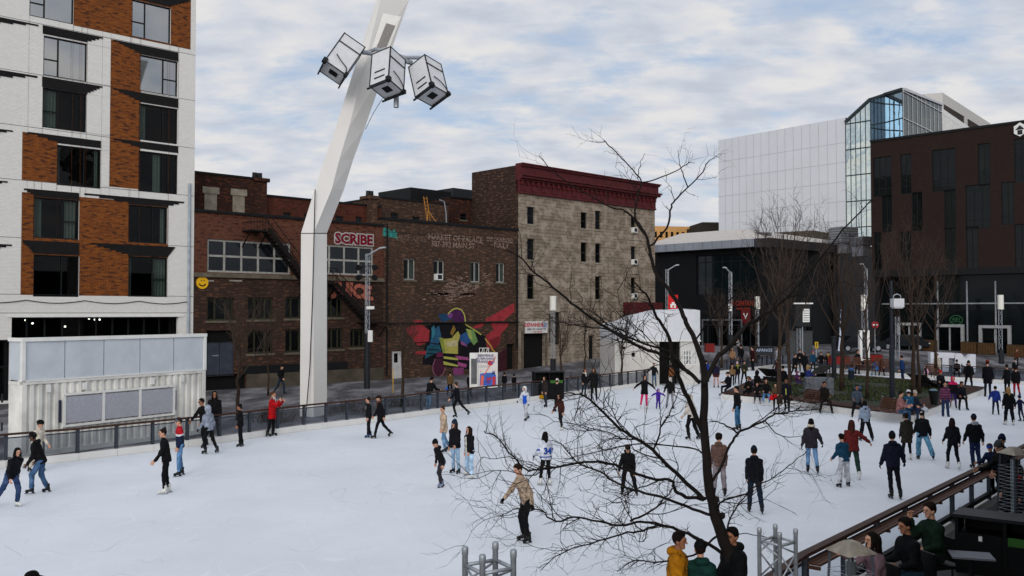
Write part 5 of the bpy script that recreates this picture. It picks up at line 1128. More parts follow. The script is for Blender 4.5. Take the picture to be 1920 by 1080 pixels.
# camera post on the island and the dark post by its back edge
b_ = G(1673, 748, .4); H = PT(1673, 527, b_.y).z; root = empty('camera_post', b_, 'thick grey post on the island carrying a white camera box', 'post'); mb = MB(); mb.tube([b_, (b_.x, b_.y, 3.2), (b_.x, b_.y, 3.25), (b_.x, b_.y, H)], [.14, .13, .09, .08], 12); mb.build('post', plain('post_navy_grey', '#20262e', .5, .2), root)
p = PT(1682, 568, b_.y - .25); mb = MB(); mb.box(p, (.56, .5, .46)); mb.box(p + Vector((0, 0, -.26)), (.46, .4, .06)); q = mb.build('camera_box', M_PBOX, root); mb = MB(); mb.tube([p + Vector((-.2, 0, .23)), p + Vector((-.18, 0, .4)), p + Vector((0, 0, .48)), p + Vector((.18, 0, .4)), p + Vector((.2, 0, .23))], .03, 6); mb.bar(p + Vector((-.28, .1, .1)), Vector((b_.x, b_.y, p.z + .1)), .05); mb.build('bracket', M_STEEL, q)
b_ = G(1564, 712, .35); mb = MB(); mb.tube([b_, b_ + Vector((0, 0, 2.9))], [.17, .15], 12); mb.tube([b_ + Vector((0, 0, 2.9)), b_ + Vector((0, 0, 3.0))], .19, 12); topobj(mb, 'round_column', M_DKGREY, b_, 'plain dark round column at the back of the island beside the white flag', 'post')
# ================================================================ WHITE CABIN WITH MEMBRANE ROOF
p0 = PT(1153, 722, 62.5); p0.z = 0; Cb = Fac((p0.x, p0.y), (1, .13)); cl = Cb.sz(1312, 690)[0]; cw = plain('cabin_white_boards', '#c4c1bb', .7, var=.1)
cab = empty('white_cabin', Cb.at(cl / 2, 0), 'white boarded cabin with bulging white membrane roof behind the far boards', 'cabin')
op = Cb.rect(1236, 637, 1276, 715); op = (op[0], op[1], .0, 3.0); wn = [Cb.rect(1281, 657, 1297, 684), Cb.rect(1299, 657, 1309, 684)]; sq = Cb.rect(1184, 661, 1191, 669); sv = Cb.rect(1168, 650, 1173, 655)
mb = MB(); Cb.wall(mb, 0, cl, -.1, 3.05, [op, sq, sv] + wn, rev=.2, depth=4.5)
for k in range(int(cl / .22)):
    s_ = .1 + k * .22
    if not any(h[0] - .06 < s_ < h[1] + .06 for h in (op, sq, *wn)): Cb.box(mb, s_ - .015, s_ + .015, 0, 3.0, 0, .025)
mb.build('wall', cw, cab)
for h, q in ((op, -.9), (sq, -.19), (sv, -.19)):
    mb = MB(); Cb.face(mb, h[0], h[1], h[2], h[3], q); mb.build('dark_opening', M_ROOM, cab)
mb = MB(); c_ = (op[0] * .45 + op[1] * .55); Cb.box(mb, c_ - .06, c_ + .06, 0, 3.0, -.1, .02); mb.build('post', M_WHITE, cab)
for h in wn: window(cab, Cb, h, M_WHITE, plain('pale_window_glass', '#85898a', .3), rev=.08, fw=.06, vs=[.33, .66], hs=[.33, .66])
zl = [4.1, 4.35, 4.72, 5.02, 5.15, 5.18, 5.2]; mb = MB(); nS = 28; prof = []
for i in range(nS + 1):
    f = i / nS; k = f * 6; j = min(5, int(k)); zt_ = zl[j] + (zl[j + 1] - zl[j]) * (k - j) + .03 * math.sin(f * 23); prof.append((f * cl, zt_))
for i in range(nS):
    (s0, z0), (s1, z1) = prof[i], prof[i + 1]
    nD = 8
    for k in range(nD):
        def pz(s_, z_, kk):
            g = kk / nD; dd = .12 - 4.7 * g; hh = z_ + .06 * math.sin(g * math.pi) + .02 * math.sin(s_ * 5 + g * 9); return Cb.at(s_, hh, dd)
        mb.quad(pz(s0, z0, k), pz(s1, z1, k), pz(s1, z1, k + 1), pz(s0, z0, k + 1))
    mb.quad(Cb.at(s0, 3.05, .12), Cb.at(s1, 3.05, .12), Cb.at(s1, z1, .12), Cb.at(s0, z0, .12)); mb.quad(Cb.at(s0, 3.05, -4.6), Cb.at(s0, z0, -4.6), Cb.at(s1, z1, -4.6), Cb.at(s1, 3.05, -4.6))
mb.quad(Cb.at(0, 3.05, .12), Cb.at(0, prof[0][1], .12), Cb.at(0, prof[0][1], -4.6), Cb.at(0, 3.05, -4.6)); mb.quad(Cb.at(cl, 3.05, .12), Cb.at(cl, prof[-1][1], .12), Cb.at(cl, prof[-1][1], -4.6), Cb.at(cl, 3.05, -4.6))
mb.build('membrane_roof', plain('white_membrane', '#c9cbcf', .6, var=.06), cab)
mb = MB(); Cb.box(mb, -.05, cl + .05, 3.0, 3.1, .0, .16); mb.build('eaves_trim', M_WHITE, cab)
# ================================================================ SIGNS, BANNERS, POSTER, LETTERS, BINS
def panelsign(name, px0, py0, px1, py1, Y, mat, lab, cat, ztxt=(), post=True, group=None, thick=.06):
    a, b_ = PT(px0, py1, Y), PT(px1, py0, Y); cx = (a.x + b_.x) / 2; g0 = max(0, gz(cx, Y)); root = empty(name, (cx, Y, g0), lab, cat, group); mb = MB(); mb.box((cx, Y, (a.z + b_.z) / 2), (b_.x - a.x, thick, b_.z - a.z)); pn = mb.build('panel', mat, root)
    if post: mb = MB(); mb.tube([(cx, Y + .08, g0), (cx, Y + .08, b_.z)], .05, 6); mb.build('post', M_STEEL, root)
    return root, pn, a, b_, Y - thick / 2
# poster
Yp = 53.5; a, b_ = PT(897, 727, Yp), PT(933, 661, Yp); root = empty('poster_stand', ((a.x + b_.x) / 2, Yp, 0), 'white poster stand announcing the plaza in front of the mural', 'poster stand')
w = b_.x - a.x; h = b_.z - a.z; P0 = Vector((a.x, Yp, a.z)); mb = MB(); mb.box((a.x + w / 2, Yp + .12, a.z + h / 2), (w, .22, h)); mb.box((a.x - .28, Yp + .5, a.z + h / 2 - .02), (.5, .6, h - .05)); mb.build('case', M_WHITE, root)
mb = MB(); mb.box((a.x - .27, Yp + .19, a.z + h * .46), (.34, .03, h * .72)); mb.build('side_panel', plain('side_grey', '#5b5d60', .5, var=.3), root)
def pp(x, y, e=0): return Vector((a.x + w * x, Yp + .01 - .004 - e, a.z + h * y))
pr = MB(); cols = [plain('poster_white', '#cfc9c4', .5, var=.03), plain('poster_navy', '#22306e', .5, var=.1), plain('poster_red', '#b52a36', .5, var=.1), plain('poster_blue', '#2f5fae', .5, var=.2), plain('poster_coral', '#d2604e', .5, var=.1), plain('poster_violet', '#5a3a86', .5, var=.15)]
pr.quad(pp(.03, .02), pp(.97, .02), pp(.97, .98), pp(.03, .98), 0)
def pshape(pts, mi, e):
    pr.add([pp(x, y, e) for x, y in pts], [tuple(range(len(pts)))], mi)
for i, (s, sz_) in enumerate((('BIENVENUE', .19), ("À L'ESPLANADE", .17), ('TRANQUILLE', .19))): puttext(pr, s, sz_, pp(.38, .91 - .085 * i, .006), (1, 0, 0), (0, 0, 1), (0, -1, 0), 1, .001, .006, .95)
for i in range(2): puttext(pr, 'La patinoire est ouverte', .07, pp(.3, .62 - .03 * i, .006), (1, 0, 0), (0, 0, 1), (0, -1, 0), 1, .001, 0, .9)
pshape([(.06, .06), (.94, .06), (.92, .36), (.7, .43), (.3, .42), (.08, .4)], 3, .006); pshape([(.1, .06), (.24, .06), (.3, .33), (.14, .36)], 4, .009); pshape([(.36, .14), (.6, .1), (.68, .3), (.42, .32)], 5, .009); pshape([(.72, .08), (.88, .08), (.9, .3), (.76, .34)], 2, .009); pshape([(.26, .36), (.32, .36), (.92, .88), (.9, .9)], 4, .012)
pshape([(.62 + .15 * math.cos(k * .5236), .7 + .07 * math.sin(k * .5236)) for k in range(12)], 2, .015); pshape([(.64, .66), (.76, .68), (.74, .74), (.66, .72)], 5, .018); pshape([(.7, .4), (.76, .5), (.82, .42), (.86, .52), (.88, .36)], 1, .01); pshape([(.1, .46), (.16, .5), (.14, .44)], 2, .01); pshape([(.44, .22), (.72, .24), (.72, .28), (.44, .27)], 2, .013)
pr.build('poster', cols, root)
mb = MB(); zt_ = b_.z
for k in range(5): mb.bar((a.x + w * (.05 + .12 * k), Yp + .1, zt_), (a.x + w * (.05 + .12 * k) + (.08 if k % 2 else -.0), Yp + .1, zt_ + .28), .03)
mb.bar((a.x + .05, Yp + .1, zt_ + .26), (a.x + w * .55, Yp + .1, zt_ + .26), .03); mb.build('top_rack', M_WHITE, root)
# red banner, info totem, parking, stop and entry signs, flag
r_, pn, a, b_, yf = panelsign('red_banner', 1253, 553, 1271, 582, 83.5, plain('banner_red', '#c01a1c', .6, var=.05), 'bright red banner with white emblem on a lamp mast above the cabin roof', 'banner'); mb = MB(); cx = (a.x + b_.x) / 2; zc_ = a.z + .42
mb.box((cx, yf - .01, zc_), (.5, .01, .36)); mb.box((cx, yf - .01, zc_ + .26), (.26, .012, .16)); mb.box((cx, yf - .02, zc_ - .05), (.14, .01, .2), 1); mb.build('emblem', [M_WHITE, plain('banner_red', '#c01a1c', .6)], pn)
r_, pn, a, b_, yf = panelsign('info_totem', 1491, 570, 1519, 612, 79, plain('totem_black', '#101418', .5), 'black information totem with white timetable panel on the plaza', 'totem', thick=.35); mb = MB(); mb.box((b_.x - .42, yf - .015, a.z + .95), (.58, .02, 1.15)); pl = mb.build('timetable', M_WHITE, pn); mb = MB()
for k in range(5): mb.box((b_.x - .42, yf - .03, a.z + .55 + .2 * k), (.48, .006, .05))
mb.build('text_lines', M_DKGREY, pl); mb = MB(); mb.box(((a.x + b_.x) / 2, yf + .1, b_.z + .05), (b_.x - a.x + .3, .5, .12)); mb.build('top_light', M_WHITE, pn)
r_, pn, a, b_, yf = panelsign('parking_sign', 1366, 570, 1372, 583, 81.6, M_WHITE, 'small white parking sign on the tall lamp mast before the restaurant', 'sign', post=False); mb = MB(); mb.box(((a.x + b_.x) / 2, yf - .006, a.z + .2), (.2, .008, .05)); puttext(mb, 'P', .28, ((a.x + b_.x) / 2, yf - .006, b_.z - .2), (1, 0, 0), (0, 0, 1), (0, -1, 0)); mb.build('mark', M_BLACK, pn)
c = PT(1641, 609, 76); root = empty('no_entry_sign', (c.x, 76, gz(c.x, 76)), 'round red no entry sign beside the lamp mast at the office corner', 'sign'); mb = MB(); mb.tube([(c.x, 76.03, c.z), (c.x, 75.98, c.z)], .3, 20); dsc = mb.build('disc', plain('sign_disc_red', '#8f1a22', .5), root); mb = MB(); mb.box((c.x, 75.97, c.z), (.4, .012, .1)); mb.build('bar', M_WHITE, dsc); mb = MB(); mb.tube([(c.x, 76.08, gz(c.x, 76)), (c.x, 76.08, c.z + .3)], .04, 6); mb.build('post', M_STEEL, root)
c = PT(1531, 645, 78); root, pn, a, b_, yf = panelsign('walking_sign', 1528, 641, 1534, 653, 78, plain('sign_yellow', '#b89a24', .6), 'small yellow pedestrian sign on a post behind the far boards', 'sign'); mb = MB(); mb.box((c.x, yf - .006, (a.z + b_.z) / 2), (.07, .008, .3)); mb.box((c.x, yf - .006, b_.z - .1), (.08, .008, .08)); mb.build('figure_mark', M_BLACK, pn)
Yf = 77; pts = [PT(x, y, Yf) for x, y in ((1576, 578), (1581, 590), (1580, 640), (1577, 658), (1571, 658), (1574, 630))]; root = empty('feather_flag', (pts[4].x, Yf, gz(pts[4].x, Yf)), 'white and navy feather flag standing on the plaza', 'flag'); mb = MB(); mb.add([p for p in pts] + [p + Vector((.02, .05, 0)) for p in pts], [tuple(range(6)), tuple(reversed(range(6, 12)))] + [(i, (i + 1) % 6, 6 + (i + 1) % 6, 6 + i) for i in range(6)]); fl_ = mb.build('cloth', plain('flag_white', '#b9bfd2', .7, var=.1), root)
mb = MB(); q = [PT(x, y, Yf - .02) for x, y in ((1576.5, 582), (1580.5, 592), (1580, 615), (1576, 615))]; mb.quad(*q); mb.build('navy_print', plain('flag_navy', '#20284a', .7), fl_); mb = MB(); mb.tube([(pts[4].x - .05, Yf + .03, gz(pts[4].x, Yf)), PT(1574.5, 600, Yf + .03), pts[0]], .03, 5); mb.build('pole', M_BLACK, root)
# white letters
YL = 69.5; mb = MB()
def lbar(x0, y0, x1, y1, th=.7):
    a, b_ = PT(x0, y1, YL), PT(x1, y0, YL); mb.box(((a.x + b_.x) / 2, YL + th / 2, (a.z + b_.z) / 2), (b_.x - a.x, th, b_.z - a.z)); return a, b_
LW = plain('letter_white', '#c3c5cb', .5, var=.05)
def letter(shapes, lab):
    global mb
    mb = MB(); zs_ = []
    for sh_ in shapes:
        P_ = [PT(x, y, YL) for x, y in sh_]; n = len(P_); mb.add(P_ + [p + Vector((.12, .7, 0)) for p in P_], [tuple(range(n)), tuple(reversed(range(n, 2 * n)))] + [(i, (i + 1) % n, n + (i + 1) % n, n + i) for i in range(n)]); zs_ += [p.z for p in P_]
    cx = PT(shapes[0][0][0], 660, YL).x; topobj(mb, 'giant_letter', LW, (cx, YL, min(zs_)), lab, 'letter', 'giant white letters')
letter([[(1744.8, 661), (1754.5, 661), (1754.5, 697), (1744.8, 697)], [(1754.5, 690), (1764, 690), (1764, 697), (1754.5, 697)]], 'giant white letter L, leftmost of the white letters'); letter([[(1755.5, 661), (1790, 662), (1790, 671.5), (1779, 671.5), (1779, 697), (1767, 697), (1767, 671), (1755.5, 671)]], 'giant white letter T between the two other white letters')
letter([[(1791, 663), (1803, 663), (1811, 674), (1820, 664.5), (1829.5, 664.5), (1829.5, 698), (1819, 698), (1819, 681), (1811, 690), (1802, 681), (1802, 698), (1791, 698)]], 'giant white letter M, rightmost of the white letters')
# double bin by the boards on the street side
def bins(c, ang, lab, n=2, w=.75, H=1.3, D=.6):
    root = empty('recycling_station', c, lab, 'bins', 'recycling stations'); M = Matrix.Translation(c) @ Matrix.Rotation(ang, 4, 'Z'); T = n * w
    def bx(mb, x, y, z, a, b_, c_, mi=0): mb.box(None, (a, b_, c_), mi, M=M @ Matrix.Translation((x, y, z)))
    mb = MB(); bx(mb, 0, 0, H * .36, T, D, H * .72)
    for k in range(n + 1): bx(mb, -T / 2 + w * k, 0, H * .5, .06, D + .02, H)
    bx(mb, 0, D * .45, H * .85, T - .1, .04, H * .3); mb.build('cabinet', M_BINK, root); mb = MB(); bx(mb, 0, 0, H + .03, T + .12, D + .1, .06); mb.build('roof', plain('bin_roof', '#14181c', .5), root)
    for k in range(n):
        x = -T / 2 + w * (k + .5); mb = MB(); bx(mb, x, -D / 2 - .01, H * .66, w - .1, .02, .16); pn = mb.build('stream_panel', M_BINK if k == 0 else plain('bin_green', '#2e5a1e', .5, var=.1), root); mb = MB(); cc = M @ Vector((x, -D / 2 - .024, H * .66)); ux = (M.to_3x3() @ Vector((1, 0, 0)))
        nn_ = M.to_3x3() @ Vector((0, -1, 0))
        for j in range(3):                                   # three chasing arrows
            a = R(90 + 120 * j); P1 = lambda ang_, r_: cc + ux * (math.cos(ang_) * r_) + Vector((0, 0, math.sin(ang_) * r_))
            if k: 
                q0, q1, q2, q3 = P1(a - .75, .062), P1(a + .45, .062), P1(a + .45, .04), P1(a - .75, .04); mb.add([q0, q1, q2, q3], [(0, 1, 2, 3)]); mb.add([P1(a + .42, .075), P1(a + .95, .05), P1(a + .42, .026)], [(0, 1, 2)])
            elif j == 0: bx(mb, x, -D / 2 - .024, H * .66, .06, .004, .09)
        mb.build('symbol', M_WHITE, pn)
        mb = MB(); bx(mb, x, -D / 2 - .012, H * .34, w - .12, .02, H * .5); mb.build('door', M_BINK, root)
M_BINK = plain('bin_black', '#08090a', .5, var=.2, spec=.15)
cB = G(1029, 752, 0); bins(Vector((cB.x, cB.y + 1.2, 0)), .25, 'black recycling bins with green strip outside the boards by the stone block', w=.85, H=1.55)
mb = MB(); c = PT(1062, 745, 60); c.z = 0; M_ = Matrix.Translation(c)
def wheel(x): mb.tube([c + Vector((x + .33 * math.cos(k * .3927), 0, .36 + .33 * math.sin(k * .3927))) for k in range(17)], .025, 5, caps=False)
wheel(-.5); wheel(.5); fr_ = [(-.5, .36), (-.15, .38), (.3, .85), (-.2, .82), (-.15, .38)]; mb.tube([c + Vector((x, 0, z)) for x, z in fr_], .025, 5); mb.tube([c + Vector((x, 0, z)) for x, z in ((.5, .36), (.3, .85), (.28, 1.0), (.42, 1.05))], .022, 5); mb.tube([c + Vector((x, 0, z)) for x, z in ((-.5, .36), (-.2, .82), (-.23, .95))], .022, 5); mb.box(c + Vector((-.24, 0, .98)), (.26, .12, .05))
topobj(mb, 'bicycle', M_BLACK, c, 'black bicycle leaning behind the recycling bins', 'bicycle')
c = PT(1140, 683, 74); c.z = gz(c.x, c.y); mb = MB(); mb.lathe(c, [(.16, 0), (.14, .1), (.13, .62), (.17, .64), (.15, .78), (.06, .88)], 12); mb.tube([c + Vector((-.22, 0, .5)), c + Vector((.22, 0, .5))], .06, 8); topobj(mb, 'fire_hydrant', plain('hydrant_red', '#8c1a1a', .5), c, 'small red fire hydrant on the pavement left of the white cabin', 'hydrant')
for px, lab in ((1139, 'yellow marker pole beside the red fire hydrant'), (737, 'yellow marker pole in front of the white door under the mural')):
    c = PT(px, 705 if px > 1000 else 730, 68 if px > 1000 else 57); c.z = max(0, gz(c.x, c.y)); mb = MB(); mb.tube([c, c + Vector((0, 0, 1.5))], .03, 6); topobj(mb, 'marker_pole', plain('marker_yellow', '#c79a1e', .6), c, lab, 'pole', 'yellow marker poles')
# plaza furniture in front of the far buildings
for px, py, Y, w, h, lab in ((1330, 650, 84, .8, .7, 'red cube planter beside the cabin on the plaza'), (1573, 674, 74, 1.5, .8, 'long red planter box behind the far boards'), (1640, 671, 75, 1.0, .95, 'red planter box right of the white portal frame'), (1611, 674, 76, .7, .8, 'small red planter box left of the white portal frame')):
    c = PT(px, py, Y); c.z = gz(c.x, Y) - .05; zt_ = PT(px, py - 6, Y).z; mb = MB(); mb.box((c.x, Y, (c.z + zt_) / 2), (w, .8, zt_ - c.z)); mb.box((c.x, Y, zt_ + .01), (w - .12, .66, .04), 1); mb.box((c.x, Y, zt_ - .05), (w + .05, .85, .06)); topobj(mb, 'red_planter', [plain('planter_red', '#731712', .6, var=.15), M_ROOM], (c.x, Y, c.z), lab, 'planter', 'red planters on the plaza')
c = PT(1428, 672, 80); c.z = gz(c.x, 80) - .05; zt_ = PT(1428, 651, 80).z; mb = MB(); mb.box((c.x, 80, (c.z + zt_) / 2), (1.9, 1.0, zt_ - c.z)); mb.box((c.x, 80, zt_ + .04), (2.1, 1.2, .08)); topobj(mb, 'counter_kiosk', M_DKGREY, c, 'dark counter kiosk with pale lettering in front of the restaurant', 'kiosk'); 
mb = MB(); puttext(mb, 'APANOS', .36, (c.x + .1, 79.48, zt_ - .25), (1, 0, 0), (0, 0, 1), (0, -1, 0), 0, .004, .01); tx = mb.build('lettering', plain('pale_blue_text', '#8a93a6', .6), None); tx.data.transform(Matrix.Translation(-c)); tx.parent = bpy.data.objects['counter_kiosk']
c = PT(1500, 660, 80); mb = MB(); z0, z1 = gz(c.x, 80), PT(1500, 622, 80).z; mb.box((c.x, 80.3, (z0 + z1) / 2), (2.1, .9, z1 - z0)); mb.box((c.x, 80.3, z1 + .03), (2.2, 1.0, .06)); topobj(mb, 'utility_cabinet', plain('cabinet_grey', '#3c3e40', .6, var=.15), (c.x, 80.3, z0), 'wide grey utility cabinet below the black information totem', 'cabinet')
for px, ya, yb, Y, lab in ((1499, 616, 664, 79.4, 'thin silver lattice truss leaning on the grey cabinet'), (1684, 594, 665, 77, 'silver lattice truss left of the office doors'), ):
    c = PT(px, yb, Y); c.z = gz(c.x, Y); mb = MB(); lattice(mb, c, c.z, PT(px, ya, Y).z, .2); topobj(mb, 'lattice_truss', M_STEEL, c, lab, 'truss', 'plaza trusses')
for i, (px, Y) in enumerate(((1590, 71.5), (1605, 71.2), (1625, 70.8), (1645, 70.5), (1657, 70.2), (1742, 67.5))):
    c = PT(px, 690, Y); c.z = gz(c.x, Y) - .1; root = empty('wooden_chair', c, ('brown wooden armchair behind the far boards, first from the white flag', 'brown wooden armchair behind the far boards, second from the white flag', 'brown wooden armchair in front of the white portal frame', 'brown wooden armchair beside the person in bright blue', 'brown wooden armchair left of the thick grey lamp post', 'brown wooden armchair left of the white letters')[i], 'chair', 'wooden chairs behind the far boards'); mb = MB(); mb.box(c + Vector((0, 0, .42)), (.6, .55, .06)); mb.build('seat', M_BENCH, root); mb = MB()
    for k in range(4): mb.box(c + Vector((0, -.26, .55 + .14 * k)), (.6, .04, .11))
    mb.build('backrest', M_BENCH, root); mb = MB()
    for sx in (-.27, .27):
        for sy in (-.22, .22): mb.box(c + Vector((sx, sy, .2)), (.06, .06, .42))
    mb.build('legs', M_BENCH, root)
# parked dark car beyond the plaza
def car(px, py, Y, ang, lab, col):
    c = PT(px, py, Y); c.z = gz(c.x, Y); root = empty('parked_car', c, lab, 'car', 'parked cars'); M = Matrix.Translation(c) @ Matrix.Rotation(ang, 4, 'Z'); prof = [(-2.2, .35), (-2.25, .75), (-1.6, .95), (-.9, 1.42), (.7, 1.45), (1.5, .98), (2.15, .85), (2.25, .4)]
    mb = MB(); n = len(prof); vs = [M @ Vector((x, s * (.85 if z < 1.2 else .68), z)) for s in (-1, 1) for x, z in prof]; mb.add(vs, [tuple(range(n)), tuple(reversed(range(n, 2 * n)))] + [(i, n + i, n + (i + 1) % n, (i + 1) % n) for i in range(n)]); mb.build('body', plain('car_' + col[1:], col, .25), root)
    mb = MB()
    for s in (-1, 1): mb.add([M @ Vector((x, s * (.865 if z < 1.1 else .74), z)) for x, z in ((-1.45, 1.0), (-.88, 1.36), (.62, 1.38), (1.25, 1.0))], [(0, 1, 2, 3)])
    mb.build('window', M_GLASS_D, root)
    for x in (-1.4, 1.4):
        for s in (-1, 1): mb = MB(); q = M @ Vector((x, s * .8, .32)); e = M @ Vector((x, s * .95, .32)); mb.tube([q, e], .33, 14); wq = mb.build('wheel', M_BLACK, root); mb = MB(); mb.tube([M @ Vector((x, s * .952, .32)), M @ Vector((x, s * .96, .32))], .2, 10); mb.build('rim', M_STEEL, wq)
    for s in (-.6, .6): mb = MB(); mb.box(None, (.04, .28, .12), M=M @ Matrix.Translation((2.2, s, .68))); mb.build('headlight', M_LBOX, root)
car(1610, 655, 83, .05, 'black car parked at the office corner behind the far boards', '#0d0f12'); car(1700, 655, 85, -.7, 'dark grey car parked in front of the office doors', '#1b1f24')
# ================================================================ FOREGROUND TERRACE
def truss(px, ytop, Y, s, ang, lab):
    c = PT(px, 1060, Y); c.z = DZ; H = PT(px, ytop, Y).z; root = empty('truss_tower', c, lab, 'truss', 'aluminium truss towers'); M = Matrix.Translation(c) @ Matrix.Rotation(ang, 4, 'Z'); cs = [M @ Vector((a * s / 2, b_ * s / 2, 0)) for a, b_ in ((-1, -1), (1, -1), (1, 1), (-1, 1))]
    for p in cs: mb = MB(); mb.tube([p, (p.x, p.y, H - .06), (p.x, p.y, H - .055), (p.x, p.y, H), (p.x, p.y, H + .012)], [.026, .026, .03, .03, .024], 10); mb.build('chord', M_STEEL, root, True)
    mb = MB(); z = .2 + DZ; k = 0; st = s * 1.0
    while z < H - .2:
        for j in range(4):
            a, b_ = cs[j], cs[(j + 1) % 4]
            if k % 2: a, b_ = b_, a
            mb.tube([(a.x, a.y, z), (b_.x, b_.y, min(z + st, H - .16))], .011, 6)
        z += st; k += 1
    mb.build('diagonal_braces', M_STEEL, root, True); mb = MB()
    for z in (.15 + DZ, H - .15):
        mb = MB()
        for j in range(4): a, b_ = cs[j], cs[(j + 1) % 4]; mb.tube([(a.x, a.y, z), (b_.x, b_.y, z)], .018, 6)
        mb.build('ring_brace', M_STEEL, root, True)
    mb = MB(); mb.box(c + Vector((0, 0, .02)), (s + .3, s + .3, .04), rz=ang); mb.build('base_plate', M_STEEL, root)
truss(917, 1030, 8.0, .31, .55, 'aluminium truss tower at the bottom centre in front of the ice'); truss(1458, 992, 11.4, .31, .62, 'aluminium truss tower beside the near wooden rail')
def heater(c, H, lab, ang):
    root = empty('patio_heater', c, lab, 'heater', 'pyramid patio heaters'); M = Matrix.Translation(c) @ Matrix.Rotation(ang, 4, 'Z')
    def P1(x, y, z): return M @ Vector((x, y, z))
    mb = MB();
    w = .22
    mb.add([P1(-w, -w, H - .13), P1(w, -w, H - .13), P1(w, w, H - .13), P1(-w, w, H - .13), P1(-.06, -.06, H), P1(.06, -.06, H), P1(.06, .06, H), P1(-.06, .06, H)], [(3, 2, 1, 0), (0, 1, 5, 4), (1, 2, 6, 5), (2, 3, 7, 6), (3, 0, 4, 7), (4, 5, 6, 7)]); mb.build('hood', plain('scorched_steel_hood', '#8f877a', .45, .4, var=.5, scale=5), root)
    for sx in (-1, 1):
        for sy in (-1, 1): mb = MB(); mb.bar(P1(sx * .22, sy * .22, .7), P1(sx * .17, sy * .17, H - .13), .03); mb.build('leg', M_POST, root)
    mb = MB(); mb.add([P1(-.27, -.27, .02), P1(.27, -.27, .02), P1(.27, .27, .02), P1(-.27, .27, .02), P1(-.22, -.22, .75), P1(.22, -.22, .75), P1(.22, .22, .75), P1(-.22, .22, .75)], [(3, 2, 1, 0), (0, 1, 5, 4), (1, 2, 6, 5), (2, 3, 7, 6), (3, 0, 4, 7), (4, 5, 6, 7)]); mb.build('base_box', M_DKGREY, root)
    mb = MB(); mb.tube([P1(0, 0, .75), P1(0, 0, H - .24)], .065, 14); mb.build('glass_tube', plain('heater_tube', '#6b7276', .12, .6, var=.2), root); mb = MB()
    for sy in (-1, 1):
        for k in range(14): z = .8 + (H - 1.1) * k / 14; mb.bar(P1(-.2, sy * .2, z), P1(.19, sy * .19, z), .005); mb.bar(P1(sy * .19, -.19, z), P1(sy * .19, .19, z), .005)
    mb.build('guard_mesh', M_STEEL, root)
c = PT(1595, 1014, 11.2); heater(Vector((c.x, c.y, DZ)), c.z - DZ, 'patio heater with scorched pyramid hood by the near rail', .35); c = PT(1901, 838, 18.0); heater(Vector((c.x, c.y, DZ)), c.z - DZ, 'patio heater with pale hood at the right edge above the bins', .3)
c = G(1893, 1068, DZ); bins(Vector((8.95, 16.5, DZ)), -.62, 'black terrace recycling station with green strip and recycling arrows', w=.78, H=1.0)
q = [PT(x, y, 1) for x, y in ((0, 0),)]; tc = G(1821, 1040, .74 + DZ); root = empty('cafe_table', (tc.x, tc.y, DZ), 'small grey topped cafe table in front of the recycling station', 'table'); mb = MB(); mb.box(tc + Vector((0, 0, -.015)), (.64, .46, .03), rz=-.28); mb.build('table_top', plain('speckled_grey_top', '#63666c', .6, var=.25, scale=30), root); mb = MB(); mb.tube([(tc.x, tc.y, .02 + DZ), (tc.x, tc.y, .72 + DZ)], .04, 8); mb.build('leg', M_BLACK, root); mb = MB(); mb.box((tc.x, tc.y, .02 + DZ), (.5, .08, .03)); mb.box((tc.x, tc.y, .021 + DZ), (.08, .5, .03)); mb.build('foot', M_BLACK, root)
for i, (px, py) in enumerate(((5.56, 13.9), (6.42, 14.6), (7.22, 15.6))):
    c = Vector((px, py, .43 + DZ)); root = empty('terrace_chair', (c.x, c.y, DZ), ('black terrace chair under the long haired woman in mauve', 'black terrace chair under the bearded man by the rail', 'black terrace chair under the man in the dark green jacket')[i], 'chair', 'terrace chairs'); mb = MB(); mb.box(c, (.46, .46, .05), rz=.3); mb.build('seat', M_BLACK, root); mb = MB()
    bk = Matrix.Translation(c) @ Matrix.Rotation(.3, 4, 'Z')
    mb.box(None, (.04, .44, .4), M=bk @ Matrix.Translation((.22, 0, .28))); mb.build('backrest', M_BLACK, root)
    for sx in (-.19, .19):
        for sy in (-.19, .19): mb = MB(); p = bk @ Vector((sx, sy, 0)); mb.tube([(p.x, p.y, DZ), (p.x, p.y, .42 + DZ)], .018, 6); mb.build('leg', M_BLACK, root)

# unseen building added along the back of the terrace to shade it
mb = MB(); hb = [(5.0, 5.8), (31, 36.2), (40, 28), (15, -2.5)]; mb.prism(hb, -.2, 9.6); tw = topobj(mb, 'added_shade_building', B_OFF, (20, 15, -.2), 'unseen dark brown building added behind the terrace to shade it', 'building')
mb = MB(); d_ = Vector((26, 30.4, 0)).normalized(); n_ = Vector((-d_.y, d_.x, 0))
for k in range(9):
    c = Vector((5.0, 5.8, 0)) + d_ * (2.5 + 4.2 * k) + n_ * .03; mb.box((c.x, c.y, 2.2), (3.4, .06, 3.2), rz=math.atan2(d_.y, d_.x))
q = mb.build('glass_front', M_GLASS_D, tw)
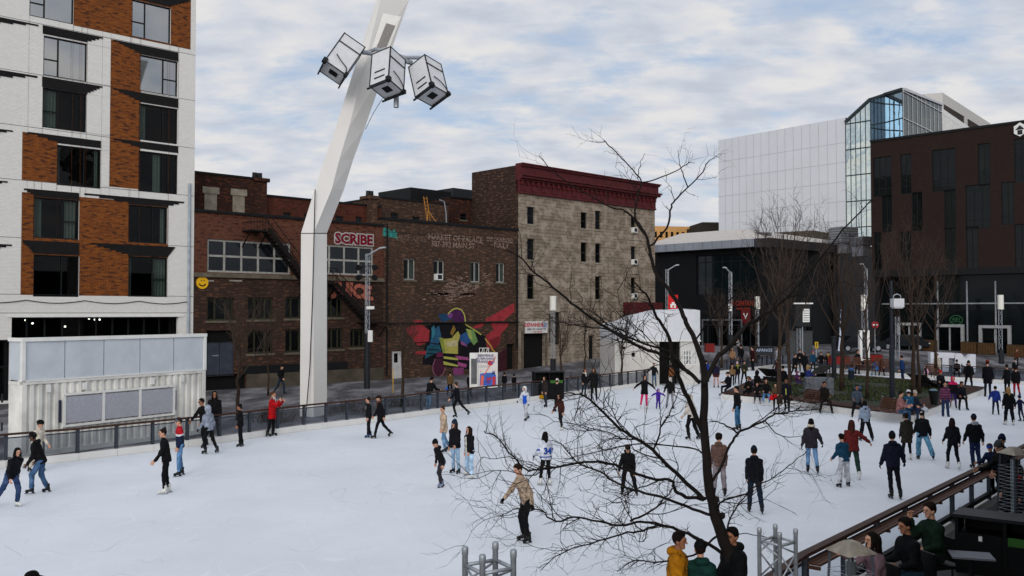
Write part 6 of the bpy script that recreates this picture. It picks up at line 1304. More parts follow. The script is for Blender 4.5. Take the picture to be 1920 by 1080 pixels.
# ================================================================ PEOPLE
def snet(f, lo, hi, h):
    """surface of the signed distance f as a quad mesh (naive surface nets)"""
    lo = np.asarray(lo, float); n = np.maximum(4, np.ceil((np.asarray(hi, float) - lo) / h).astype(int) + 1)
    ax = [lo[i] + h * np.arange(n[i]) for i in range(3)]
    X, Y, Z = np.meshgrid(*ax, indexing='ij'); D = f(X, Y, Z); S = D < 0
    nx, ny, nz = n; acc = np.zeros((nx - 1, ny - 1, nz - 1, 3)); cnt = np.zeros((nx - 1, ny - 1, nz - 1))
    I, J, K = np.meshgrid(np.arange(nx - 1), np.arange(ny - 1), np.arange(nz - 1), indexing='ij'); base = np.stack([I, J, K], -1).astype(float)
    cor = [(a, b, c) for a in (0, 1) for b in (0, 1) for c in (0, 1)]
    def sl(c): return tuple(slice(c[i], n[i] - 1 + c[i]) for i in range(3))
    for p in cor:
        for ax_ in range(3):
            if p[ax_]: continue
            q = list(p); q[ax_] = 1; d0, d1 = D[sl(p)], D[sl(q)]; m = (d0 < 0) != (d1 < 0); t = np.where(m, d0 / np.where(m, d0 - d1, 1), 0)
            for i in range(3): acc[..., i] += np.where(m, p[i] + (t if i == ax_ else 0), 0)
            cnt += m
    act = cnt > 0; idx = -np.ones(act.shape, int); idx[act] = np.arange(act.sum())
    V = (base[act] + acc[act] / cnt[act][:, None]) * h + lo
    F = []
    for ax_ in range(3):
        o1, o2 = (ax_ + 1) % 3, (ax_ + 2) % 3
        s0 = [slice(None)] * 3; s1 = [slice(None)] * 3; s0[ax_] = slice(0, n[ax_] - 1); s1[ax_] = slice(1, n[ax_])
        for o in (o1, o2): s0[o] = slice(1, n[o] - 1); s1[o] = slice(1, n[o] - 1)
        a, b = S[tuple(s0)], S[tuple(s1)]; m = a != b; w = np.argwhere(m)
        if len(w) == 0: continue
        w[:, o1] += 1; w[:, o2] += 1
        def g(d1_, d2_):
            q = w.copy(); q[:, o1] -= d1_; q[:, o2] -= d2_; return idx[q[:, 0], q[:, 1], q[:, 2]]
        q = np.stack([g(1, 1), g(0, 1), g(0, 0), g(1, 0)], 1); fl = ~a[m]; q[fl] = q[fl][:, ::-1]; F.append(q)
    return V, np.concatenate(F)
def cap(a, b, ra, rb):
    a = np.asarray(a, float); b = np.asarray(b, float); d = b - a; L = max(1e-9, d @ d)
    def f(X, Y, Z):
        x, y, z = X - a[0], Y - a[1], Z - a[2]; t = np.clip((x * d[0] + y * d[1] + z * d[2]) / L, 0, 1)
        return np.sqrt((x - t * d[0]) ** 2 + (y - t * d[1]) ** 2 + (z - t * d[2]) ** 2) - (ra + (rb - ra) * t)
    r = max(ra, rb); f.lo = np.minimum(a, b) - r; f.hi = np.maximum(a, b) + r; return f
def ell(c, r):
    c = np.asarray(c, float); r = np.asarray(r, float)
    def f(X, Y, Z):
        k = np.sqrt(((X - c[0]) / r[0]) ** 2 + ((Y - c[1]) / r[1]) ** 2 + ((Z - c[2]) / r[2]) ** 2); return (k - 1) * r.min()
    f.lo = c - r; f.hi = c + r; return f
def mesh_of(fs, h, k=.03, cut=None, wr=0, seed=0, quilt=None):
    lo = np.min([f.lo for f in fs], 0) - h * 2.5; hi = np.max([f.hi for f in fs], 0) + h * 2.5
    def F(X, Y, Z):
        d = fs[0](X, Y, Z)
        for f in fs[1:]:
            e = f(X, Y, Z); q = np.maximum(k - np.abs(d - e), 0) / k; d = np.minimum(d, e) - q * q * k / 4
        if wr:
            s = seed; d = d + wr * (np.sin(X * 31 + 7 * Z + s) * np.sin(Z * 27 + s * 1.7 + 5 * Y) + .7 * np.sin(Y * 37 + Z * 19 + s * 2.3) * np.sin(X * 23 - Z * 33 + s))
        if quilt is not None: d = d + .009 * np.abs(np.sin((X * quilt[0] + Y * quilt[1] + Z * quilt[2]) * math.pi / .085)) 
        if cut is not None: d = cut(X, Y, Z, d)
        return d
    return snet(F, lo, hi, h)
# ---- head, hair, hats, hands and footwear: modelled once in their own frame (l = left, f = forward, u = up)
HEADP = [ell((0, -.005, .02), (.076, .096, .098)), cap((0, .03, -.045), (0, .052, -.088), .052, .036), cap((0, .088, .012), (0, .112, -.024), .010, .014), ell((.077, -.008, -.012), (.016, .024, .034)), ell((-.077, -.008, -.012), (.016, .024, .034)), cap((0, -.02, -.06), (0, -.04, -.2), .05, .055), cap((-.03, .086, .03), (.03, .086, .03), .013, .013)]
HEAD = mesh_of(HEADP, .0115, .022)
def face_mat(c, near=False):
    l, f, u = c[:, 0], c[:, 1], c[:, 2]; m = np.zeros(len(c), int)
    if near:
        m[(f > .06) & (np.abs(np.abs(l) - .031) < .011) & (np.abs(u - .003) < .0045)] = 1; m[(f > .07) & (np.abs(np.abs(l) - .033) < .017) & (np.abs(u - .027) < .004)] = 3; m[(f > .065) & (np.abs(l) < .023) & (np.abs(u + .058) < .006)] = 2; return m
    m[(f > .06) & (np.abs(np.abs(l) - .031) < .013) & (u > -.008) & (u < .012)] = 1
    m[(f > .07) & (np.abs(np.abs(l) - .033) < .02) & (u > .022) & (u < .036)] = 3
    m[(f > .065) & (np.abs(l) < .024) & (u > -.066) & (u < -.05)] = 2
    return m
HFM = face_mat(HEAD[0][HEAD[1]].mean(1)); HEADN = mesh_of(HEADP, .0068, .022); HFMN = face_mat(HEADN[0][HEADN[1]].mean(1), True)
def hcut(X, Y, Z, d): return np.maximum(d, np.minimum(Y * .86 - Z * .5 - .022, .2))
def hatcut(z0): return lambda X, Y, Z, d: np.maximum(d, z0 - Z - .25 * Y)
SK = ell((0, -.012, .026), (.09, .108, .106))
HAIR = {
 'short': mesh_of([SK, ell((0, -.01, .075), (.086, .1, .07))], .014, .03, hcut, .003),
 'curly': mesh_of([ell((0, -.01, .04), (.104, .12, .112)), ell((.04, .02, .1), (.06, .07, .06)), ell((-.045, .0, .1), (.06, .07, .06))], .014, .03, lambda X, Y, Z, d: np.maximum(d, Y * .86 - Z * .5 - .03), .008),
 'bun': mesh_of([SK, ell((0, -.06, .12), (.05, .05, .05))], .014, .02, hcut, .002),
 'pony': mesh_of([SK, cap((0, -.1, .04), (0, -.15, -.08), .035, .04), cap((0, -.15, -.08), (.02, -.14, -.3), .042, .016)], .015, .03, hcut, .003),
 'long': mesh_of([SK, cap((.05, -.04, -.03), (.07, -.05, -.3), .05, .034), cap((-.05, -.04, -.03), (-.07, -.05, -.3), .05, .034), cap((0, -.085, .0), (0, -.11, -.34), .07, .05), cap((.075, .03, .0), (.1, .06, -.24), .024, .024), cap((-.075, .03, .0), (-.1, .06, -.24), .024, .024)], .016, .03, lambda X, Y, Z, d: np.maximum(d, np.where(np.abs(X) < .06, Y * .86 - Z * .5 - .022, Y - .09)), .004),
 'beanie': mesh_of([ell((0, -.01, .045), (.096, .116, .112)), ell((0, -.03, .13), (.06, .07, .05))], .014, .03, hatcut(.022), .002),
 'pompom': mesh_of([ell((0, -.01, .045), (.098, .118, .112)), ell((0, -.02, .185), (.045, .045, .045))], .014, .01, hatcut(.02), .002),
 'cap': mesh_of([ell((0, -.01, .045), (.093, .112, .1)), cap((-.03, .1, .045), (-.022, .165, .03), .018, .012), cap((.03, .1, .045), (.022, .165, .03), .018, .012)], .013, .02, hatcut(.03)),
 'helmet': mesh_of([ell((0, -.01, .055), (.112, .138, .112))], .014, .02, hatcut(.03)),
 'hood': mesh_of([ell((0, -.03, .01), (.122, .132, .145)), cap((0, -.06, -.1), (0, -.05, -.16), .1, .1)], .016, .05, lambda X, Y, Z, d: np.maximum(np.maximum(d, -(d + .022)), np.where(Z > -.13, np.maximum(0, 1) * (Y - .055) , -1)), .004),
 'hooddown': mesh_of([cap((.07, -.03, -.17), (.05, -.12, -.15), .045, .05), cap((-.07, -.03, -.17), (-.05, -.12, -.15), .045, .05), cap((-.06, -.12, -.17), (.06, -.12, -.17), .06, .06)], .016, .04, None, .004),
 'fur': mesh_of([cap((.095, .02, -.15), (.08, -.13, -.11), .036, .04), cap((-.095, .02, -.15), (-.08, -.13, -.11), .036, .04), cap((-.08, -.13, -.12), (.08, -.13, -.12), .042, .042)], .015, .03, None, .009),
 'scarf': mesh_of([cap((.05, .03, -.15), (-.05, .03, -.15), .05, .05), cap((.05, -.06, -.14), (-.05, -.06, -.14), .05, .05), cap((.06, .03, -.15), (.06, -.06, -.14), .045, .045), cap((-.06, .03, -.15), (-.06, -.06, -.14), .045, .045), cap((.03, .07, -.17), (.04, .1, -.36), .035, .03)], .016, .04, None, .004),
 'glasses': mesh_of([ell((.032, .1, .004), (.026, .012, .018)), ell((-.032, .1, .004), (.026, .012, .018)), cap((-.076, .0, .006), (-.06, .09, .006), .006, .006), cap((.076, .0, .006), (.06, .09, .006), .006, .006), cap((-.02, .108, .006), (.02, .108, .006), .006, .006)], .007, .004),
 'mask': mesh_of([ell((0, .07, -.055), (.062, .062, .05))], .012, .02),
}
def hand_parts():
    P_ = [cap((0, 0, 0), (.03, 0, 0), .026, .024), cap((.02, .02, 0), (.088, .03, 0), .016, .014), cap((.02, 0, 0), (.092, .008, 0), .017, .014), cap((.02, -.02, 0), (.086, -.03, 0), .015, .013)]
    for y, L, a0 in ((.034, .072, 18), (.012, .08, 22), (-.011, .074, 26), (-.033, .058, 32)):
        p = np.array((.09, y, 0.)); ang = a0; seg = L / 2.6
        for s in (1.15, .85, .65):
            q = p + np.array((math.cos(R(ang)) * seg * s, y * .12, -math.sin(R(ang)) * seg * s)); P_.append(cap(p, q, .0096, .0086)); p = q; ang += 24
    P_ += [cap((.022, .026, -.003), (.052, .058, -.014), .014, .0115), cap((.052, .058, -.014), (.084, .068, -.026), .011, .009)]
    return P_
HAND = mesh_of(hand_parts(), .0075, .006); HANDC = mesh_of(hand_parts(), .011, .006)
BOOT = mesh_of([cap((0, -.025, .11), (0, -.012, -.015), .056, .05), cap((0, -.03, -.04), (0, .135, -.05), .045, .038)], .015, .03, lambda X, Y, Z, d: np.maximum(np.maximum(d, -.082 - Z), Z - .12), .0015)
SHOE = mesh_of([cap((0, -.02, .05), (0, -.012, -.015), .048, .048), cap((0, -.03, -.04), (0, .135, -.052), .045, .036)], .015, .03, lambda X, Y, Z, d: np.maximum(np.maximum(d, -.082 - Z), Z - .07), .0015)
EYE = plain('eye_dark', '#0c0808', .3); LIP = plain('lip', '#6e3a34', .6)
SKIN = {'l': plain('skin_light', '#b98a72', .6, var=.08, spec=.3), 'm': plain('skin_medium', '#8d5f47', .6, var=.08, spec=.3), 'd': plain('skin_dark', '#4b2f23', .6, var=.08, spec=.3)}
BLADE = plain('skate_blade_steel', '#9aa0a6', .25, .9); HOLDER = plain('skate_holder', '#1a1a1c', .5); HOLDW = plain('skate_holder_white', '#b9b9b6', .5)
def basis(x, y): 
    x = x.normalized(); y = (y - x * y.dot(x)).normalized(); return x, y, x.cross(y)
def addmesh(name, V, F, mats, parent, mi=None):
    me = bpy.data.meshes.new(name); me.from_pydata(V.tolist(), [], F.tolist())
    for m in mats: me.materials.append(m)
    if mi is not None: me.polygons.foreach_set('material_index', np.asarray(mi, dtype=np.int32))
    me.polygons.foreach_set('use_smooth', np.ones(len(F), dtype=bool)); me.update(); o = bpy.data.objects.new(name, me); COL.objects.link(o)
    if parent is not None: o.parent = parent
    return o
POSE = { # lean, left leg (swing, out, knee), right leg, left arm (swing, out, elbow), right arm
 'stand': (3, (3, 3, 5), (-3, 3, 8), (5, 5, 16), (-3, 5, 14)), 'glide': (9, (16, 4, 24), (-5, 5, 20), (12, 9, 24), (-8, 10, 24)), 'stride': (16, (26, 4, 34), (-24, 12, 16), (-26, 16, 26), (30, 14, 32)),
 'bend': (34, (34, 5, 46), (14, 7, 44), (12, 10, 30), (4, 12, 34)), 'walk': (5, (18, 2, 12), (-18, 2, 18), (-18, 5, 20), (18, 5, 24)), 'sit': (6, (84, 8, 84), (82, 8, 80), (26, 8, 60), (30, 8, 62)), 'out': (4, (6, 5, 12), (-6, 6, 10), (6, 58, 14), (4, 62, 12)),
 'rail': (22, (4, 4, 6), (-6, 5, 8), (58, 10, 34), (62, 12, 40)), 'pocket': (3, (3, 5, 5), (-3, 5, 5), (8, 16, 66), (8, 16, 66)), 'phone': (2, (6, 4, 8), (-4, 4, 6), (52, 8, 84), (56, 8, 80)), 'hold': (3, (3, 4, 5), (-3, 4, 6), (6, 34, 8), (2, 10, 14)),
}
NP_ = [0]
def person(px, fy, hy, ang, label, top, legs, hair='short', hc='#1a1310', pose='stand', skin='l', shoes='#131214', skates=True, coat=.0, puff=1.0, fit=1.0, extra=(), glove=None, paint=None, paintc=(), grp='people skating on the rink', z=0.0, pos=None, H=None, wid=1.0, hyaw=0, hpitch=0, kind='', quilt=False, jeans=False, seedk=None, **ov):
    NP_[0] += 1; sd = NP_[0] * 1.37; sl = seedk or 0
    P0 = pos or G(px, fy, z); P0 = Vector((P0.x, P0.y, z)); ln, ll, rl, la, ra = POSE[pose]; ln = ov.get('lean', ln); ll = ov.get('ll', ll); rl = ov.get('rl', rl); la = ov.get('la', la); ra = ov.get('ra', ra); side = ov.get('side', 0)
    jr = random.Random(NP_[0]); calm = lambda a: (a[0] + jr.gauss(0, 4), a[1] * (.62 if 14 < a[1] < 45 else 1) + jr.gauss(0, 1.5), a[2] + abs(jr.gauss(0, 8)))
    la, ra = calm(la), calm(ra)
    if pose not in ('sit',): hyaw += jr.gauss(0, 9); ll, rl = tuple(v + jr.gauss(0, 2.5) for v in ll), tuple(v + jr.gauss(0, 2.5) for v in rl)
    # vectors: index 0 = left, 1 = forward, 2 = up
    def solve(h):
        s = h / 1.72; ank = (.135 if skates else .085) * s; hip, th, shk = None, .245 * h, .25 * h; J = {}
        t = Vector((math.sin(R(side)), math.sin(R(ln)) * math.cos(R(side)), math.cos(R(ln)) * math.cos(R(side))))
        for nm, sg, (sw, ab, kn) in (('l', 1, ll), ('r', -1, rl)):
            h0 = Vector((sg * .052 * h, 0, 0)); d1 = Vector((sg * math.sin(R(ab)), math.sin(R(sw)) * math.cos(R(ab)), -math.cos(R(sw)) * math.cos(R(ab)))); k_ = h0 + d1 * th; s2 = sw - kn; d2 = Vector((sg * math.sin(R(ab)) * .8, math.sin(R(s2)), -math.cos(R(s2)))).normalized(); J['hip' + nm], J['kn' + nm], J['an' + nm], J['sh' + nm] = h0, k_, k_ + d2 * shk, d2
        J['low'] = min(J['anl'].z, J['anr'].z) - ank; J['t'] = t; nb_ = t * (.318 * h); J['nb'] = nb_; up = (t + Vector((0, 0, .9 if ln < 60 else 0)) + Vector((0, math.sin(R(hpitch)), 0))).normalized(); J['up'] = up; J['hd'] = nb_ + up * (.128 * h) + Vector((0, .012 * h, 0)); J['topz'] = J['hd'].z + .115 * s - J['low']; return J, s, ank
    if H is None:
        J, s, ank = solve(1.72); Z = P0.y; want = (PT(px, hy, Z).z - z); H = 1.72 * want / (J['topz'] + (.02 if hair in ('beanie', 'pompom', 'curly', 'bun', 'hood', 'helmet', 'cap') else 0)); H = max(.7, min(1.97, H))
    J, s, ank = solve(H); off = Vector((0, 0, -J['low']))
    fc = (J['anl'] + J['anr']) / 2
    if pose != 'sit': off -= Vector((fc.x, fc.y, 0))
    elif ov.get('feet', True): off -= Vector((fc.x, fc.y, 0))
    t = J['t']; Lx = Vector((1, 0, 0)); fwd = Lx.cross(t) * -1; fwd = (Vector((0, 1, 0)) - t * t.y).normalized()
    for k_ in ('hipl', 'hipr', 'knl', 'knr', 'anl', 'anr', 'nb', 'hd'): J[k_] = J[k_] + off
    pel = off.copy(); ch = pel + t * .26 * H; nb_ = J['nb']
    for nm, sg, (sw, ab, el) in (('l', 1, la), ('r', -1, ra)):
        sh = pel + t * .286 * H + Lx * (sg * .097 * H * wid); a_ = R(ab); d1 = (Lx * sg * math.sin(a_) + (fwd * math.sin(R(sw)) - t * math.cos(R(sw))) * math.cos(a_)).normalized(); e_ = sh + d1 * .17 * H; s2 = sw + el; d2 = (Lx * sg * math.sin(a_) * (.75 if el < 50 else -.25) + (fwd * math.sin(R(s2)) - t * math.cos(R(s2))) * math.cos(a_ * .8)).normalized(); J['so' + nm], J['el' + nm], J['wr' + nm], J['fa' + nm] = sh, e_, e_ + d2 * .148 * H, d2
    A_ = R(ang); Fw = Vector((math.sin(A_), -math.cos(A_), 0)); Lw = Vector((math.cos(A_), math.sin(A_), 0)); RM = np.array([[Lw.x, Fw.x, 0], [Lw.y, Fw.y, 0], [0, 0, 1.0]])
    W = lambda V: V @ RM.T
    dist = P0.y; hh = .021 if dist < 34 else .026 if dist < 50 else .033; hh *= max(.7, s)
    S_ = lambda v: v * s
    # ---- body (one continuous mesh: torso, limbs, head, hands)
    core = [cap(pel, ch, .065 * s, .065 * s), cap(J['sol'], J['sor'], .05 * s, .05 * s), cap(ch, nb_, .06 * s, .048 * s)]
    for q in 'lr': core += [cap(J['hip' + q], J['kn' + q], .066 * s, .045 * s), cap(J['kn' + q], J['an' + q], .044 * s, .034 * s), cap(J['so' + q], J['el' + q], .042 * s, .033 * s), cap(J['el' + q], J['wr' + q], .033 * s, .024 * s)]
    V, F = mesh_of(core, max(.03, hh), .03); Vs, Fs, Ms = [V], [F], [np.zeros(len(F), int)]; nv = len(V)
    up = J['up']; yw = R(hyaw); hf = Vector((math.sin(yw), math.cos(yw), 0)); hf = (hf - up * hf.dot(up)).normalized(); hl = hf.cross(up); HM = np.array([[hl.x, hf.x, up.x], [hl.y, hf.y, up.y], [hl.z, hf.z, up.z]]) * (s * (1.0 if s > .85 else 1.0 + (.85 - s) * .7)); hd = np.array(J['hd'])
    toh = lambda V: V @ HM.T + hd
    HDm, hfm = (HEADN, HFMN) if dist < 24 else (HEAD, HFM)
    Vs.append(toh(HDm[0])); Fs.append(HDm[1] + nv); Ms.append(hfm); nv += len(HDm[0])
    HD = HAND if dist < 40 else HANDC
    for q, sg in (('l', 1), ('r', -1)):
        x = J['fa' + q]; x, y, z_ = basis(x, fwd + t * .2 if abs(x.dot(fwd)) < .8 else t); hm = np.array([[x.x, y.x, z_.x], [x.y, y.y, z_.y], [x.z, y.z, z_.z]]) * s * 1.04
        Vh = HD[0].copy(); Fh = HD[1]
        palm_in = z_.dot(Lx) * sg          # palm (-z of the template) faces the body
        if palm_in < 0: Vh[:, 2] *= -1; Fh = Fh[:, ::-1]
        Vs.append(Vh @ hm.T + np.array(J['wr' + q])); Fs.append(Fh + nv); Ms.append(np.full(len(Fh), 4)); nv += len(Vh)
    body = addmesh('person', W(np.concatenate(Vs)), np.concatenate(Fs), [SKIN[skin], EYE, LIP, fabric(hc), fabric(glove) if glove else SKIN[skin]], None, np.concatenate(Ms))
    body.location = P0; tag(body, label, 'person', grp)
    # ---- trousers
    wide = fit * 1.06; tr = [cap(J['hipl'] + t * .02, J['hipr'] + t * .02, .1 * s * (.5 + .5 * wide), .1 * s * (.5 + .5 * wide)), cap(pel, pel + t * .06 * H, .105 * s, .1 * s)]
    for q in 'lr':
        foot_ = J['an' + q] + J['sh' + q] * (.0 if skates else .03); e2 = J['kn' + q] + (foot_ - J['kn' + q]) * (.86 if skates else .98)
        tr += [cap(J['hip' + q], J['kn' + q], .089 * s * (.6 + .4 * wide), .062 * s * wide), cap(J['kn' + q], e2, .062 * s * wide, .052 * s * wide ** 1.3)]
    V, F = mesh_of(tr, hh, .03, None, (.0065 if dist < 45 else .0035) * s, sd)
    addmesh('trousers', W(V), F, [fabric(legs, 'jeans' if jeans else '')], body)
    # ---- jacket / coat
    pf = puff * 1.12; low = pel - t * (.015 * H); jk = [cap(low, ch, .108 * s * pf, .104 * s * pf)]
    for sg in (1, -1):
        jk += [cap(low + Lx * sg * .036 * H * wid, ch + Lx * sg * .05 * H * wid, .1 * s * pf, .098 * s * pf), cap(nb_ + Lx * sg * .01 - t * .012 * H, (J['sol'] if sg > 0 else J['sor']), .07 * s, .06 * s * pf ** .5)]
    for q in 'lr': jk += [cap(J['so' + q], J['el' + q], .06 * s * pf ** .8, .054 * s * pf), cap(J['el' + q], J['wr' + q] - J['fa' + q] * .012, .053 * s * pf, .041 * s * pf)]
    jk.append(cap(nb_ - t * .01 * H, nb_ + t * .028 * H, .068 * s, .062 * s))
    hem = pel - t * (.03 * H + coat * H * .0); pl, pn = np.array(hem - t * .015 * H), np.array(t)
    if coat > 0:
        lk, rk = (J['knl'] - J['hipl']) * 1.0, (J['knr'] - J['hipr']) * 1.0
        for q, v in (('hipl', lk), ('hipr', rk)): jk.append(cap(J[q] + t * .02, J[q] + v * min(1.3, coat / .245) * .86, .1 * s * pf ** .5, .105 * s * pf ** .5))
        dv = ((lk + rk) / 2).normalized(); e = pel + dv * coat * H; pl, pn = np.array(e), np.array(-dv)
    hp = np.array(pel)
    def jcut(X, Y, Z, d):
        c = -((X - pl[0]) * pn[0] + (Y - pl[1]) * pn[1] + (Z - pl[2]) * pn[2]); r = np.sqrt((X - hp[0]) ** 2 + (Y - hp[1]) ** 2)
        return np.where(np.abs(X) < .2 * s, np.maximum(d, c), d)
    V, F = mesh_of(jk, hh, .045, jcut, (.008 if dist < 45 else .004) * s, sd, quilt=np.array(t) / s if quilt else None)
    mi = None; mats = [fabric(top)]
    C = V[F].mean(1); hgt = ((C - hp) @ np.array(t)) / H; frd = (C - hp) @ np.array(fwd) ; lat = C[:, 0]
    if paint: mi = paint(hgt, frd, lat, np.abs(lat) / s, C).astype(int); mats += [fabric(c) for c in paintc]
    jo = addmesh('jacket', W(V), F, mats, body, mi)
    # ---- footwear
    for q in 'lr':
        d = J['sh' + q]; fl = (Vector((0, 1, 0)) * (1 if True else 1)); pitch = 0; kneebend = d.y
        fz = -d; fz = (fz * .35 + Vector((0, 0, 1)) * .65 if pose != 'sit' else Vector((0, .25, 1))).normalized() if J['an' + q].z - ank < .06 else -d
        ff = (Vector(((.16 if q == 'l' else -.16), 1, 0)) - fz * fz.y).normalized(); lx_ = ff.cross(fz); FM = np.array([[lx_.x, ff.x, fz.x], [lx_.y, ff.y, fz.y], [lx_.z, ff.z, fz.z]]) * s; an = np.array(J['an' + q])
        tpl = BOOT if skates else SHOE; bo = addmesh('skate' if skates else 'shoe', W(tpl[0] @ FM.T + an), tpl[1], [plain('boot_' + shoes, shoes, .45, var=.12)], body)
        if skates:
            mb = MB(); mb.box((0, .045, -.125), (.006, .29, .024)); mb.box((0, -.045, -.098), (.03, .07, .036), 1); mb.box((0, .12, -.098), (.03, .08, .036), 1)
            addmesh('blade', W(np.array(mb.v) @ FM.T + an), np.array(mb.f), [BLADE, HOLDW if shoes in ('#c9c8c4', '#c8c8c8') else HOLDER], bo, mb.mi)
    # ---- hair, hats and accessories
    def acc(kind_, name, col):
        T = HAIR[kind_]; return addmesh(name, W(toh(T[0])), T[1], [fabric(col)], body)
    if hair in ('beanie', 'pompom', 'cap', 'helmet', 'hood'):
        acc(hair, {'pompom': 'beanie'}.get(hair, hair), ov.get('hatc', '#121214'))
        if hair != 'hood' or ov.get('underhair'): acc(ov.get('underhair', 'short'), 'hair', hc)
    else: acc(hair, 'hair', hc)
    for e in extra:
        if e[0] in HAIR: acc(e[0], {'hooddown': 'hood', 'fur': 'fur_collar'}.get(e[0], e[0]), e[1])
        elif e[0] == 'backpack':
            c = pel + t * .2 * H - fwd * .17 * s; V, F = mesh_of([cap(c - Lx * .07 - t * .1, c - Lx * .07 + t * .12, .075, .07), cap(c + Lx * .07 - t * .1, c + Lx * .07 + t * .12, .075, .07)], hh, .04); addmesh('backpack', W(V), F, [fabric(e[1])], body)
        elif e[0] == 'bag':
            c = J['wr' + e[2]] + J['fa' + e[2]] * .1 - Vector((0, 0, .2)); V, F = mesh_of([cap(c - Vector((0, .08, 0)), c + Vector((0, .08, 0)), .11, .11), cap(c, c + Vector((0, 0, .14)), .06, .03)], hh, .04, None, .01, sd); b2 = addmesh('bag', W(V), F, [fabric(e[1])], None); b2.location = P0; tag(b2, e[3], 'bag')
        elif e[0] == 'phone':
            c = J['wr' + e[1]] + J['fa' + e[1]] * .12; mb = MB(); mb.box(c + Vector((0, .02, .04)), (.075, .012, .15)); b2 = addmesh('phone', W(np.array(mb.v)), np.array(mb.f), [M_BLACK], None); b2.location = P0; b2.data.polygons.foreach_set('use_smooth', [False] * 6); tag(b2, e[2], 'phone')
        elif e[0] == 'text':
            mb = MB(); o_ = pel + t * (e[3] * H) - fwd * e[4] * s; puttext(mb, e[1], e[2] * s, o_, -Lx, t, -fwd, 0, .012, .012, .95); textpart(mb, W, body, e[5])
    return body
def textpart(mb, W, body, col):
    me = bpy.data.meshes.new('jersey_lettering'); me.from_pydata(W(np.array(mb.v)).tolist(), [], mb.f); me.materials.append(fabric(col)); o = bpy.data.objects.new('jersey_lettering', me); COL.objects.link(o); o.parent = body
K_, NV, JN, LJ, CR = '#121214', '#161b2b', '#33506f', '#8fa9bf', '#c3b9ab'
WS, BS = '#c9c8c4', '#131214'
def sh(fw_=.05, lo=-.05, hi=.3): return lambda h, f, l, al, C: ((al < fw_) & (f > 0) & (h > lo) & (h < hi))
SPEC = 'people watching from outside the boards'; SEAT = 'people sitting on the planted island'; TERR = 'people on the terrace'
ang_L, ang_R, BK = -80, 80, 180
# --- left part of the rink
person(12, 950, 838, 60, 'skater at the left edge, long black hair, dark jacket and blue jeans, leaning forward', '#14161c', '#27395a', 'long', '#0c0a0a', 'stride', jeans=True, fit=1.15, shoes=WS, lean=24)
person(74, 925, 810, -78, 'skater in navy cap and black puffer jacket with jeans, bending towards the left', K_, '#35506f', 'cap', '#15100e', 'bend', 'd', jeans=True, fit=1.15, puff=1.2, quilt=True, hatc='#2a3342', extra=(('hooddown', K_),), lean=20, ll=(34, 5, 34), rl=(6, 6, 30))
person(66, 884, 788, 75, 'skater in black helmet and cream jacket behind the man in navy cap', '#b9b0a2', '#b3ab9f', 'helmet', '#2a1c14', 'glide', hatc='#101214')
person(312, 925, 803, -70, 'skater with high hair bun, black jumper, black leggings and white skates, facing left', K_, '#0f0f12', 'bun', '#1c1412', 'glide', shoes=WS, puff=1.05, fit=.92, lean=8, ll=(12, 2, 14), rl=(4, 3, 12), la=(24, 16, 20), ra=(-6, 18, 20))
person(338, 892, 783, -62, 'skater in red, white and navy jacket with grey cap and blue jeans', '#1a2238', '#4f7196', 'cap', '#2a1c16', 'stand', hatc='#4a5666', jeans=True, paint=lambda h, f, l, al, C: np.where(h > .225, 1, np.where(h > .19, 2, 0)), paintc=('#a81c28', '#c9c9cc'), ll=(8, 3, 10))
person(385, 838, 747, -40, 'person in sunglasses and black jacket reaching for the rail beside the kiosk', K_, K_, 'short', '#15110f', 'glide', 'm', extra=(('glasses', '#0a0a0a'),), ra=(30, 44, 10))
person(403, 829, 733, 10, 'woman with long black hair and black coat by the rail beside the kiosk', K_, K_, 'long', '#0d0b0a', 'stand', 'm', coat=.12)
person(396, 851, 760, -120, 'skater in pale grey hooded sweatshirt with hood up and black trousers', '#7d8492', K_, 'hood', pose='glide', hatc='#858c99', glove='#141416', shoes=K_, lean=8)
person(452, 837, 758, -75, 'skater with small bun in black jacket and wide black trousers, left of the red parka', K_, K_, 'bun', '#120e0c', 'stand', 'm', fit=1.15, puff=1.05)
person(507, 818, 735, 85, 'person in long red parka with fur hood taking a photo with a phone', '#9c1218', K_, 'short', '#4a3020', 'phone', coat=.15, puff=1.15, extra=(('fur', '#5a4634'), ('scarf', '#b5b3b0'), ('phone', 'r', 'black phone held up by the person in the red parka')))
person(692, 820, 745, -65, 'woman in black jacket with white collar and blue skates', '#141417', '#16171b', 'bun', '#1a1210', 'stand', shoes='#2b4468', paint=sh(.025, .2, .32), paintc=('#b9b5b0',), fit=1.1)
person(717, 821, 741, -72, 'man in black flat cap, dark coat and brown scarf, arm in arm with a woman', '#111114', '#131318', 'cap', '#2a1d16', 'walk', hatc='#101012', coat=.1, puff=1.08, extra=(('scarf', '#4a3328'),))
person(803, 772, 708, 150, 'person in black jacket and jeans leaning on the rail outside the glass', K_, '#5f7c95', 'short', '#120f0e', 'rail', skates=False, jeans=True, grp=SPEC, puff=1.1)
person(866, 782, 717, -112, 'skater in black jacket and trousers with arms out, in front of the poster stand', '#12131a', K_, 'short', '#3a2a1e', 'stride', la=(10, 44, 16), ra=(20, 40, 24), lean=6)
person(843, 742, 697, 170, 'person in tan padded vest seen from behind outside the boards', '#5d472e', K_, 'short', '#1a1310', 'stand', skates=False, grp=SPEC, puff=1.15, quilt=True, extra=(('bag', '#1f5ec0', 'l', 'shiny blue bag held by the person in the tan vest'),))
person(880, 742, 700, 160, 'person in black seen from behind left of the poster stand', K_, K_, 'short', '#15100e', 'stand', skates=False, grp=SPEC)
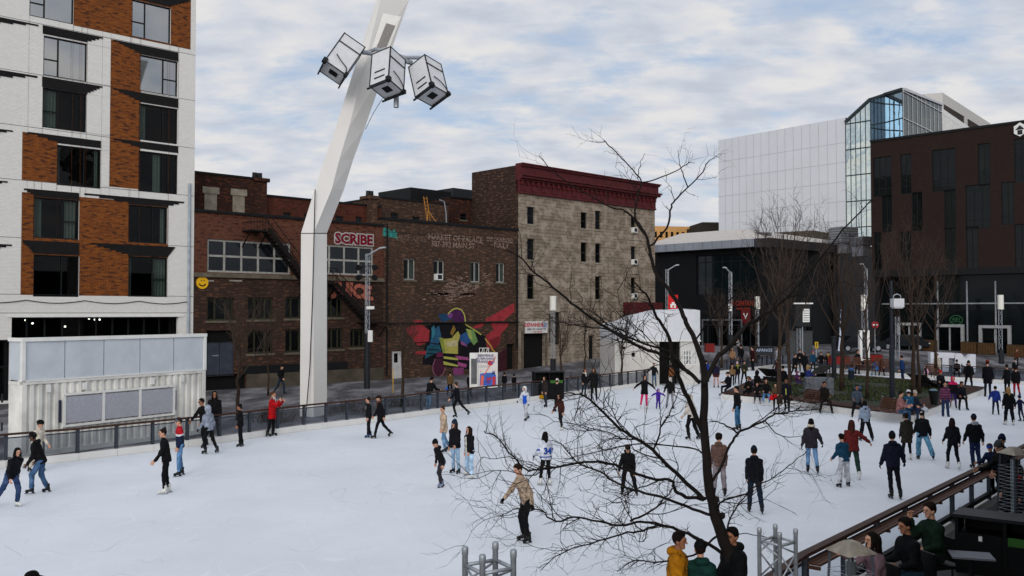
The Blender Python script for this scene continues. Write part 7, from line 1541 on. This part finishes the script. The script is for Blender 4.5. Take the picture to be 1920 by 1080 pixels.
person(945, 735, 699, 175, 'person in black coat with white bag right of the poster stand', '#141416', '#2b3140', 'short', '#15100e', 'stand', skates=False, grp=SPEC, extra=(('bag', '#b5b3ae', 'l', 'white bag held by the person right of the poster stand'),))
person(964, 734, 702, 190, 'person in black jacket sitting on the kerb between poster and bins', '#0f1012', K_, 'beanie', '#15100e', 'stand', skates=False, grp=SPEC)
person(524, 738, 684, 60, 'person with backpack walking along the sooty brick wall left of the mast', '#121214', '#25303f', 'cap', '#15100e', 'walk', skates=False, grp='people walking in the street', extra=(('backpack', '#1a1a1c'),))
person(838, 846, 761, -60, 'skater with hair bun, belted beige jacket and blue jeans', '#a8937d', '#5a7895', 'bun', '#3a271b', 'glide', jeans=True, coat=.08, fit=1.1, la=(14, 20, 10), lean=5)
person(828, 913, 824, -62, 'skater in black beanie and black jacket leaning forward, white and blue skates', K_, '#2c2b31', 'beanie', '#1a1412', 'bend', shoes='#6c7890', lean=24, ll=(26, 3, 34), rl=(10, 5, 34), fit=1.15, extra=(('hooddown', K_),), ra=(10, 28, 6), la=(4, 14, 10))
person(855, 887, 787, -35, 'girl in navy beanie with long brown hair, black coat and pale jeans', '#131317', '#7d97ae', 'beanie', '#33211a', 'stand', hatc='#1d2a3a', underhair='long', jeans=True, coat=.05, puff=1.08, shoes=K_)
person(880, 895, 799, -45, 'girl with long dark hair, open black jacket over white top, pale jeans and white skates', '#141317', LJ, 'long', '#241813', 'stand', jeans=True, fit=1.15, shoes=WS, paint=sh(.05, -.06, .3), paintc=('#b9b4a8',), rl=(-8, 14, 4), ll=(8, 4, 6), coat=.03)
person(988, 788, 724, -35, 'child in white hood, blue and white jacket and pale trousers', '#b5b8c0', '#a3a4aa', 'hood', pose='walk', hatc='#c3c5ca', glove='#14151a', paint=lambda h, f, l, al, C: ((al < .12) & (h > -.02) & (h < .24)), paintc=('#1f49a8',), puff=1.12, fit=1.15)
person(1024, 763, 706, -60, 'woman in dark grey brown jacket with curly brown hair by the recycling bins', '#2b2523', '#2a2f38', 'long', '#2c1c14', 'stand', fit=1.1, extra=(('bag', '#a87d14', 'r', 'small yellow bag held by the woman by the recycling bins'),))
person(1040, 772, 711, 140, 'person in white beanie and black coat seen from behind by the recycling bins', '#121113', K_, 'beanie', '#1a1310', 'glide', hatc='#b9aca8', coat=.08, puff=1.12)
person(1054, 806, 739, -50, 'skater in dark brown jacket, black trousers and white skates with arms apart', '#3a1f1a', '#17191e', 'long', '#2a1a14', 'glide', shoes=WS, la=(10, 30, 14), ra=(20, 34, 10), lean=9)
person(1094, 743, 692, 40, 'woman with reddish hair, white scarf and short teal skirt, holding hands', K_, '#1c2a30', 'long', '#5a2c18', 'stand', coat=.04, extra=(('scarf', '#c5c3c0'),))
person(1114, 752, 690, -15, 'woman with long brown hair in long black coat beside the white scarf', '#111113', K_, 'long', '#3a2418', 'stand', coat=.13, puff=1.1, glove='#111113', ra=(8, 40, 10))
person(1022, 910, 810, 205, 'skater seen from behind in white and blue hockey jersey number 34, long dark ponytail', '#bcbfc8', '#101014', 'long', '#120d0c', 'glide', shoes=WS, fit=.95, puff=1.22, lean=4, ll=(10, 3, 10), rl=(-2, 4, 14), paint=lambda h, f, l, al, C: (((h > .0) & (h < .03)) | ((al > .22) & (np.abs(h - .16) < .02))), paintc=('#1f3d8a',), extra=(('text', '34', .3, .13, .15, '#1f3d8a'),), coat=.03, la=(16, 28, 30), ra=(16, 26, 34), glove='#131316')
person(986, 1016, 870, -62, 'skater in beige half zip jumper, black gloves and black trousers leaning left', '#9a8672', '#101013', 'short', '#2a1a12', 'glide', glove='#0d0d0f', lean=16, hpitch=14, ll=(10, 2, 20), rl=(16, 3, 30), ra=(40, 34, 4), la=(-10, 12, 10), fit=.92, hyaw=6)
person(1180, 928, 832, -8, 'skater in black cap and black hooded top bending forward, facing the camera', K_, '#121216', 'cap', '#2a1c14', 'bend', hatc='#0f0f11', lean=26, hpitch=18, ll=(22, 13, 36), rl=(22, 10, 40), la=(8, 6, 20), ra=(24, 30, 6), extra=(('hooddown', K_),), fit=1.1)
person(1207, 766, 704, 5, 'woman in black coat and bright pink trousers with arms spread', '#101013', '#c02a5c', 'long', '#0f0c0b', 'out', shoes=WS, coat=.1, fit=.95)
person(1234, 767, 729, 5, 'small child in purple snowsuit holding hands between two adults', '#45288a', '#3d247c', 'hood', pose='hold', hatc='#5a3a9a', puff=1.25, fit=1.25, la=(4, 70, 4), ra=(4, 70, 4), shoes='#241a50')
person(1256, 766, 706, -8, 'person in black jacket, white cap and face mask with grey trousers', '#141416', '#77777c', 'cap', '#1a1412', 'out', hatc='#c5c5c4', extra=(('mask', '#c5c9cc'),), ra=(6, 40, 4), la=(4, 16, 6))
person(1301, 824, 740, -140, 'skater in cream hooded jacket and black trousers half hidden by the tree trunk', '#b5aca2', '#121214', 'hood', pose='glide', hatc='#bab2a8', puff=1.1, fit=1.2)
person(1227, 725, 681, -20, 'distant skater in black jacket and jeans with arms out before the white cabin', '#15161a', '#2f4a63', 'short', '#120f0d', 'out', jeans=True, la=(8, 40, 10), ra=(8, 50, 10))
person(1261, 727, 683, 200, 'distant skater in rust orange jacket behind the tree branches', '#6d4326', '#1b1b1e', 'long', '#5a3420', 'stand')
person(1325, 716, 676, 160, 'distant skater in blue jacket behind the tree fork', '#1f3a86', '#27303f', 'short', '#15100e', 'stand', coat=.05)
person(1343, 727, 679, -10, 'distant skater in pink hat and dark purple coat', '#1d1a30', '#b08d88', 'pompom', '#2a1a14', 'stand', hatc='#b06a72', coat=.12, puff=1.1, paint=lambda h, f, l, al, C: (h < .02), paintc=('#3a1a20',))
person(1373, 723, 681, 165, 'person in tan and black parka seen from behind near the island', '#7d6142', '#141416', 'short', '#1a1310', 'stand', puff=1.15, paint=lambda h, f, l, al, C: ((h > .2) & (al > .09)), paintc=('#17161a',))
person(1382, 721, 679, -10, 'child in white and pink hat with yellow green scarf beside the tan parka', '#17161c', '#23222a', 'pompom', '#2a1a14', 'stand', hatc='#c9a9b0', extra=(('scarf', '#9aa83a'),))
person(1395, 722, 677, 10, 'person in olive green jacket with beard standing near the island', '#262a1e', '#17181c', 'short', '#2a1d16', 'pocket', puff=1.12)
person(1384, 806, 725, -125, 'skater in black jacket and blue jeans seen from behind, right of the tree trunk', K_, '#27506f', 'short', '#15100e', 'stand', jeans=True, puff=1.05, hyaw=25)
# --- sitting on the island
def sitp(px, py, hy, ang, label, top, legs, *a, **k):
    k.setdefault('grp', SEAT); return person(px, py, hy, ang, label, top, legs, *a, pose='sit', **k)
sitp(1356, 747, 713, -70, 'person in dark cap and black jacket sitting at the left tip of the island', '#121317', '#15161c', 'cap', '#15100e', H=1.6, ll=(60, 6, 52), rl=(84, 8, 84))
sitp(1399, 753, 722, -40, 'person in black with dark hair sitting among the group at the left of the island', '#0f0f12', '#121216', 'short', '#0f0c0b', skin='m', H=1.6)
sitp(1409, 738, 704, 150, 'small child in navy jacket and grey pompom hat sitting on the island', '#1c2550', '#1a1c2a', 'pompom', '#2a1c14', hatc='#6d6660', H=1.05, z=.3)
sitp(1428, 741, 700, 120, 'person in black hood seen from behind on the left of the island', '#101013', '#121216', 'hood', hatc='#101013', H=1.65, z=.2)
sitp(1420, 757, 722, -15, 'child with dark hair in dark jacket sitting beside the woman in jeans', '#121215', '#23222a', 'short', '#231711', shoes='#8f7f96', H=1.3)
sitp(1437, 761, 718, -15, 'woman with long hair, black jacket and pale blue jeans sitting on the island', '#111114', '#4c6f95', 'long', '#2a1a12', jeans=True, shoes=WS, H=1.62)
person(1456, 771, 719, -25, 'person in brown top holding a bright red coat, standing at the island', '#4a3a2a', '#141418', 'short', '#2c1d14', 'pocket', extra=(('bag', '#b01218', 'r', 'bright red coat carried beside the man in sunglasses'),), paint=lambda h, f, l, al, C: (h < .1), paintc=('#a8121a',))
person(1476, 772, 710, -30, 'man in sunglasses and dark jacket with yellow stripes standing by the island', '#10131c', '#121318', 'short', '#120f0d', 'walk', 'm', extra=(('glasses', '#1a0f0a'),), paint=sh(.03, .0, .2), paintc=('#9a9a4a',), puff=1.1)
sitp(1549, 775, 732, -5, 'man in dark brown clothes drinking, sitting on the island edge', '#1a1413', '#1f1716', 'short', '#15100e', skin='m', shoes=K_, H=1.75, ra=(80, 6, 95), ll=(80, 14, 80), rl=(80, 16, 76))
sitp(1609, 783, 736, -15, 'man in grey blue shirt with hands clasped, sitting on the island edge', '#3a434f', '#121317', 'short', '#100d0c', skin='m', H=1.72, ll=(80, 12, 60), rl=(78, 12, 84))
person(1625, 827, 752, 178, 'skater in pale grey blue puffer jacket with black hair seen from behind, legs apart', '#7f8b9d', '#121216', 'long', '#0e0c0c', 'stand', puff=1.18, quilt=True, fit=1.35, rl=(-4, 18, 4), ll=(4, 8, 6), extra=(('hooddown', '#7f8b9d'),))
sitp(1702, 786, 738, 165, 'person in white helmet and blue jacket sitting at the right corner of the island', '#1f4a68', '#20242c', 'helmet', '#1a1412', hatc='#c3c3c6', H=1.55, z=.1)
sitp(1704, 796, 744, 50, 'woman in dusty pink jacket and jeans sitting at the island corner', '#8a5f5c', '#26405a', 'short', '#15100e', jeans=True, H=1.66, puff=1.12)
sitp(1726, 792, 738, 20, 'person in cream hat with dark jacket and white bag sitting at the island corner', '#1a2230', '#24304a', 'beanie', '#2a1c14', hatc='#a79f92', H=1.6, extra=(('bag', '#aab0b6', 'l', 'silver white bag on the lap of the person in the cream hat'),))
person(1773, 781, 716, -15, 'person in striped plum sweater and blue trousers standing at the island edge', '#3a1f38', '#22304e', 'short', '#16100f', 'stand', skates=False, paint=lambda h, f, l, al, C: (np.floor(h * 26) % 2), paintc=('#6a3a52',), fit=1.15, grp=SEAT, shoes='#2a211c')
person(1787, 765, 706, -20, 'child in bright pink hood standing behind the striped sweater', '#15141a', '#3a2a6a', 'hood', pose='stand', hatc='#c01f58', puff=1.15, coat=.05, paint=lambda h, f, l, al, C: (h > .25), paintc=('#b01f52',))
sitp(1806, 769, 720, -5, 'person in dark jacket sitting at the right of the island, arms on knees', '#12141a', '#14161c', 'short', '#15100e', skin='m', H=1.7, lean=22)
sitp(1767, 742, 699, -10, 'person in red hat sitting behind the striped sweater', '#12151a', '#16171c', 'beanie', hatc='#a81a1c', H=1.6, z=.3)
person(1816, 732, 676, -25, 'distant skater in black with fur collar striding before the white letters', '#0f1013', '#15161c', 'beanie', pose='stride', puff=1.1, hatc='#15161a', shoes=WS, extra=(('fur', '#4a3a2c'),))
person(1852, 744, 676, 160, 'distant person in rust red beanie and long black coat right of the white letters', '#0f0f12', '#171b28', 'beanie', pose='stand', hatc='#70241a', coat=.18, puff=1.15)
person(1738, 715, 686, -60, 'distant skater in black with pink sleeves bending by the dark bench', '#121214', '#121216', 'long', '#15100e', 'bend', paint=lambda h, f, l, al, C: (al > .15), paintc=('#b78a9a',), lean=24)
person(1694, 720, 667, -110, 'distant skater in dark blue jacket and navy trousers behind the grey post', '#1b3560', '#161e38', 'short', '#14100f', 'stand', puff=1.12, fit=1.15)
person(1867, 778, 725, 150, 'child in bright blue jacket seen from behind holding a hand', '#1d2f74', '#161b30', 'short', '#15110f', 'out', la=(6, 44, 6), ra=(4, 12, 6), puff=1.15)
person(1893, 797, 726, 178, 'blond woman in black coat with flared hem seen from behind', '#0f0f12', '#11121a', 'long', '#8a6a42', 'out', coat=.11, puff=1.08, shoes=WS, fit=1.25, la=(6, 26, 6), ra=(6, 26, 6))
person(1917, 790, 742, 200, 'child in dark blue jacket cut by the right edge of the photo', '#161d38', '#161b2a', 'pompom', pose='out', hatc='#1d2a50', la=(6, 50, 6))
person(1907, 744, 688, 170, 'distant person in black coat and bright red trousers', '#0f0f12', '#8e1420', 'beanie', pose='stand', coat=.08, puff=1.12)
person(1889, 738, 684, -165, 'distant person in long black coat left of the red trousers', '#0d0e11', '#101116', 'beanie', pose='stand', coat=.2, puff=1.15)
person(1488, 708, 664, 20, 'distant skater in long black coat between the island trees', '#101013', '#131318', 'short', '#3a2a20', 'walk', coat=.16)
person(1510, 706, 660, -40, 'distant skater with dark hair and black jacket walking left past the bench', '#111216', '#17181e', 'long', '#15100e', 'walk', puff=1.08)
person(1459, 714, 674, -150, 'distant skater in dark red jacket behind the left island tree', '#3a1418', '#24242c', 'short', '#15100e', 'stand')
sitp(1469, 730, 687, 160, 'person in black jacket leaning back behind the twin trees', '#0e0f12', '#131419', 'short', '#15100e', H=1.7, z=.2)
sitp(1524, 727, 690, 110, 'person in blue jacket and blond fur hood reclining on the dark bench', '#25306a', '#2a2a36', 'hood', hatc='#8a724e', H=1.6, z=.3)
sitp(1500, 728, 705, 20, 'child in purple and pink patterned clothes sitting by the reclining bench', '#4a2450', '#3a2a5a', 'beanie', hatc='#7a3a5a', H=1.2, z=.2)
# --- spectators beyond the far boards and on the plaza
for (px, fy, hy, Y, an, lab, tp, lg, hr, hc_, po, kw) in (
 (1496, 700, 655, 77.5, 10, 'spectator in black jacket behind the far boards left of the teal jacket', '#121215', '#17181d', 'short', '#2a1c14', 'rail', {}),
 (1524, 700, 658, 76.5, 5, 'spectator in teal blue jacket and pink hat behind the far boards', '#163a52', '#16181d', 'beanie', '#2a1c14', 'stand', dict(hatc='#8a4a58', coat=.05)),
 (1540, 700, 660, 76, -10, 'spectator in black leaning on the far rail', '#0f1013', '#22232b', 'short', '#15100e', 'rail', {}),
 (1553, 700, 660, 75.5, -30, 'spectator in black with yellow collar at the far rail', '#0f1013', '#20222a', 'short', '#15100e', 'rail', dict(extra=(('scarf', '#a88a1a'),))),
 (1638, 700, 665, 72.5, -160, 'person in bright blue jacket on a chair behind the far boards', '#1d5a9a', '#5a7a8a', 'short', '#15100e', 'sit', dict(H=1.65)),
 (1653, 700, 666, 72, -30, 'woman in black with dark hair on a chair beside the person in bright blue', '#0f1013', '#17181d', 'long', '#15100e', 'sit', dict(H=1.65)),
 (1607, 690, 656, 74, 30, 'person in dark clothes beside the white portal frame', '#131316', '#17181d', 'short', '#15100e', 'stand', {}),
 (1758, 700, 663, 68.3, -40, 'man in cream jacket standing in front of the white letters', '#a39a8c', '#4a3226', 'short', '#15100e', 'stand', {}),
 (1794, 700, 673, 68.6, -30, 'person in black cap sitting before the white letter M', '#121114', '#17181d', 'beanie', '#15100e', 'sit', dict(H=1.6, hatc='#121114', lean=20)),
 (1373, 690, 652, 78, -10, 'woman in tan jacket standing on the plaza behind the boards', '#8a6a4e', '#17181d', 'long', '#4a3020', 'pocket', {}),
 (1391, 690, 646, 79, -150, 'man with dark backpack on the plaza beside the woman in tan', '#101114', '#24262c', 'short', '#15100e', 'stand', dict(extra=(('backpack', '#0d0e10'),))),
 (1382, 690, 664, 76.5, 20, 'child in grey jacket with the woman in tan on the plaza', '#3a3732', '#1a1b20', 'beanie', '#2a1c14', 'stand', dict(H=1.2)),
 (1412, 690, 649, 78.5, -60, 'person in dark red jacket at the dark counter kiosk', '#2a1216', '#17181d', 'short', '#15100e', 'stand', {}),
 (1456, 690, 646, 80, 30, 'pedestrian in pale grey coat walking past the restaurant', '#8a8a8e', '#2a2c34', 'short', '#2a1c14', 'walk', dict(coat=.1)),
 (1385, 690, 636, 86, -20, 'pedestrian in white and black near the restaurant entrance', '#8f8f92', '#17181d', 'short', '#15100e', 'walk', {}),
 (1906, 690, 655, 73, 0, 'person in rust jacket on the plaza at the right edge', '#4a2a1c', '#17181d', 'short', '#4a2c1a', 'stand', {}),
 (1752, 690, 650, 72.5, 60, 'person in black standing behind the white letters', '#101114', '#17181d', 'short', '#2a1c14', 'stand', {}),
 (1902, 700, 672, 66.5, 10, 'person in white scarf and black coat behind the far boards at right', '#0f1013', '#17181d', 'beanie', '#2a1c14', 'stand', dict(extra=(('scarf', '#9a9ca0'),)))):
    c = PT(px, fy, Y); zz = max(-.04, gfull(c.x, Y)); person(px, fy, hy, an, lab, tp, lg, hr, hc_, po, skates=False, pos=c, z=zz, grp=SPEC, **kw)
# --- right part of the rink
person(1524, 887, 786, 165, 'skater in dark grey jacket with cream fur collar and blue jeans, seen from behind', '#2a272d', '#58799c', 'long', '#0f0c0c', 'glide', jeans=True, extra=(('fur', '#bdb29e'),), la=(0, 14, 8), ra=(10, 36, 12), lean=4, coat=.06, puff=1.1, glove='#141417', fit=1.08)
person(1599, 898, 789, 170, 'skater with long brown hair, dark red jacket and green trousers, seen from behind', '#5a1f1e', '#22362e', 'long', '#3a211a', 'glide', shoes=WS, coat=.04, ra=(8, 52, 30), la=(20, 20, 40), fit=1.1)
person(1583, 913, 815, 195, 'boy in teal navy jacket and baggy white trousers, seen from behind', '#16384e', '#b0b1b6', 'short', '#0f0d0d', 'bend', lean=14, fit=1.3, ll=(12, 8, 18), rl=(8, 9, 16), la=(22, 10, 40), ra=(22, 10, 40), puff=1.12)
person(1680, 936, 811, 175, 'skater all in dark navy with beanie, seen from behind, nearest the wooden rail', '#141826', '#12131a', 'beanie', pose='glide', hatc='#12131a', puff=1.18, extra=(('hooddown', '#141826'),), glove='#101116', la=(4, 24, 22), ra=(14, 42, 10), lean=2, ll=(0, 3, 8), rl=(-2, 5, 10))
person(1701, 862, 776, 178, 'skater in long dark olive parka and black leggings, seen from behind', '#26231e', '#111115', 'beanie', pose='stand', hatc='#131315', coat=.17, puff=1.15, fit=.92, shoes=WS, extra=(('hooddown', '#26231e'),))
person(1736, 862, 770, 168, 'skater in white cap, black jacket and loose pale blue jeans, seen from behind', '#121318', '#4f7c96', 'cap', '#15100e', 'glide', hatc='#c3c1ba', jeans=True, fit=1.4, puff=1.2, ra=(4, 30, 10), lean=2, rl=(-4, 14, 8))
person(1788, 880, 785, 172, 'woman in black padded jacket and leggings with white skates, holding hands with a man', '#111219', '#0f1017', 'long', '#1c1210', 'glide', shoes=WS, quilt=True, puff=1.08, fit=.95, ra=(4, 24, 6), lean=3)
person(1831, 878, 778, 180, 'man in black sweater with pale grey hood, navy trousers and beanie, seen from behind', '#0f1015', '#172140', 'beanie', pose='stand', hatc='#171c2c', extra=(('hooddown', '#8a8f9a'),), puff=1.12, fit=1.15, wid=1.12, la=(2, 26, 12), ra=(2, 24, 12))
person(1349, 930, 814, 172, 'skater with curly hair in mauve brown hooded jacket and grey trousers, seen from behind', '#5d4740', '#7d7478', 'curly', '#15100f', 'stand', fit=1.2, puff=1.15, extra=(('hooddown', '#5d4740'),), hyaw=-12)
person(1417, 962, 838, 170, 'skater in black jacket, dark jeans and navy beanie, seen from behind', '#12131a', '#1a2433', 'beanie', pose='stand', hatc='#161a26', puff=1.12, extra=(('hooddown', '#12131a'),), fit=1.12, ll=(10, 6, 6), rl=(-8, 5, 8))
# --- near edge: by the tree, at the rail and on the terrace
def at(px, hy, H, Y): c = PT(px, hy, Y); return Vector((c.x, Y, 0))
person(1255, 0, 995, 70, 'person in mustard yellow puffer jacket at the foot of the dark tree', '#9a640f', '#1a1b20', 'short', '#15100e', 'pocket', 'm', pos=at(1256, 995, 1.7, 13.5), H=1.66, puff=1.28, extra=(('hooddown', '#9a640f'),), hyaw=-15, shoes=K_)
person(1308, 0, 1015, 165, 'person in dark green puffer jacket and black beanie beside the mustard jacket', '#12302a', '#1a1b20', 'beanie', pose='pocket', pos=at(1310, 1015, 1.66, 13.4), skates=False, H=1.58, hatc='#0f1012', puff=1.32, extra=(('hooddown', '#12302a'),))
person(1372, 0, 985, -65, 'person in black puffer jacket behind the dark tree trunk', '#0e0f12', '#15161b', 'short', '#0d0b0b', 'pocket', 'm', pos=at(1384, 985, 1.74, 13.7), skates=False, H=1.72, puff=1.28, extra=(('hooddown', '#0e0f12'),), hyaw=10)
person(48, 0, 1070, 160, 'head of a dark haired skater just entering at the bottom left corner', '#15161a', '#1a1b20', 'cap', '#0d0b0b', 'stand', pos=at(50, 1070, 1.75, 11.7), H=1.55, hatc='#14161c')
person(1640, 0, 1020, -80, 'woman with long dark hair in mauve fleece sitting on the terrace', '#5d4a50', '#17181d', 'long', '#120d0c', 'sit', pos=Vector((5.56, 13.9, 0)), z=DZ, H=1.66, skates=False, grp=TERR, feet=False, ra=(70, 4, 70))
person(1710, 0, 998, -75, 'bearded man in black sitting by the near wooden rail', '#0e0f12', '#1a2c3a', 'short', '#120e0d', 'sit', 'm', pos=Vector((6.42, 14.6, 0)), z=DZ, H=1.74, skates=False, grp=TERR, feet=False, lean=12)
person(1745, 0, 972, -75, 'man in dark green jacket with hand at his face, sitting on the terrace', '#13231a', '#17181d', 'short', '#1a120f', 'sit', pos=Vector((7.22, 15.6, 0)), z=DZ, H=1.76, skates=False, grp=TERR, feet=False, ra=(70, -4, 105), puff=1.15)
person(1858, 0, 834, -60, 'child in blue cap and navy jacket leaning over the near rail', '#141c34', '#15161c', 'cap', '#2a1c14', 'rail', pos=Vector((12.62, 23.75, .0)), z=DZ, H=1.28, skates=False, grp=TERR, hatc='#24459a')
person(1887, 0, 840, -75, 'adult in grey beanie and black jacket behind the child in blue cap', '#0f1012', '#15161c', 'beanie', pose='rail', pos=Vector((11.5, 21.0, 0)), z=DZ, H=1.7, skates=False, grp=TERR, hatc='#3b3d40')
person(1876, 0, 827, -60, 'adult in navy beanie at the near rail behind the grey beanie', '#101218', '#15161c', 'beanie', pose='stand', pos=Vector((12.1, 22.4, 0)), z=DZ, H=1.62, skates=False, grp=TERR, hatc='#141a2e')
person(1880, 0, 905, -50, 'person in black hood with red scarf sitting behind the recycling station', '#0e0e10', '#121216', 'hood', pose='sit', pos=Vector((10.45, 19.1, 0)), z=DZ + .1, H=1.66, skates=False, grp=TERR, hatc='#0e0e10', puff=1.15, extra=(('scarf', '#7a1418'),))
# ================================================================ CAMERA, LIGHT, SKY
cam = bpy.data.cameras.new('camera'); co = bpy.data.objects.new('camera', cam); COL.objects.link(co); SC.camera = co
cam.sensor_width = 36; cam.lens = FPX / 1920 * 36; cam.clip_end = 3000; cam.clip_start = .1; co.location = (0, 0, CZ); co.rotation_euler = (math.pi / 2 + PIT, 0, 0)
SUN_EL, SUN_AZ = R(20), R(186)          # low soft light from behind the camera's left shoulder
w = bpy.data.worlds.new('World'); SC.world = w; w.use_nodes = True; t = w.node_tree; bg = t.nodes['Background']; bg.inputs[1].default_value = .1
sky = t.nodes.new('ShaderNodeTexSky'); sky.sky_type = 'NISHITA'; sky.sun_disc = False; sky.sun_elevation = SUN_EL; sky.sun_rotation = SUN_AZ; sky.air_density = 1.0; sky.dust_density = 1.5
tc = t.nodes.new('ShaderNodeTexCoord'); sp = t.nodes.new('ShaderNodeSeparateXYZ'); t.links.new(tc.outputs['Generated'], sp.inputs[0])
def mth(op, a, b_=None, c=None):
    n = t.nodes.new('ShaderNodeMath'); n.operation = op
    for i, v in enumerate((a, b_, c)):
        if v is None: continue
        if isinstance(v, (int, float)): n.inputs[i].default_value = v
        else: t.links.new(v, n.inputs[i])
    return n.outputs[0]
zc = mth('ADD', mth('MAXIMUM', sp.outputs['Z'], 0.0), .24); cx_ = mth('DIVIDE', sp.outputs['X'], zc); cy_ = mth('DIVIDE', sp.outputs['Y'], zc)
cb = t.nodes.new('ShaderNodeCombineXYZ'); t.links.new(mth('MULTIPLY', cx_, .8), cb.inputs[0]); t.links.new(mth('MULTIPLY', cy_, 1.25), cb.inputs[1])
rotm = t.nodes.new('ShaderNodeMapping'); rotm.inputs['Rotation'].default_value = (0, 0, .22); rotm.inputs['Location'].default_value = (3.1, 1.7, 0); t.links.new(cb.outputs[0], rotm.inputs[0]); cv = rotm.outputs[0]
n_big = noise(t, cv, 1.3, 3, .5, .3); n_mid = noise(t, cv, 7.5, 8, .56, .1); n_sh = noise(t, cv, 7.0, 6, .52, .1)
cov = ramp(t, mth('ADD', mth('MULTIPLY', n_big, .55), mth('MULTIPLY', n_mid, .62)), (.44, 0), (.585, 1))
cloud = ramp(t, n_sh, (.34, (.54, .585, .67)), (.48, (.64, .67, .735)), (.64, (.775, .765, .765)))
sc_ = t.nodes.new('ShaderNodeVectorMath'); sc_.operation = 'SCALE'; t.links.new(cloud, sc_.inputs[0]); 
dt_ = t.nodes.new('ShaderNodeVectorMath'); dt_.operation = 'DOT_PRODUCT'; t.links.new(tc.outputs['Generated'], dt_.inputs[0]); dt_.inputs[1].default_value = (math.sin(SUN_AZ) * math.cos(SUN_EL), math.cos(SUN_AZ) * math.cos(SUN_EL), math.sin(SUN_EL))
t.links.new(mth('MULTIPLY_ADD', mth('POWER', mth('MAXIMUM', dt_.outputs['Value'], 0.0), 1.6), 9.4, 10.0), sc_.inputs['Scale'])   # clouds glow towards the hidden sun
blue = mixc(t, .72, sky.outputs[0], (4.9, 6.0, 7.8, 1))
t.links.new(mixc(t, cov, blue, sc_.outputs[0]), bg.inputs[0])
sl = bpy.data.lights.new('sun', 'SUN'); so = bpy.data.objects.new('sun', sl); COL.objects.link(so); sl.energy = 1.4; sl.angle = R(30); sl.color = (1, .95, .88)
dv = Vector((math.sin(SUN_AZ) * math.cos(SUN_EL), math.cos(SUN_AZ) * math.cos(SUN_EL), math.sin(SUN_EL))); so.rotation_euler = dv.to_track_quat('Z', 'Y').to_euler(); so.location = dv * 60 + Vector((0, 30, 0))
vs_ = SC.view_settings; vs_.view_transform = 'Standard'; vs_.look = 'None'; vs_.exposure = 0; vs_.gamma = 1
cy = SC.cycles; cy.max_bounces = 6; cy.diffuse_bounces = 3; cy.glossy_bounces = 3; cy.transparent_max_bounces = 12; cy.use_denoising = True; cy.caustics_reflective = False; cy.caustics_refractive = False
